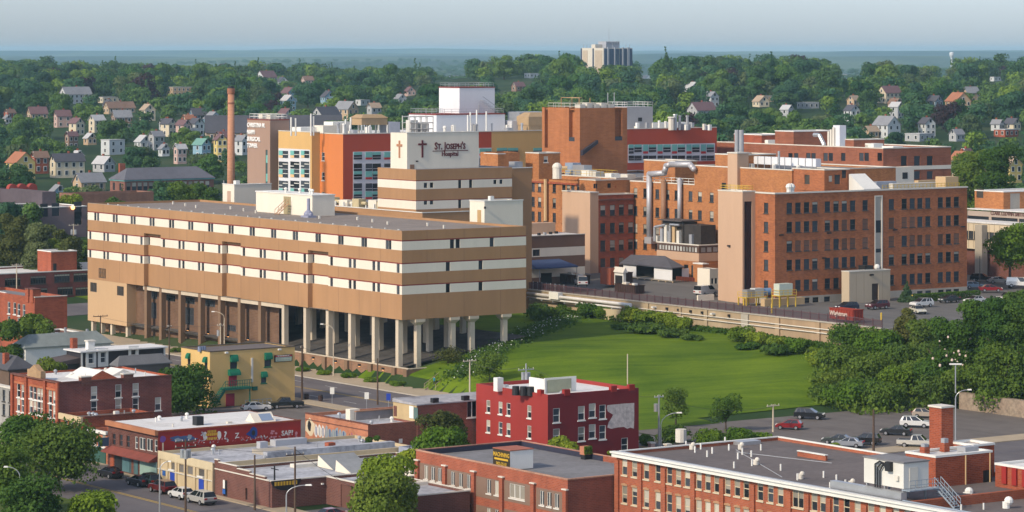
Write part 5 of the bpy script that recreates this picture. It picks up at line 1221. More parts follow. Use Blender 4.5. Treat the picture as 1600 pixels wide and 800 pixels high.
b.box('notice',mat('blue_notice',(.03,.12,.4),.5),-.06,b.ly(256.5)-.4,1.1,-.003,b.ly(256.5)+.4,1.75)
for p in (249.5,262,276,290,305,323,332): u=b.ly(p); b.box('pier',crs,-.15,u-.25,0,-.003,u+.25,zt-.96)
roofvents(b,12,zt-.4,2,x1-2,1,y1-1,21,(M['steel'],M['metal'],M['white']))
# patched silver roofs behind it
for k,(x0,y0,x1_,y1_,h,m) in enumerate(((9,1.5,29,2.6,1.0,M['roofsilver']),(11,6,16,9,.5,M['concrete']),(14,12,15.2,13,.9,mat('grey_shed',(.4,.41,.44),.7,.1)),(17,13,22,14.5,.8,mat('grey_shed',(.4,.41,.44),.7,.1)),(20,5,27,6,.25,M['beige']))):
    b.box('roof_box',m,x0,y0,zt-.4,x1_,y1_,zt-.4+h)
q=b.box('brick_stack',M['brickR'],19.5,3.2,zt-.4,20.6,4.2,zt+.9)
# --- low brown brick garage with stepped parapet
bb=brick('brown_garage_brick',(.16,.062,.045),(.12,.048,.036))
B6=Bld('brown_garage','low dark brown brick garage with a stepped parapet and a yellow sign','building',425,392,0); b=B6
xa=b.lx(510); y1=b.ly(335); zt=b.z(752)
b.block(0,0,xa+20,y1,0,zt,bb,L=[op(b.ly(352),.2,1.1,2.1),op(b.ly(385),.4,.5,1.5),op(b.ly(399),.4,.5,1.5)],roof=ROOFS,par=.35,coping=M['trim'],cz=.1,cw=.15)
for p,w_,h_ in ((352,1.1,2.1),(385,.5,1.5),(399,.5,1.5)): b.win('L',0,b.ly(p),.2 if w_>1 else .4,w_,h_,'plain',0,kids=False,gl=M['black'] if False else glass('dark_opening',(.03,.02,.02),.6,.2,False))
b.block(xa+8.003,-6,xa+20,-.003,0,zt,bb,roof=ROOFS,par=.35,coping=M['trim'],cz=.1,cw=.15)
b.block(xa,-21,xa+8,-.003,0,zt,bb,roof=ROOFS,par=.35,coping=M['trim'],cz=.1,cw=.15,L=[(-9.5,-3.5,0,2.9)])
b.box('garage_door',mat('brown_door2',(.13,.06,.045),.7,.1),xa+.12,-9.5,0,xa+.16,-3.5,2.9)
ys=[y1,y1*.93,y1*.6,y1*.38,y1*.12]
for k in range(4): b.box('stepped_parapet',bb,0.002,ys[k+1],zt+.07,.3,ys[k]-.003,zt+1.15-.28*k); b.box('step_cap',M['trim'],-.05,ys[k+1],zt+1.153-.28*k,.35,ys[k]-.003,zt+1.25-.28*k)
u,z=b.lx(446.5),b.z(757,6); 
pts=[(u-2.2,z+.9)]+[(u-2.2*math.cos(math.pi*i/10),z+.9-1.3*math.sin(math.pi*i/10)) for i in range(1,10)]+[(u+2.2,z+.9)]
q=MB(); n=len(pts); q.add([(p[0],-.1,p[1]) for p in pts],[tuple(range(n))]); q.add([(p[0],-.0,p[1]) for p in pts]+[(p[0],-.1,p[1]) for p in pts],[(i,i+1,n+i+1,n+i) for i in range(n-1)]+[(n-1,0,n,2*n-1)]); sg=q.build('sign',M['black'],b.root)
for k in range(8): MB().box(u-1.7+k*.43,-.115,z+.25,u-1.4+k*.43,-.103,z+.75).build('lettering',pc['yellow'],sg)
b.box('notice',M['white'],-.06,b.ly(350)-.3,1.2,-.003,b.ly(350)+.2,2.3); b.box('notice',mat('blue_notice',(.03,.12,.4),.5),-.06,b.ly(350)-.4,.5,-.003,b.ly(350)+.3,1.1)
q=b.box('wall_lamp',M['white'],xa-.8,-.25,zt-1.0,xa-.5,-.003,zt-.8)
q=MB(); q.tube((b.lx(429,1.0),1,zt-.2),(b.lx(429,1.0),1,zt+1.8),.12,.1,6); q.tube((b.lx(429,1)-.5,1,zt+1.5),(b.lx(429,1)+.6,1,zt+1.2),.06,n=5); q.build('roof_mast',M['black'],b.root)
gshed=mat('grey_shingle',(.24,.25,.26),.85,.12,1.2)
for (x0,y0,x2,y2) in ((xa+5,6.5,xa+10.5,10.5),(xa+4.5,.8,xa+11,5.2),(xa+9.5,-7,xa+14,-3)):
    q=MB(); h=1.5
    q.add([(x0,y0,zt-.3),(x2,y0,zt-.3),(x2,y2,zt-.3),(x0,y2,zt-.3),(x0,y2-.2,zt+h-.3),(x2,y2-.2,zt+h-.3)],[(0,1,5,4),(2,3,4,5)],0).add([(x0,y0,zt-.3),(x0,y2,zt-.3),(x0,y2-.2,zt+h-.3),(x2,y0,zt-.3),(x2,y2,zt-.3),(x2,y2-.2,zt+h-.3)],[(0,2,1),(3,4,5)],1)
    q.build('roof_monitor',[gshed,M['cream']],b.root)
for k,(x0,y0,x2,y2) in enumerate(((xa+12,9,xa+19,9.6),(xa+2,11,xa+7,12.5),(xa+12,3,xa+16,3.6),(xa+2,-12,xa+8,-11))): b.box('roof_curb',M['trim'],x0,y0,zt-.35,x2,y2,zt+.1)
B6b=Bld('silver_roof_store','silver-roofed store with blue grey parapets between the cream shop and the graffiti brick wall','building',*at_sr(214,339.2)[:2],0); b=B6b
b.block(12.2,-9,14.9,14.5,0,zt+.9,mat('blue_grey_parapet',(.25,.27,.33),.8,.2,.5),roof=ROOFS,par=.25)
# --- graffiti brick store
ob=brick('graffiti_brick',(.50,.20,.105),(.40,.15,.08))
B7=Bld('graffiti_store','low orange brick store with a graffiti-covered side and a sagging parapet','building',575,432,0); b=B7
x1,y1,zt=27,b.ly(477),b.z(664)
b.block(0,0,x1,y1,0,zt,ob,roof=ROOFS,par=.45)
MB().quad((.0,-.006,0),(x1,-.006,0),(x1,-.006,zt-.02),(0,-.006,zt-.02)).build('side_wall',brick('brown_side_brick',(.25,.085,.05),(.19,.065,.04)),b.root)
b.box('coping',M['brickB'],-.1,-.1,zt+.003,.35,y1,zt+.12); b.box('string_course',M['brickB'],-.08,0,zt-.85,-.003,y1,zt-.75)
rr=random.Random(4)
def L7(px,py): u=b.ly(px); return u,b.z(py,0,u)
u,z=L7(484,667); blob(b,'L',0,u,z,1.3,1.2,pc['cream'],1,12,.2,3); blob(b,'L',0,u+.1,z+.1,.55,.85,M['black'],2,9,.25,9)
for k in range(9):
    p_=494+k*5.4; u,z=L7(p_,673+ (p_-494)*.19); c_=pc['ltblue'] if k>2 else pc['white']
    blob(b,'L',0,u,z,.55,.95,c_,1,9,.3,40+k); gpoly(b,'L',0,[(u-.12,z-.6),(u+.1,z-.6),(u+.15,z+.6),(u-.1,z+.55)],M['steel'] if k%2 else pc['deep'],2)
for k in range(4): u,z=L7(546+k*4,687+k); gpoly(b,'L',0,[(u-.1,z-.7),(u+.12,z-.7),(u+.1,z+.9+.3*(k%2)),(u-.12,z+.8)],pc['violet'] if k%2 else M['brickB'],1)
u,z=L7(553,692); blob(b,'L',0,u,z,1.1,.4,pc['violet'],2,10,.3,2); u,z=L7(560,688); blob(b,'L',0,u,z,.55,.5,pc['blue'],2,9,.3,5)
gpoly(b,'L',0,[(0.1,1.2),(y1-.2,1.2),(y1-.2,1.9),(0.1,2.0)],pc['cream'],1,name='wall_band')
gpoly(b,'R',-.006,[(b.lx(626)-.3,zt-2.9),(b.lx(626)+.3,zt-2.9),(b.lx(626)+.3,zt-2.3),(b.lx(626)-.3,zt-2.3)],M['white'],1,name='notice')
roofvents(b,9,zt-.45,2,x1-3,1,y1-1,31)
q=MB(); 
xx=b.lx(547,9); q=b.box('roof_hut',M['cream'],xx,9,zt-.45,xx+1.6,10.2,zt+1.1)
xx=b.lx(556,8.6); b.box('roof_screen',mat('grey_screen',(.22,.2,.2),.8,.15),xx,8.6,zt-.45,xx+11.5,8.9,zt+.75); b.box('screen_cap',mat('rust_cap',(.32,.17,.1),.8),xx,8.5,zt+.753,xx+11.5,9.0,zt+.88)
# --- brick loft with grey roof beside the red house
B8=town('brick_loft','brick loft with weathered grey roof and cream end wall, beside the red house',652,436.5,615,750,632,brick('loft_brick',(.26,.085,.055),(.2,.065,.045)),None,x1=25,Rr=wr([(737.5,639)],1.7,2.4,'double',M['white'],0))
b=B8
MB().quad((-.2,-.2,b.zt+.02),(25,-.2,b.zt+.02),(25,b.y1,b.zt+.35),(-.2,b.y1,b.zt+.35)).quad((-.2,-.2,b.zt-.15),(-.2,-.2,b.zt+.02),(-.2,b.y1,b.zt+.35),(-.2,b.y1,b.zt-.15)).quad((-.2,-.2,b.zt-.15),(25,-.2,b.zt-.15),(25,-.2,b.zt+.02),(-.2,-.2,b.zt+.02)).build('roof',roofmat('weathered_grey_roof',(.36,.35,.36),(.16,.15,.16),.18,.8),b.root)
b.box('end_wall',mat('tan_end_wall',(.46,.34,.18),.85,.1),-.08,.05,b.z(656,0,3),-.003,b.y1,b.zt-.16)
u=b.ly(618.5); b.box('shutter',M['brickB'],-.14,u-.4,b.z(650,0,u),-.083,u+.4,b.z(634,0,u)); u=b.ly(642); b.box('door',M['white'],-.16,u-.9,b.z(653,0,u),-.083,u+.2,b.z(634,0,u)); b.box('window',mat('teal_pane',(.10,.16,.15),.3),-.16,u-2.0,b.z(654,0,u),-.083,u-1.0,b.z(635,0,u))
for p in (676,724): u=b.lx(p); b.box('roof_vent',M['black'],u,-.1,b.zt+.05,u+1,.6,b.zt+.7)
# --- red painted house
rp=mat('bright_red_paint',(.275,.030,.024),.7,.08,.4,streak=True)
def f9L(b): return wl([(763,635),(782,637.5),(794.5,639.5),(827,643.5),(763,666),(782,669),(794.5,671),(827,675)],.95,1.75)(b)
B9=town('red_house','three-storey painted red house with white-trimmed windows and a white roof',856,427,744,998,617,rp,M['roofwhite'],L=f9L,Rr=wr([(869.5,649),(908.5,645.5),(925.5,641.5),(941.5,643.5),(869.5,681),(908.5,678),(925.5,674),(941.5,675.5),(976,695)],1.15,1.95),rmat=mat('maroon_paint',(.165,.013,.017),.7,.1,.4,streak=True))
b=B9; zt=b.zt; x1,y1=b.x1,b.y1
for face,p in (('R',886),('R',959),('R',987),('L',843),('L',775)):
    if face=='R': u=b.lx(p); q=b.box('chimney_block',redpaint,u-.5,-.1,zt-.3,u+.5,.5,zt+.55)
    else: u=b.ly(p); q=b.box('chimney_block',redpaint,-.1,u-.45,zt-.3,.5,u+.45,zt+.55)
xx=b.lx(790,9); q=b.box('white_stack',M['white'],xx,11,zt-.5,xx+1,12,zt+1.4)
xx=b.lx(855,6); b.box('roof_screen',M['white'],xx-1.0,5.2,zt-.5,xx-.8,9,zt+1.5); q=b.box('roof_panel',mat('olive_grey',(.30,.31,.22),.8),xx-.4,5.2,zt-.4,xx+3.6,5.4,zt+1.35); b.box('roof_screen',M['white'],xx-.79,5.41,zt-.5,xx+4.6,5.6,zt+1.6)
for k,(p,yy) in enumerate(((806,6),(818,5),(829,4.2))): xx=b.lx(p,yy); q=MB().tube((xx,yy,zt-.5),(xx,yy,zt+.75),.55,.5,10); q.build('roof_fan',M['black'],b.root)
roofvents(b,7,zt-.5,2,x1-2,1,y1-2,17)
# patch of bare plaster on the shaded side
rr=random.Random(2); pa=mat('bare_plaster',(.60,.52,.48),.9,.35,1.6,col2=(.42,.33,.31))
def R9(px,py): u=b.lx(px); return u,b.z(py,u,0)
pts=[]
for px_,py_ in ((949,633),(960,632),(975,630.5),(991,629.5),(991,650),(990.5,670),(985,668),(980,670),(975,667),(965,668),(955,670),(949,668),(951,660),(956,652),(958,648),(950,643),(948,638)): pts.append(R9(px_,py_))
gpoly(b,'R',0,pts,pa,1,name='bare_plaster'); 
# --- brick works with the machining sign
bw_=brick('works_brick',(.34,.09,.042),(.26,.068,.034)); brp=mat('brown_infill',(.20,.13,.095),.8,.08)
B10=Bld('brick_works','two-storey red brick works with a dark roof and a yellow lettered sign box','building',887,368.5,0); b=B10
x1,y1,zt=16.5,b.ly(650),b.z(749); b.zt=zt
rows_=[((666,676.5,687),740,(656,695)),((707.5,720,732.5),750,(698,740)),((764,776.5),761,(744,783)),((808,),768,(788,832)),((847,858.5,870),780,(838,882))]
L=[];
for pxs,py,_ in rows_:
    for k,p in enumerate(pxs):
        w_=.95 if len(pxs)>1 else 3.3; u=b.ly(p); zc=b.z(py+(p-sum(pxs)/len(pxs))*.2,0,u)-.9
        for dz in (0,-3.55):
            L.append(op(u,zc+dz,w_,1.75)); b.win('L',0,u,zc+dz,w_,1.75,'double' if len(pxs)>1 else 'triple',R.choice((0,4,0)),M['frame'])
b.block(0,0,x1,y1,-.5,zt,bw_,L=L,roof=M['roofgrey'],par=.7,coping=mat('red_tile_coping',(.40,.22,.15),.8,.3,3),cz=.12,cw=.12,rmat=brick('works_side_brick',(.24,.068,.042),(.185,.05,.032)))
for pxs,py,(pa_,pb_) in rows_:
    u0,u1=b.ly(pb_),b.ly(pa_); um=(u0+u1)/2; zc=b.z(py,0,um)-.9
    mb=MB(); b.face(mb,'L',-.03,u0,u1,zc-.55,zc+2.0,[o for o in L if o[2]>zc-.7],0,.03); b.face(mb,'L',-.03,u0,u1,zc-4.1,zc-1.55,[o for o in L if o[2]<zc-.7],0,.03); mb.build('infill_panel',brp,b.root)
for p in (653.5,696.5,741.5,785.5,834.5,884.8): u=b.ly(p); q=b.box('pilaster',bw_,-.35,u-.35,-.5,-.032,u+.35,zt-1.3); MB().box(-.4,u-.5,zt-1.297,-.005,u+.5,zt-1.15).build('cap',M['trim'],q)
mb=MB().quad((.31,.31,zt-.7),(.31,y1-.31,zt-.7),(.31,y1-.31,zt-.1),(.31,.31,zt-.1)); 
b.box('inner_parapet',mat('dark_flashing',(.03,.03,.05),.5),.32,y1-.36,zt-.69,x1-.31,y1-.31,zt-.05); b.box('inner_parapet',mat('dark_flashing',(.03,.03,.05),.5),x1-.36,y1*.45,zt-.69,x1-.31,y1-.37,zt-.05)
cx,cy=loc_on(b,797,381)
z0=zt-.7; zs=b.z(705,cx,cy); xr=b.lx(833,cy); yl=b.ly(771,cx)
sgm=mat('sign_dark',(.035,.025,.012),.6); q=b.box('sign_box',M['white'],cx,cy,z0+.1,xr,yl,zs); MB().box(cx-.08,cy-.08,zs+.003,xr+.08,yl+.08,zs+.1).build('sign_top',mat('rust_top',(.30,.10,.06),.8,.15),q); MB().box(cx-.06,cy-.0,z0,cx-.003,yl,zs).build('sign_face',sgm,q)
ym=(cy+yl)/2; hh=zs-z0
for t_,s_,zz,sq in (('MACHINING',.72,.64,.86),('[423-2516]',.55,.20,.92)): letters(t_,s_,pc['yellow'],q,(cx-.07,ym,z0+hh*zz),'L',.01,squeeze=sq)
MB().box(cx-.075,cy+.35,z0+hh*.46,cx-.062,yl-.3,z0+hh*.56).build('lettering_bar',pc['yellow'],q)
fy=b.ly(913,x1-1.5); q=b.box('brick_flue',ob,x1-1.5,fy,zt-.1,x1-.4,fy+1.0,zt+.95); MB().box(x1-1.4,fy+.1,zt-.7,x1-.5,fy+.9,zt-.103).build('flue_base',M['black'],q); FLUE=(q,x1-1.5,fy,zt); roofvents(b,4,zt-.7,8,15,1,8,44)
# --- long brick mill with white cornice
p_,D_=at_sr(222,212)
bm=brick('mill_brick',(.35,.095,.040),(.27,.072,.033))
B11=Bld('brick_mill','long red brick mill with a white cornice, many tall windows and a dark flat roof','building',p_,D_,0); b=B11
p963=b.ly(963.5); x1=25; zt=b.z(706,0,p963); b.zt=zt
wins=[976,991.5,1010,1028,1046,1060,1074,1092,1106,1120,1137,1152,1166,1188,1204,1219.5,1247,1272.5,1286,1306,1323,1340,1361,1379,1400,1418]
zc=b.z(742.5,0,b.ly(976)); L=[]
for i,p in enumerate(wins):
    u=b.ly(p); w_=1.02 if p!=1247 else 1.9
    for dz in (0,-3.35):
        L.append(op(u,zc+dz,w_,2.1)); b.win('L',0,u,zc+dz,w_,2.1,'sash' if p!=1247 else 'double',R.choice((1,1,3,0,2)),mat('buff_frame',(.55,.46,.32),.7,.05))
cx,cy=loc_on(b,1412,332.5); ym=cy-1.45
b.block(0,ym,x1,p963,-.5,zt,bm,L=[o for o in L if o[0]>ym],roof=M['roofdark'],par=.35); b.block(0,0,x1,ym-.003,-.5,zt,bm,L=[o for o in L if o[0]<ym],roof=M['roofdark'],par=1.0)
low=zt-1.0
ar=MB()
for o in L: MB().add([(-.09,o[0]-.08,o[3]+.003),(-.09,o[1]+.08,o[3]+.003),(-.09,o[1]+.02,o[3]+.22),(-.09,(o[0]+o[1])/2,o[3]+.32),(-.09,o[0]-.02,o[3]+.22),(.0,o[0]-.08,o[3]+.003),(.0,o[1]+.08,o[3]+.003),(0,o[1]+.02,o[3]+.22),(0,(o[0]+o[1])/2,o[3]+.32),(0,o[0]-.02,o[3]+.22)],[(0,4,3,2,1),(0,1,6,5),(1,2,7,6),(2,3,8,7),(3,4,9,8),(4,0,5,9)]).build('arch',mat('arch_buff',(.36,.20,.11),.8,.1),b.root)
for p in (965,1001,1038,1084,1129,1177,1234,1262,1296,1352,1392,1435): u=b.ly(p); b.box('pilaster',bm,-.22,u-.38,-.5,-.003,u+.38,zt-.95)
q=MB(); q.box(-.55,-.3,zt-.55,-.003,p963+.3,zt-.1); q.box(-.75,-.4,zt-.1,-.003,p963+.4,zt+.1); q.build('cornice',M['white'],b.root)
b.box('parapet_cap',M['metal'],.0,0,zt+.003,.4,p963,zt+.12); b.box('parapet_cap',M['white'],.4,p963-.35,zt+.003,x1,p963+.05,zt+.14); b.box('parapet_cap',M['white'],x1-.3,0,zt+.003,x1+.1,p963-.4,zt+.14)
rz_=zt-.35
for k,(p,D) in enumerate(((1072,379),(1086,374),(1095,377),(1105,370),(1113,373),(1147,360),(1153,368),(1139,376),(1175,362),(1174,370),(1189,376),(1220,358),(1246,350),(1287,352),(1297,343),(1307,349),(1321,345),(1366,352),(1133,383),(1160,372))):
    x,y=loc_on(b,p,D)
    if .5<x<x1-.5: MB().tube((x,y,rz_),(x,y,rz_+.75),.11,.11,7).build('vent_pipe',M['white'],b.root)
for p,D in ((1081,377),(1157,377),(1181,363),(1251,351),(1330,345)):
    x,y=loc_on(b,p,D); q=MB(); q.tube((x,y,rz_),(x,y,rz_+.6),.32,.32,9); q.ball((x+.1,y-.15,rz_+.6),.3,9,5); q.build('roof_fan',M['trim'],b.root)
x,y=loc_on(b,1166,382); b.box('roof_hatch',M['metal'],x-1.5,y-1,rz_,x+1.5,y+1,rz_+.45)
x,y=loc_on(b,1064,384); q=MB().tube((x,y,rz_),(x,y,rz_+1.6),.7,.7,10); q.build('roof_drum',M['trim'],b.root)
for p0_,D0_,p1_,D1_ in ((1150,376,1222,352),(1150,374,1300,364)):
    x,y=loc_on(b,p0_,D0_); x2,y2=loc_on(b,p1_,D1_); MB().tube((x,y,rz_+.06),(x2,y2,rz_+.06),.05,n=5).build('conduit',M['steel'],b.root)
# step in the back parapet
b.box('back_parapet',bm,x1-8,b.ly(1290,x1-8),rz_,x1-7.7,b.ly(1246,x1-8),zt+.25); b.box('parapet_cap',M['white'],x1-8.1,b.ly(1290,x1-8),zt+.253,x1-7.6,b.ly(1246,x1-8),zt+.36)
# white plant room on legs with a steel stair
cx,cy=loc_on(b,1412,332.5); xr=b.lx(1451,cy); yl=b.ly(1350,cx); zb=b.z(764,cx,cy); zs=b.z(724.5,cx,cy)
pr_=b.box('plant_room',mat('white_enamel',(.62,.61,.56),.6,.06,.5,streak=True),cx,cy,zb,xr,yl,zs); MB().box(cx-.1,cy-.1,zs+.003,xr+.1,yl+.1,zs+.14).build('roof_edge',M['roofgrey'],pr_)
for yy in (cy+.3,(cy+yl)/2,yl-.3):
    for xx in (cx+.2,xr-.2): MB().box(xx-.1,yy-.1,rz_,xx+.1,yy+.1,zb).build('leg',M['steel'],pr_)
q=MB(); yy=b.ly(1375,cx-.2)
for k in range(3): q.path([(cx-.2,yy+.4*k,zb-.3),(cx-.2,yy+.4*k,zb+1.6+.3*k),(cx-.25,yy+.25*k-.5,zb+2.2+.2*k),(cx-.25,yy-1.5,zb+2.3)],.09,6)
q.box(cx-.5,yy-1.9,zb+1.7,cx-.003,yy-1.1,zb+2.7); q.build('cable_run',M['black'],pr_)
MB().box(cx-.25,b.ly(1403,cx)-.25,zb+.8,cx-.003,b.ly(1403,cx)+.25,zb+1.3).build('junction_box',M['trim'],pr_); MB().box(cx+.8,cy-.06,zb+.1,cx+2.0,cy-.003,zs-.5).build('door',M['trim'],pr_)
stl=mat('blue_grey_steel',(.26,.31,.36),.5,.1)
q=MB(); q.box(cx-.3,cy-1.3,zb-.15,xr+.2,cy-.003,zb-.05)
for xx in [cx-.3+ (xr-cx+.5)*k/5 for k in range(6)]: q.tube((xx,cy-1.3,zb-.1),(xx,cy-1.3,zb+1.0),.03,n=4)
for h in (.5,1.0): q.tube((cx-.3,cy-1.3,zb+h),(xr+.2,cy-1.3,zb+h),.035,n=4)
xs=xr+.3; n_=9
for k in range(n_): q.box(xs+.28*k,cy-1.5,zb-.1-.3*k*(zb-rz_+1.6)/2.9,xs+.28*k+.28,cy-.2,zb-.05-.3*k*(zb-rz_+1.6)/2.9)
q.build('landing',stl,pr_)
# stair flight runs down along the lit side
q=MB(); x0_=xr+.3; y0_=cy-.6; bot=(x0_+2.2,y0_-3.4,b.z(783,0,0)); 
t0=Vector((x0_,y0_,zb)); t1=Vector((x0_+.1,y0_-3.0,low+.1)); side=Vector((1.0,.1,0))
for k in range(11):
    c=t0.lerp(t1,k/10); q.box(c.x,c.y-.16,c.z-.04,c.x+1.0,c.y+.16,c.z)
for off in (Vector((0,0,0)),side): 
    q.tube(t0+off,t1+off,.09,n=5); q.tube(t0+off+Vector((0,0,1)),t1+off+Vector((0,0,1)),.05,n=5); q.tube(t0+off+Vector((0,0,.5)),t1+off+Vector((0,0,.5)),.04,n=5)
    for k in range(6): c=t0.lerp(t1,k/5)+off; q.tube(c,c+Vector((0,0,1)),.04,n=4)
q.build('steel_stair',stl,pr_)
y0_,y1_=b.ly(1408,.9),b.ly(1297,.9); b.box('long_duct',M['metal'],.9,y0_,rz_+.4,1.7,y1_,rz_+1.2)
for k in range(5): yy=lerp(y0_,y1_,(k+.5)/5); b.box('duct_leg',M['steel'],1.0,yy-.06,rz_,1.6,yy+.06,rz_+.4)
MB().tube((.8,0.5,rz_+.35),(.8,y0_-.4,rz_+.35),.16,.16,8).build('roof_pipe',stl,b.root)
# brick stair house
cx,cy=loc_on(b,1462,344); xr=b.lx(1550,cy); yl=b.ly(1415,cx); zs=b.z(713,cx,cy)
b.block(cx,cy,xr,yl,low,zs,M['brickR'],name='brick_house',roof=M['roofwhite'],par=.25,coping=M['white'],cz=.2)
b.block(xr-.0+.003,cy+3,xr+3.2,yl+2,low,zs+.3,M['brickR'],name='brick_house',roof=M['roofwhite'],par=.25,coping=M['white'],cz=.2)
for p in (1508,1546): u=b.lx(p,cy); MB().tube((u,cy-.1,low),(u,cy-.1,zs-.2),.09,n=6).build('downpipe',M['beige'],b.root)
b.box('door',M['black'],b.lx(1536,cy),cy-.05,low,b.lx(1549,cy),cy-.003,low+2)
for p,h in ((1444,.9),(1475,1.3)): 
    u=b.lx(p,yl-1.2); q=b.box('flue',M['brickR'],u-.4,yl-1.7,zs-.2,u+.4,yl-.9,zs+h*.6); MB().box(u-.3,yl-1.6,zs+h*.6+.003,u+.3,yl-1.0,zs+h).build('cowl',M['steel'],q)
x,y=loc_on(b,1512,350); b.box('roof_hatch',M['steel'],x-1,y-.7,zs-.2,x+1,y+.7,zs+.35)
chx,chy=loc_on(b,1471,353); xr2=b.lx(1489.5,chy); yl2=b.ly(1452,chx); zs2=b.z(638,chx,chy)
q=b.box('chimney',M['brickR'],chx,chy,rz_-3,xr2,yl2,zs2); MB().box(chx-.12,chy-.12,zs2+.003,xr2+.12,yl2+.12,zs2+.2).build('cap',M['trim'],q)
# brick annex and dark lower roof at the right edge
cx,cy=loc_on(b,1640,338); yl=b.ly(1555,cx)
b.block(cx,cy,cx+12,yl,low,b.z(726,cx,b.ly(1570,cx)),M['brickR'],name='annex',roof=M['roofwhite'],par=.2,coping=M['white'],cz=.2)
for k in range(5): yy=yl-1.6-k*1.6; b.box('annex_pier',redpaint,cx-.25,yy-.35,rz_+.5,cx-.003,yy+.35,rz_+2.4)
for p,D in ((1497,338),(1518,339),(1502,331),(1537,332)): x,y=loc_on(b,p,D); MB().tube((x,y,low),(x,y,low+.7),.1,.1,7).build('vent_pipe',M['white'],b.root)
for p,D in ((1510,340),(1572,333)): x,y=loc_on(b,p,D); q=MB(); q.tube((x,y,low),(x,y,low+.7),.4,.4,9); q.ball((x+.15,y-.25,low+.8),.5,9,5); q.build('roof_fan',M['white'],b.root)
# --- yellow painted building
yb=mat('yellow_masonry',(.62,.41,.155),.8,.07,.4,streak=True)
B12=Bld('yellow_building','yellow painted masonry building with green awnings and red doors','building',328,503,0); b=B12
x1,y1,zt=b.lx(460.5),b.ly(283),b.z(549.5); b.zt=zt
wr_=[(365,566,1.3,2.2),(418.5,562.5,1.3,2.2),(412,590,1.0,1.8)]; Rr=[]
for p,py,w_,h_ in wr_: u=b.lx(p); zc=b.z(py,u)-h_/2; Rr.append(op(u,zc,w_,h_))
Lw=[(295.5,561,.9,1.8),(322,567,.9,1.8)]; L=[]
for p,py,w_,h_ in Lw: u=b.ly(p); zc=b.z(py,0,u)-h_/2; L.append(op(u,zc,w_,h_))
b.block(0,0,x1,y1,0,zt,yb,L=L,Rr=Rr,roof=M['roofdark'],par=.2,coping=mat('dark_eave',(.10,.075,.05),.7),cz=.1)
green=mat('green_awning',(.006,.13,.07),.7,.1)
def awning(face,u,z,w_,h_,d_):
    n=8; q=MB(); pr=[]
    for i in range(n+1):
        a=math.pi/2*i/n; pr.append((d_*math.sin(a),h_*math.cos(a)))
    for (d0,h0),(d1,h1) in zip(pr,pr[1:]):
        if face=='R': q.quad((u-w_/2,-d0,z+h0),(u-w_/2,-d1,z+h1),(u+w_/2,-d1,z+h1),(u+w_/2,-d0,z+h0))
        else: q.quad((-d0,u+w_/2,z+h0),(-d1,u+w_/2,z+h1),(-d1,u-w_/2,z+h1),(-d0,u-w_/2,z+h0))
    for s_ in (-1,1):
        uu=u+s_*w_/2
        vs=[((uu,-d,z+h) if face=='R' else (-d,uu,z+h)) for d,h in pr]+[((uu,-.003,z) if face=='R' else (-.003,uu,z))]
        q.add(vs,[tuple(range(len(vs)))])
    o=q.build('awning',green,b.root); return o
for (p,py,w_,h_),o in zip(wr_,Rr): b.win('R',0,(o[0]+o[1])/2,o[2],w_,h_,'sash',0,green); awning('R',(o[0]+o[1])/2,o[2]+h_*.56,w_+.05,h_*.5,.55)
for (p,py,w_,h_),o in zip(Lw,L): b.win('L',0,(o[0]+o[1])/2,o[2],w_,h_,'sash',0,M['framedark']); awning('L',(o[0]+o[1])/2,o[2]+h_*.55,w_+.1,h_*.5,.5)
crim=mat('crimson_door',(.30,.02,.045),.6,.06)
u=b.lx(363.5); zd=b.z(603,u); b.box('door',crim,u-.75,-.08,zd,u+.75,-.003,b.z(585.5,u)); awning('R',u+.1,b.z(586,u),2.0,.95,.9)
u2=b.lx(359.5); b.box('door',crim,u2-.8,-.08,.05,u2+.8,-.003,b.z(614,u2)-.1)
q=MB(); zd0=zd-.1
q.box(u-2.3,-1.8,zd0-.35,u+2.6,-.003,zd0)
st0,st1=Vector((u-2.3,-1.7,zd0)),Vector((b.lx(338,-1.7),-1.7,zd0-2.2))
for k in range(10): c=st0.lerp(st1,k/9); q.box(c.x-.35,-1.75,c.z-.12,c.x,-.4,c.z)
q.quad(st0+Vector((0,0,.15)),st1+Vector((0,0,.15)),st1+Vector((0,0,-.55)),st0+Vector((0,0,-.55)))
for k in range(12): xx=u-2.3+4.9*k/11; q.tube((xx,-1.75,zd0),(xx,-1.75,zd0+1.15),.05,n=4)
q.tube((u-2.3,-1.75,zd0+1.15),(u+2.6,-1.75,zd0+1.15),.05,n=4); q.tube((u-2.3,-1.75,zd0+.6),(u+2.6,-1.75,zd0+.6),.05,n=4); q.tube((u+2.3,-1.6,0),(u+2.3,-1.6,zd0),.12,n=6); q.tube(st0+Vector((0,0,1.1)),st1+Vector((0,0,1.1)),.05,n=4)
q.build('fire_stair',mat('dark_green_steel',(.012,.13,.085),.5,.1),b.root)
u=b.lx(393.5); b.box('downpipe',M['trim'],u-.18,-.15,b.z(597,u),u+.18,-.003,b.z(559,u))
u0,u1=b.lx(428.5),b.lx(456); z0_,z1_=b.z(566,u0),b.z(555,u0); q=b.box('sign',M['black'],u0,-.18,z0_,u1,-.003,z1_); MB().box(u0+.1,-.22,z0_+.72*(z1_-z0_),u1-.1,-.183,z1_-.06).build('sign_band',mat('sign_red',(.40,.02,.03),.5),q); MB().box(u0+.15,-.21,z0_+.1,u1-.15,-.183,z0_+.7*(z1_-z0_)).build('sign_panel',mat('sign_pale_green',(.45,.52,.36),.5),q)
rr=random.Random(6)
for k in range(3):
    for i in range(9): MB().box(u0+.35+i*(u1-u0-.7)/9,-.222,z0_+.25+.36*k,u0+.35+(i+.75)*(u1-u0-.7)/9,-.213,z0_+.40+.36*k).build('lettering',M['steel'],q)
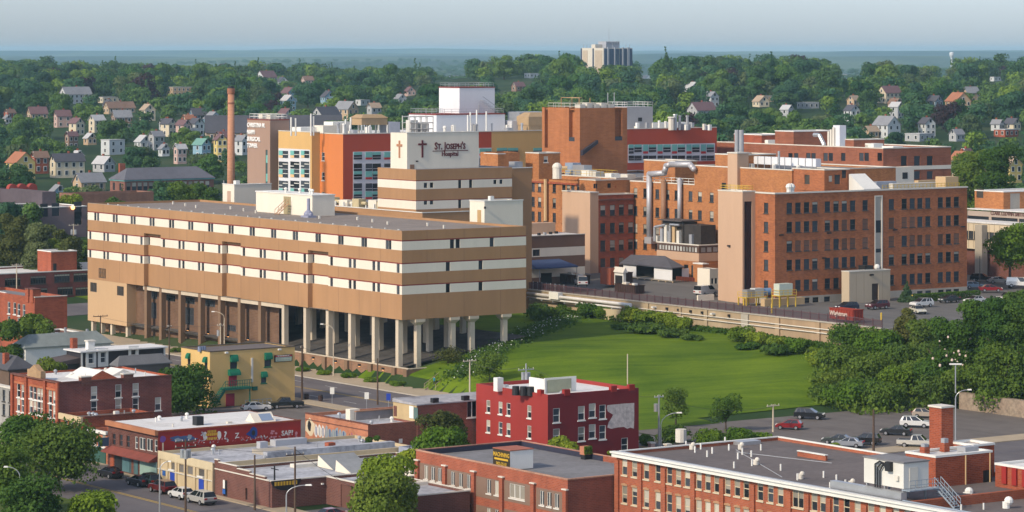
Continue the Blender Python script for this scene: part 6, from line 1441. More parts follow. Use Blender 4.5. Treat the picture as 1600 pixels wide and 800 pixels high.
for i in range(7): MB().box(u0+.6+i*(u1-u0-1.2)/7,-.23,z0_+.80*(z1_-z0_),u0+.6+(i+.7)*(u1-u0-1.2)/7,-.223,z0_+.93*(z1_-z0_)).build('lettering',M['cream'],q)
for p,py in ((353,551),(436,546)): u=b.lx(p); b.box('flood_lamp',M['white'],u-.25,-.4,b.z(py+1,u),u+.25,-.003,b.z(py-1.5,u))
u0,u1=b.lx(376),b.lx(416); q=MB()
for h in (.5,1.0): q.tube((u0,-1.6,h),(u1,-1.6,h),.05,n=4)
for k in range(7): xx=lerp(u0,u1,k/6); q.tube((xx,-1.6,0),(xx,-1.6,1),.05,n=4)
q.build('hand_rail',M['steel'],b.root); b.box('vent_hood',mat('dark_green_steel',(.012,.13,.085),.5,.1),b.lx(397.5)-.45,-.3,b.z(611,6),b.lx(397.5)+.45,-.003,b.z(605,6))
q=MB()
for k in range(3): xx=b.lx(312+k*3.5,3); q.tube((xx,3,zt-.2),(xx,3,zt+.6),.35,.3,8)
q.build('roof_unit',mat('blue_unit2',(.20,.24,.34),.6),b.root)
# ================================================================== houses and sheds at the left
def hip_house(name,label,px,D,pl,pr,ye,rise,mw,mr,L=(),Rr=(),over=.4,z0=0,cat='house',hip=.35,group=None):
    b=Bld(name,label,cat,px,D,z0,group); x1,y1,ze=b.lx(pr),b.ly(pl),b.z(ye)
    b.block(0,0,x1,y1,-1,ze,mw,L(b) if callable(L) else L,Rr(b) if callable(Rr) else Rr)
    o=over; h=rise; 
    if x1>=y1: a=(y1/2+o)*hip*2; r0,r1=(-o+a,y1/2),(x1+o-a,y1/2); fs=[(0,1,5,4),(1,2,5),(2,3,4,5),(3,0,4)]
    else: a=(x1/2+o)*hip*2; r0,r1=(x1/2,-o+a),(x1/2,y1+o-a); fs=[(0,1,4),(1,2,5,4),(2,3,5),(3,0,4,5)]
    vs=[(-o,-o,ze),(x1+o,-o,ze),(x1+o,y1+o,ze),(-o,y1+o,ze),(*r0,ze+h),(*r1,ze+h)]
    q=MB().add(vs,fs); q.add([(v[0],v[1],ze-.18) for v in vs[:4]]+vs[:4],[(0,1,5,4),(1,2,6,5),(2,3,7,6),(3,0,4,7),(3,2,1,0)]); q.build('roof',mr,b.root)
    b.x1,b.y1,b.ze=x1,y1,ze; return b
shg=mat('grey_shingle_roof',(.20,.225,.215),.85,.14,1.0); shd=mat('dark_shingle_roof',(.075,.075,.085),.85,.15,1.0)
W1=hip_house('white_house','white house with a low grey hipped roof, beyond the black house',40,540,20.5,173,543,2.0,M['white'],shg,L=wl([(30.5,550)],.9,1.8,'sash',M['framedark'],0))
for p,m,h in ((82,M['steel'],.8),(102,M['steel'],1.6),(136,M['steel'],1.1),(137,M['steel'],.9)): u=W1.lx(p,3); MB().tube((u,3,W1.ze+.5),(u,3,W1.ze+1.2+h),.25,.25,7).build('roof_pipe',m,W1.root)
W2=town('black_house','black clapboard house with a long white roof and white window surrounds',127,508,104,258,551,mat('black_clapboard',(.03,.026,.032),.7,.15,1.2),None,cat='house',Rr=wr([(142,560),(161,558.5),(208.5,554.5)],.9,1.7,'sash',M['white'],0))
b=W2; MB().box(-.4,-.5,b.zt+.003,b.x1+.3,b.y1+.4,b.zt+.22).build('roof',M['roofwhite'],b.root)
for p,py in ((142,560),(161,558.5),(208.5,554.5)):
    u=b.lx(p); zc=b.z(py,u); 
    for a,c in ((-.95,-.47),(.47,.95)): b.box('window_surround',M['white'],u+a,-.06,zc-1.5,u+c,-.003,zc+1.5)
    b.box('window_surround',M['white'],u-.47,-.06,zc+.87,u+.47,-.003,zc+1.5); b.box('window_surround',M['white'],u-.47,-.06,zc-1.5,u+.47,-.003,zc-1.03)
b.box('corner_board',M['white'],-.05,-.06,0,.25,-.003,b.zt-.05); b.box('corner_board',M['white'],b.x1-.3,-.06,0,b.x1+.02,-.003,b.zt-.05)
u=b.lx(143,2); q=b.box('chimney',M['white'],u-.6,2,b.zt+.2,u+.6,3,b.zt+1.5); MB().box(u-.75,1.85,b.zt+1.503,u+.75,3.15,b.zt+1.7).build('cap',M['trim'],q)
u=b.lx(128,4); b.box('chimney',M['brickR'],u-1.2,5,b.zt-.2,u-.3,6,b.zt+1.9)
MB().add([(-5.2,.5,b.zt-1.6),(-.003,.5,b.zt-.9),(-.003,b.y1,b.zt-.7),(-5.2,b.y1,b.zt-1.4),(-5.2,.5,b.zt-1.8),(-.003,.5,b.zt-1.8),(-.003,b.y1,b.zt-1.8),(-5.2,b.y1,b.zt-1.8)],[(0,1,2,3),(0,4,5,1),(3,2,6,7),(0,3,7,4),(4,7,6,5)]).build('porch_roof',mat('dark_porch_roof',(.085,.065,.06),.8,.2),b.root)
for xx in (-5,-2.5): b.box('porch_post',M['white'],xx,.6,0,xx+.2,.8,b.zt-1.8)
W3=hip_house('grey_roof_house','small brown-walled house with a dark grey hipped roof, at the left edge',14,486,-30,52,577,1.9,mat('brown_wall',(.13,.085,.06),.85,.2),shd)
u=W3.lx(10,2.5); W3.box('chimney',M['brickR'],u-.4,2.3,W3.ze+.5,u+.4,3.1,W3.ze+2.3)
W4=hip_house('garage_shed','small grey-roofed shed between the black house and the white roofed brick block',186,490,176,264,571,1.4,mat('shed_wall',(.14,.12,.11),.85,.2),mat('shed_roof',(.13,.13,.135),.85,.15))
W5=town('stone_house','pale grey stone house front at the left frame edge beside the red brick block',21,462,-40,30,607,mat('grey_stone',(.28,.27,.25),.9,.25,1.5),M['roofdark'],cat='house',L=wl([(6,618),(16,620),(6,640),(16,642)],.9,1.7,'sash',M['framedark'],0),coping=M['trim'])
# brick tenement and long brick school at the left edge
T1=town('brick_tenement','red brick tenement with paired chimneys and white arched windows, at the left edge',54,568,-40,105,465,M['brickR'],M['roofgrey'],L=wl([(14,481),(23,482),(29.5,484),(37.5,485),(14,503),(29.5,506)],1.1,2.2,'sash',M['white'],0))
b=T1
for xx,yy in ((-.2,.3),(-.2,2.2)): q=b.box('chimney',M['brickR'],xx,yy,b.zt-1,xx+1.6,yy+1.3,b.zt+1.4); MB().box(xx-.1,yy-.1,b.zt+1.403,xx+1.7,yy+1.4,b.zt+1.55).build('cap',M['brickB'],q)
b.box('coping',M['trim'],0,-.08,b.zt+.003,b.x1,.3,b.zt+.14); b.box('coping',M['white'],.3,b.y1*.5,b.zt-.1,.6,b.y1*.5+8,b.zt+.1)
T2=town('long_brick_school','long dark red brick building with wide windows and a white roof, behind the tenement',-30,690,-60,160,429,brick('dark_red_brick',(.20,.05,.04),(.15,.04,.032)),M['roofwhite'],x1=44,y1=20,z0=1,Rr=wr([(20,440.5),(60,437.5),(97,434.5),(127,433),(20,459),(62,456.5),(102,454.5),(130,455)],3.9,1.8,'grid',M['framedark'],3),coping=M['white'])
x,y=loc_on(T2,80,702); T2.block(x,y,T2.lx(120,y),y+7,T2.zt-.5,T2.z(393,x,y),M['brickR'],name='roof_house',roof=M['roofwhite'],par=.2,coping=M['white']); T2.box('door',M['black'],x+.5,y-.05,T2.zt-.4,x+1.3,y-.003,T2.zt+1.6)
for k in range(5): T2.box('roof_unit',M['white'],T2.lx(124+k*3,9),9,T2.zt-.5,T2.lx(124+k*3,9)+.5,10,T2.zt+1)
T3=town('dark_garage','low dark-roofed garage in front of the brick tenement',92,552,60,127,521,M['brickB'],M['roofdark'],coping=M['white'])
T4=town('grey_block_building','long grey block building with a pale roof edge, in trees at the left',-60,800,-80,135.5,328,mat('grey_purple_block',(.17,.125,.13),.85,.15,.5),M['roofwhite'],x1=None,y1=22,z0=4,Rr=wr([(-10,333),(10,332),(30,331),(52,330),(69,328.5),(87,327.5),(122,325.5),(122,341)],2.2,3.4,'plain',None,0,kids=False),coping=M['white'])
o=MB().ball((T4.lx(112.5),-.5,T4.z(326.5,20)),.55,10,6).build('lit_lamp',lampm,T4.root)
# ================================================================== retaining wall, fence, pipes
def grid_obj(name,label,cat,s,r,z,group=None):
    p=sr(s,r); return empty(name,(p.x,p.y,z),TH,label,cat,group)
RW=grid_obj('retaining_wall','long stained concrete retaining wall above the lawn, with piers and pipes','wall',358,405,0)
rwm=mat('stained_concrete',(.40,.31,.20),.9,.22,.35,streak=True,col2=(.30,.21,.13))
WL=120
q=MB()
q.box(0,0,0,.4,WL,9.75); q.build('wall',rwm,RW)
MB().box(.4,0,0,5.5,.4,9.75).build('return_wall',M['concrete'],RW)
MB().box(-.15,-.05,9.753,.55,WL,9.95).build('coping',M['concrete'],RW)
def ry(px,x=0):    # distance along the wall for a pixel column
    k=(px-800)/F; p=sr(358+x,405); return (p.x-k*p.y)/(SN+k*CS)
for px,w_ in ((1012,.5),(1104,.5),(1165,1.0),(1216,.6),(1064,.3),(1280,.4),(1340,.35)):
    y=ry(px); MB().box(-.3,y-w_,0,-.003,y+w_,9.7).build('pier',rwm if px not in(1165,) else M['concrete'],RW)
q=MB()
for z_ in (8.6,7.9): q.tube((-.3,0,z_),(-.3,ry(1000),z_),.09,n=6)
q.build('pipe',M['trim'],RW)
for px in (1024,1116,1318): 
    y=ry(px); MB().box(-.9,y-.4,9.0,-.003,y+.2,9.3).build('flood_lamp',M['white'],RW)
for px in (1043,1080,1098,1140,1061): y=ry(px); MB().box(-.35,y-.25,8.9,-.003,y+.2,9.35).build('wall_box',M['black'],RW)
# steam pipe along the wall's far part
PL=grid_obj('steam_pipe','fat white insulated pipe bracketed along the wall, turning down beside a concrete pier','pipe',356.6,405,0)
y0,y1=ry(985,-1.4),ry(824,-1.4)
wp_=mat('white_lagging',(.62,.60,.58),.5,.1)
q=MB(); q.tube((0,y0,9.2),(0,y1,9.2),.33,n=10); q.ball((0,y0,9.2),.36,10,6); q.tube((0,y0,9.2),(0,y0,5.8),.33,n=10); q.tube((.1,y0+3,8.45),(.1,y1,8.45),.2,n=8); q.build('pipe',wp_,PL,smooth=True)
for k in range(9): y=lerp(y0+2,y1-1,k/8); MB().box(-.1,y-.12,8.0,1.4,y+.12,8.3).build('bracket',M['steel'],PL)
y=ry(868,-1.4); MB().box(-.5,y-1.6,8.7,.6,y+1.6,10.1).build('flange_box',M['white'],PL)
MB().box(-.6,ry(983),3.0,.7,ry(952),8.0).build('pier',mat('pale_stucco',(.46,.38,.25),.85,.12,.5,streak=True),PL)
# purple fence on the wall
FN=grid_obj('fence','dull purple picket fence running along the top of the retaining wall','fence',358.2,405,9.953)
fm=mat('purple_fence',(.105,.055,.062),.6,.15)
for k in range(int(WL/2.4)+1): y=k*2.4; MB().box(-.06,y-.06,0,.06,y+.06,1.5).build('post',fm,FN)
q=MB(); q.box(-.035,0,.15,.035,WL,.25); q.box(-.035,0,1.2,.035,WL,1.3); q.build('rail',fm,FN)
q=MB()
for k in range(int(WL/.2)):
    y=k*.2; q.box(-.025,y-.022,.253,.025,y+.022,1.197)
o=q.build('pickets',fm,FN); o['kind']='stuff'
# dark planted fence and drive gate at the left
GT=grid_obj('screen_fence','dark solid screen fence beside the delivery drive, left of the dumpsters','fence',359.5,ry(872)+405,8.7); 
L_f=ry(824)-ry(872); dkf=mat('dark_screen',(.04,.035,.045),.8,.2)
MB().box(0,0,.1,.1,L_f,2.6).build('panel',dkf,GT)
for k in range(8): y=L_f*k/7; MB().box(-.12,y-.06,0,-.003,y+.06,2.7).build('post',M['steel'],GT)
# ================================================================== annex, dock, sheds
p_,D_=at_sr(383.6,527)
X=Bld('striped_annex','low dark brown annex with white bands and a blue awning, beside the tan lift shaft','building',*at_sr(352,527),8.9)
x1=X.lx(914); zt=X.z(366,x1); dbr=mat('dark_brown_panel',(.17,.095,.065),.75,.08,.4)
lv_=[zt,X.z(384.5,x1),X.z(398,x1),X.z(416,x1),X.z(430,x1),-.5]
for k,(m,n_) in enumerate(((dbr,'wall'),(M['cream'],'white_band'),(dbr,'wall'),(M['cream'],'white_band'),(dbr,'wall'))):
    mb=MB(); ops=[]
    if k==1: ops=[op(X.lx(824),lv_[2]+.2,1.6,1.35),op(X.lx(838),lv_[2]+.2,1.8,1.35)]
    X.face(mb,'R',0,0,x1,lv_[k+1],lv_[k],ops); X.face(mb,'L',0,0,14,lv_[k+1],lv_[k],[]); mb.quad((x1,0,lv_[k+1]),(x1,14,lv_[k+1]),(x1,14,lv_[k]),(x1,0,lv_[k])); mb.build(n_,m,X.root)
    for o in ops: X.win('R',0,(o[0]+o[1])/2,o[2],o[1]-o[0],1.35,'double',0,M['framedark'],kids=True,sill=False)
MB().quad((0,0,zt),(x1,0,zt),(x1,14,zt),(0,14,zt)).build('roof',M['roofwhite'],X.root); X.box('coping',M['trim'],-.1,-.1,zt+.003,x1+.1,.3,zt+.15)
X.box('tan_wall',M['tanpanel'],X.lx(812,6),6,zt-.5,X.lx(868,6),9,X.z(347,x1,6))
for k in range(4): X.box('roof_vent',R.choice((M['black'],M['steel'])),X.lx(842+k*9,2+k),2+k,zt,X.lx(842+k*9,2+k)+.5,2.6+k,zt+.5)
blue=mat('blue_canopy',(.05,.075,.16),.6,.1)
u0,u1=X.lx(822),X.lx(880); za,zb=X.z(404,u1),X.z(414,u1)
MB().add([(u0,-3.6,zb),(u1+1.2,-3.6,zb),(u1-1,-.003,za),(u0,-.003,za),(u0,-3.6,zb-.3),(u1+1.2,-3.6,zb-.3),(u1-1,-.003,zb-.3),(u0,-.003,zb-.3)],[(0,1,2,3),(0,4,5,1),(1,5,6,2),(4,7,6,5),(0,3,7,4)]).build('awning',blue,X.root)
for u in (u0+1,u1+1): X.box('awning_post',M['steel'],u-.06,-3.5,0,u+.06,-3.4,zb-.3)
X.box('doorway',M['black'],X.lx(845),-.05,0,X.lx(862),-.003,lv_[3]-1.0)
Dk=Bld('loading_dock','loading dock with white roller doors under a dark sloping canopy roof','loading dock',1051,640,9.9)
x1,y1=Dk.lx(1067),Dk.ly(974.5); ze=Dk.z(418)
cm=mat('slate_canopy',(.085,.082,.092),.75,.12,.8); wd=mat('white_door',(.68,.68,.68),.6,.04)
MB().add([(-.6,-.6,ze),(x1,-.6,ze+.1),(x1,y1*.5,ze+1.9),(x1,y1+1,ze+1.6),(-.6,y1+.6,ze),(3.2,y1*.4,ze+1.9),(-.6,-.6,ze-.2),(x1,-.6,ze-.1),(-.6,y1+.6,ze-.2),(x1,y1+1,ze-.2)],[(0,5,4),(0,1,2,5),(5,2,3,4),(0,6,7,1),(4,8,6,0),(3,9,8,4),(6,8,9,7)]).build('roof',cm,Dk.root)
yy=[0]+[Dk.ly(p) for p in (1022.5,1007,996,994.5)]+[y1]
Dk.box('roller_door',wd,-.1,0.05,.55,.0,Dk.ly(1022.5),ze-.25); Dk.box('roller_door',wd,-.1,Dk.ly(994.5),.55,.0,y1,ze-.25)
Dk.box('blue_curtain',mat('blue_curtain',(.02,.05,.28),.6),2.4,Dk.ly(1008),.9,2.6,Dk.ly(996),ze-.4)
Dk.box('side_panel',wd,2.4,-.1,.9,4.2,.0,ze-.3)
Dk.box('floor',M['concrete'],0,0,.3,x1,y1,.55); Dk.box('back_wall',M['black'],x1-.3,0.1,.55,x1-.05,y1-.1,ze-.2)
for k in range(8): y=y1*k/7; Dk.box('post',M['beige'],-.05,y-.1,-1.3,.15,y+.1,.3)
q=MB(); u0=x1; 
for k in range(14): u=lerp(.3,9.5,k/13); q.box(u-.04,-.9,lerp(.5,-.6,k/13),u+.04,-.82,lerp(1.5,.6,k/13))
q.add([(.3,-.85,.7),(9.5,-.85,-.3),(9.5,-.85,.5),(.3,-.85,1.5)],[(0,1,2,3)]); q.build('ramp_railing',mat('rust_railing',(.33,.10,.06),.7,.15),Dk.root)
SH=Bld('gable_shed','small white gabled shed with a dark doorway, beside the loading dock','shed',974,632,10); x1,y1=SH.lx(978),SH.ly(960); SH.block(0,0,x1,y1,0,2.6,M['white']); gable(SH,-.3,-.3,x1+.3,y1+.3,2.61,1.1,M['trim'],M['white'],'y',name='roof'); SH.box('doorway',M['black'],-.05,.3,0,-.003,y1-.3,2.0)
SH=Bld('small_brick_shed','small brown brick shed against the windowed brick wing','shed',954,634,10); SH.block(0,0,2,SH.ly(938),0,3.4,M['brickR'],roof=M['roofgrey'],par=.1)
SH=Bld('brick_porch','small orange brick porch with a flat white edge, by the lift tower','porch',1098,640,10); SH.block(0,0,SH.lx(1107),SH.ly(1083),0,3.9,M['brickK'],roof=M['roofwhite'],par=.1,coping=M['white'])
SH=Bld('cream_lean_to','cream lean-to with two small windows between the brick porch and the lift tower','shed',1109,622,9.5); x1=SH.lx(1123); SH.block(0,0,x1,4,0,4.6,M['cream'],roof=M['roofgrey'],par=.05,Rr=[op(x1*.3,1.6,.6,1.1),op(x1*.7,1.6,.6,1.1)])
for t in(.3,.7): SH.win('R',0,x1*t,1.6,.6,1.1,'plain',0,kids=False)
LW=grid_obj('ramp_wall','low cream ramp wall at the foot of the lift tower','wall',375.5,478.5,8.7); MB().box(0,0,0,4,.4,1.3).build('wall',M['cream'],LW)
# ================================================================== dumpsters
def dumpster(name,label,px,py,z,L_,W_,Hh_,m,ribs=10,load=None,group=None,rz=TH,text=None):
    D=(H-z)*F/(py-HY); X=(px-800)/F*D
    o=empty(name,(X,D,z),rz,label,'dumpster',group)
    q=MB(); t=.12; q.box(0,0,.25,W_,L_,.35); q.box(0,0,.35,t,L_,Hh_); q.box(W_-t,0,.35,W_,L_,Hh_); q.box(t,0,.35,W_-t,t,Hh_); q.box(t,L_-t,.35,W_-t,L_,Hh_)
    for k in range(ribs): y=.2+(L_-.4)*k/(ribs-1); q.box(-.09,y-.06,.3,-.003,y+.06,Hh_-.1); 
    for k in range(4): x=.2+(W_-.4)*k/3; q.box(x-.06,-.09,.3,x+.06,-.003,Hh_-.1)
    q.box(-.1,-.1,Hh_-.1,W_+.1,.0,Hh_+.03); q.box(-.1,0,Hh_-.1,.05,L_+.1,Hh_+.03)
    q.build('body',m,o)
    for x in (.3,W_-.5):
        for y in (.4,L_-.6): MB().tube((x,y,.13),(x+.2,y,.13),.13,n=8).build('wheel',M['black'],o)
    if load:
        rr=random.Random(load); 
        for k in range(9):
            x,y=rr.uniform(.3,W_-.8),rr.uniform(.3,L_-1.2); MB().box(x,y,Hh_-.6,x+rr.uniform(.4,.9),y+rr.uniform(.5,1.4),Hh_+rr.uniform(.05,.4)).build('rubbish',rr.choice((M['white'],M['cream'],M['tanpanel'],M['trim'])),o)
    if text: letters(text,1.15,mat('faded_white_lettering',(.55,.45,.38),.7),o,(-.11,L_*.60,Hh_*.42),'L',.01,squeeze=1.0)
    return o
dkb=mat('dark_brown_steel',(.055,.03,.025),.7,.25,1.0)
dumpster('dumpster','dark brown open dumpster heaped with rubbish, standing on the yard wall',992,461,9.0,6.8,2.4,1.9,dkb,12,5)
dumpster('dumpster','tall dark brown dumpster behind the rubbish-filled one',975,444,10.0,5.5,2.2,2.4,dkb,9)
dumpster('dumpster','black dumpster with stained side beside the parked white van',908,446,9.3,7.5,2.3,2.0,dkb,11,8)
dumpster('dumpster','bright rust red dumpster with faded white lettering behind the fence',1333,503.5,9.0,6.5,2.4,2.2,mat('rust_red_steel',(.26,.035,.02),.7,.2,1.0),9,None,text='Wightman')
# ================================================================== equipment platforms by the lift tower
def platform(label,px,py,L_,W_,z,zd,px2=None):
    D=(H-z)*F/(py-HY); o=empty('equipment_platform',((px-800)/F*D,D,z),TH,label,'platform')
    q=MB(); q.box(0,0,zd-.15,L_,W_,zd); q.build('deck',M['yellow'],o)
    for x in (.1,L_*.5,L_-.1):
        for y in (.1,W_-.1): MB().box(x-.09,y-.09,-.6,x+.09,y+.09,zd-.15).build('leg',M['yellow'],o)
    q=MB()
    for h in (.5,1.0):
        q.tube((0,0,zd+h),(L_,0,zd+h),.05,n=5); q.tube((0,0,zd+h),(0,W_,zd+h),.05,n=5)
    for k in range(5): q.tube((L_*k/4,0,zd),(L_*k/4,0,zd+1),.05,n=5)
    q.tube((0,W_,zd),(0,W_,zd+1),.05,n=5); q.build('railing',M['yellow'],o); return o
pf=platform('long yellow steel platform carrying silver machinery beside the lift tower',1166,479,5.2,2.6,8.7,1.7)
MB().box(.8,.6,1.703,2.6,2.2,3.1).build('machine',M['metal'],pf); MB().box(2.7,.6,1.703,4.9,2.2,3.3).build('machine',mat('pale_grey_enamel',(.5,.52,.5),.5),pf)
q=MB().tube((5.0,1.3,2.5),(8.2,1.3,2.5),.75,n=14); q.build('blue_tank',mat('blue_tank',(.16,.30,.50),.45),pf,smooth=False)
pf=platform('short yellow steel platform carrying one pale green cabinet before the brick wall',1218,481,4.2,2.4,8.7,2.3)
MB().box(.3,.4,2.303,3.6,2.1,4.5).build('cabinet',mat('pale_green_enamel',(.50,.55,.46),.5,.05),pf)
pl=grid_obj('plinth_wall','tan concrete plinth under the yellow platforms','wall',379,462.3,8.6); MB().box(0,0,0,10,1.2,1.5).build('wall',M['beige'],pl)
# bollards and posts
for i,(px,py,z,h,lab) in enumerate(((1154,477,8.7,1.4,'yellow bollard at the foot of the lift tower'),(1162,478.5,8.7,1.4,'yellow bollard nearest the long platform'),(1206,490,8.7,1.8,'tall yellow bollard before the short platform'),(1425.5,473,8.7,1.5,'cream yellow post at the hedge corner'),(1377,500,8.9,1.3,'lone yellow post near the end of the purple fence'),(1101,442,10,2.2,'tall yellow pipe post beside the brick porch'))):
    D=(H-z)*F/(py-HY); o=empty('bollard',((px-800)/F*D,D,z-.1),0,lab,'bollard'); q=MB().tube((0,0,0),(0,0,h),.16,n=10); q.ball((0,0,h),.16,10,3,half=True); q.build('post',M['yellow'],o)
# ================================================================== stair up to the hospital wing
p0=wp(663,611,528); p0.z=.1; p1=wp(719,573,546); p1.z=3.0
ST=empty('outdoor_stair',p0,0,'rusty outdoor steel stair climbing the grass bank beside the hospital columns','stair')
a=Vector((0,0,0)); bq=p1-p0; sd=Vector((-bq.y,bq.x,0)).normalized()*2.0*-1
q=MB()
for k in range(17):
    c=a.lerp(bq,k/16); e=Vector((bq.x,bq.y,0)).normalized()*.3
    q.add([c,c+sd,c+sd+e,c+e,c-Vector((0,0,.12)),c+sd-Vector((0,0,.12)),c+sd+e-Vector((0,0,.12)),c+e-Vector((0,0,.12))],[(0,1,2,3),(0,4,5,1),(1,5,6,2),(2,6,7,3),(3,7,4,0),(7,6,5,4)])
q.build('treads',mat('weathered_tread',(.40,.31,.22),.8,.15),ST)
stm=mat('weathered_rail',(.36,.28,.20),.7,.15)
for off in (Vector((0,0,0)),sd):
    q=MB(); q.tube(a+off,bq+off,.1,n=5); 
    for h in (.55,1.1): q.tube(a+off+Vector((0,0,h)),bq+off+Vector((0,0,h)),.05,n=5)
    for k in range(9): c=a.lerp(bq,k/8)+off; q.tube(c,c+Vector((0,0,1.1)),.045,n=4)
    q.build('railing',stm,ST)
q=MB(); e=Vector((bq.x,bq.y,0)).normalized()*3; q.add([bq,bq+sd,bq+sd+e,bq+e],[(0,1,2,3)]); q.add([v-Vector((0,0,.15)) for v in (bq,bq+sd,bq+sd+e,bq+e)],[(3,2,1,0)])
for off in (sd,sd+e,e,Vector((0,0,0))): q.tube(bq+off-Vector((0,0,2.5)),bq+off+Vector((0,0,1.1)),.06,n=5)
for h in (.55,1.1): q.tube(bq+sd+Vector((0,0,h)),bq+sd+e+Vector((0,0,h)),.05,n=5); q.tube(bq+Vector((0,0,h)),bq+e+Vector((0,0,h)),.05,n=5)
q.build('landing',stm,ST)
# stone walls at the car park
SW=grid_obj('stone_wall','rough pale stone wall behind the car park, under the wooded bank','stone wall',345,330,0)
sm=mat('rubble_stone',(.30,.235,.17),.95,.45,1.6,col2=(.2,.15,.11))
MB().box(-.4,0,-.3,0.8,41,2.7).build('wall',sm,SW); MB().box(-.4,-22,-.3,.8,-.003,4.2).build('high_wall',sm,SW)
HG=grid_obj('low_hedge_wall','low dark timber edging along the foot of the lawn','edging',285.2,380,0); 
for k in range(3): MB().box(0,6+k*9,.1,.3,13+k*9,1.0).build('beam',mat('dark_timber',(.06,.04,.028),.9,.3),HG)
for i,px in enumerate((968,992,1018,1043)):
    D=H*F/(712-HY)*(1-.004*i); o=empty('gate_post',((px-800)/F*D,D,0),TH,('pinkish stone gate post with a square cap, %s in the row beside the red house'%('first','second','third','last')[i]),'post','stone gate posts by the street')
    MB().box(-.35,-.35,0,.35,.35,2.2).build('shaft',mat('pink_stone',(.48,.33,.27),.85,.12),o); MB().box(-.45,-.45,2.203,.45,.45,2.4).build('cap',M['trim'],o)
# statue before the office centre
D=(H-9)*F/(424-HY); o=empty('statue',((1553-800)/F*D,D,9.2),0,'pale robed statue with bowed head on a stone base, before the office centre','statue')
MB().tube((0,0,0),(0,0,1.0),.9,.8,10).build('base',M['concrete'],o)
q=MB(); prof_=[(.62,0),(.55,.5),(.48,1.1),(.42,1.6),(.46,2.0),(.40,2.3),(.18,2.5),(.2,2.65),(.24,2.85),(.2,3.05),(.06,3.15)]; n=12
vs=[];fs=[]
for r_,z_ in prof_:
    for i in range(n): a_=2*math.pi*i/n; vs.append((r_*math.cos(a_),r_*.8*math.sin(a_),1.0+z_))
for j in range(len(prof_)-1):
    for i in range(n): fs.append((j*n+i,j*n+(i+1)%n,(j+1)*n+(i+1)%n,(j+1)*n+i))
q.add(vs,fs); q.tube((-.42,-.15,3.0),(-.05,-.5,2.6),.13,.09,7); q.tube((.42,-.15,3.0),(.05,-.5,2.6),.13,.09,7); q.build('figure',mat('pale_marble',(.62,.52,.44),.7,.08),o,smooth=True)
# ================================================================== poles, lamps, wires
TOPS={}
def lamp(label,px,pyb,D,pyt,head_px=None,head_py=None,m=None,group=None,double=None,r=.12):
    zb=gz((px-800)/F*D,D); o=empty('street_lamp',((px-800)/F*D,D,zb),0,label,'street lamp',group); m=m or M['metal']
    zt=H-(pyt-HY)/F*D-zb
    if head_px is not None:
        hz_=H-(head_py-HY)/F*D-zb; hx=(head_px-px)/F*D
        zs=min(zt,hz_-1.2)
        MB().tube((0,0,0),(0,0,zs),r,r*.7,8).build('pole',m,o)
        def arm(hx,hz_):
            q=MB(); pts=[Vector((hx*.86*(1-math.cos(t*math.pi/2)),0,zs+(hz_-zs)*math.sin(t*math.pi/2))) for t in [i/6 for i in range(7)]]; q.path(pts,.06,6); q.build('arm',m,o)
            MB().add([(hx*.8,-.14,hz_-.06),(hx*1.1,-.2,hz_-.05),(hx*1.1,.2,hz_-.05),(hx*.8,.14,hz_-.06),(hx*.82,-.1,hz_+.1),(hx*1.06,-.13,hz_+.12),(hx*1.06,.13,hz_+.12),(hx*.82,.1,hz_+.1)],[(0,1,5,4),(1,2,6,5),(2,3,7,6),(3,0,4,7),(4,5,6,7),(3,2,1,0)]).build('lamp_head',M['white'],o)
        arm(hx,hz_)
        if double: arm((double[0]-px)/F*D,H-(double[1]-HY)/F*D-zb)
    else: MB().tube((0,0,0),(0,0,zt),r,r*.7,8).build('pole',m,o)
    return o,zb+zt
def pole(label,px,D,pyt,arms=((.4,2.4),),tanks=0,m=None,r=.16,insul=True,group=None,armrz=None,zb=None):
    zb=gz((px-800)/F*D,D) if zb is None else zb; o=empty('utility_pole',((px-800)/F*D,D,zb),TH+math.pi/2 if armrz is None else armrz,label,'utility pole',group); m=m or M['wood']
    zt=H-(pyt-HY)/F*D-zb
    MB().tube((0,0,0),(0,0,zt),r,r*.65,8).build('pole',m,o)
    for dz,w_ in arms:
        q=MB().box(-.07,-w_/2,zt-dz-.07,.07,w_/2,zt-dz+.07).build('crossarm',m,o)
        for k in range(4):
            y=(k/3-.5)*w_*.92; MB().tube((0,y,zt-dz+.073),(0,y,zt-dz+.28),.05,.04,6).build('insulator',M['trim'] if insul else M['black'],q)
    for k in range(tanks):
        a=2*math.pi*k/max(1,tanks)+.6; c=Vector((.45*math.cos(a),.45*math.sin(a),0)); MB().tube(c+Vector((0,0,zt-2.4)),c+Vector((0,0,zt-1.3)),.3,n=10).build('transformer',M['metal'],o)
    TOPS[label]=Vector(((px-800)/F*D,D,zb+zt-.3)); return o
lamp('tall grey lamp post with a flat crossbar head, behind the brick chimney',1493,0,440,569,1516,609,M['metal'])
q=[o for o in bpy.data.objects if o.get('label','').startswith('tall grey lamp post')][0]; zt=H-(570-HY)/F*440-q.location.z; MB().tube((0,0,zt-4),(0,0,zt),.09,n=7).build('mast',M['metal'],q); MB().box(-.85,-.2,zt,.85,.2,zt+.2).build('crossbar_head',M['white'],q)
lamp('curved street lamp on the sidewalk in front of the middle columns',521,588,551,515,502,506.5,M['column'])
lamp('curved street lamp in front of the brown infill wall',350.5,530,582,495,332,487,M['column'])
lamp('grey street lamp at the corner of the cream shop',249.5,800,386,724,266,721,M['metal'])
lamp('street lamp leaning over the brown garage yard',447.5,800,378,772,484,758,M['metal'])
lamp('double armed street lamp over the leafy lower left corner',31,800,384,745,8,729.5,M['metal'],double=(41,751.5))
lamp('street lamp with a long arm beside the red painted house',1032.5,715,441,665,1063,645,M['metal'])
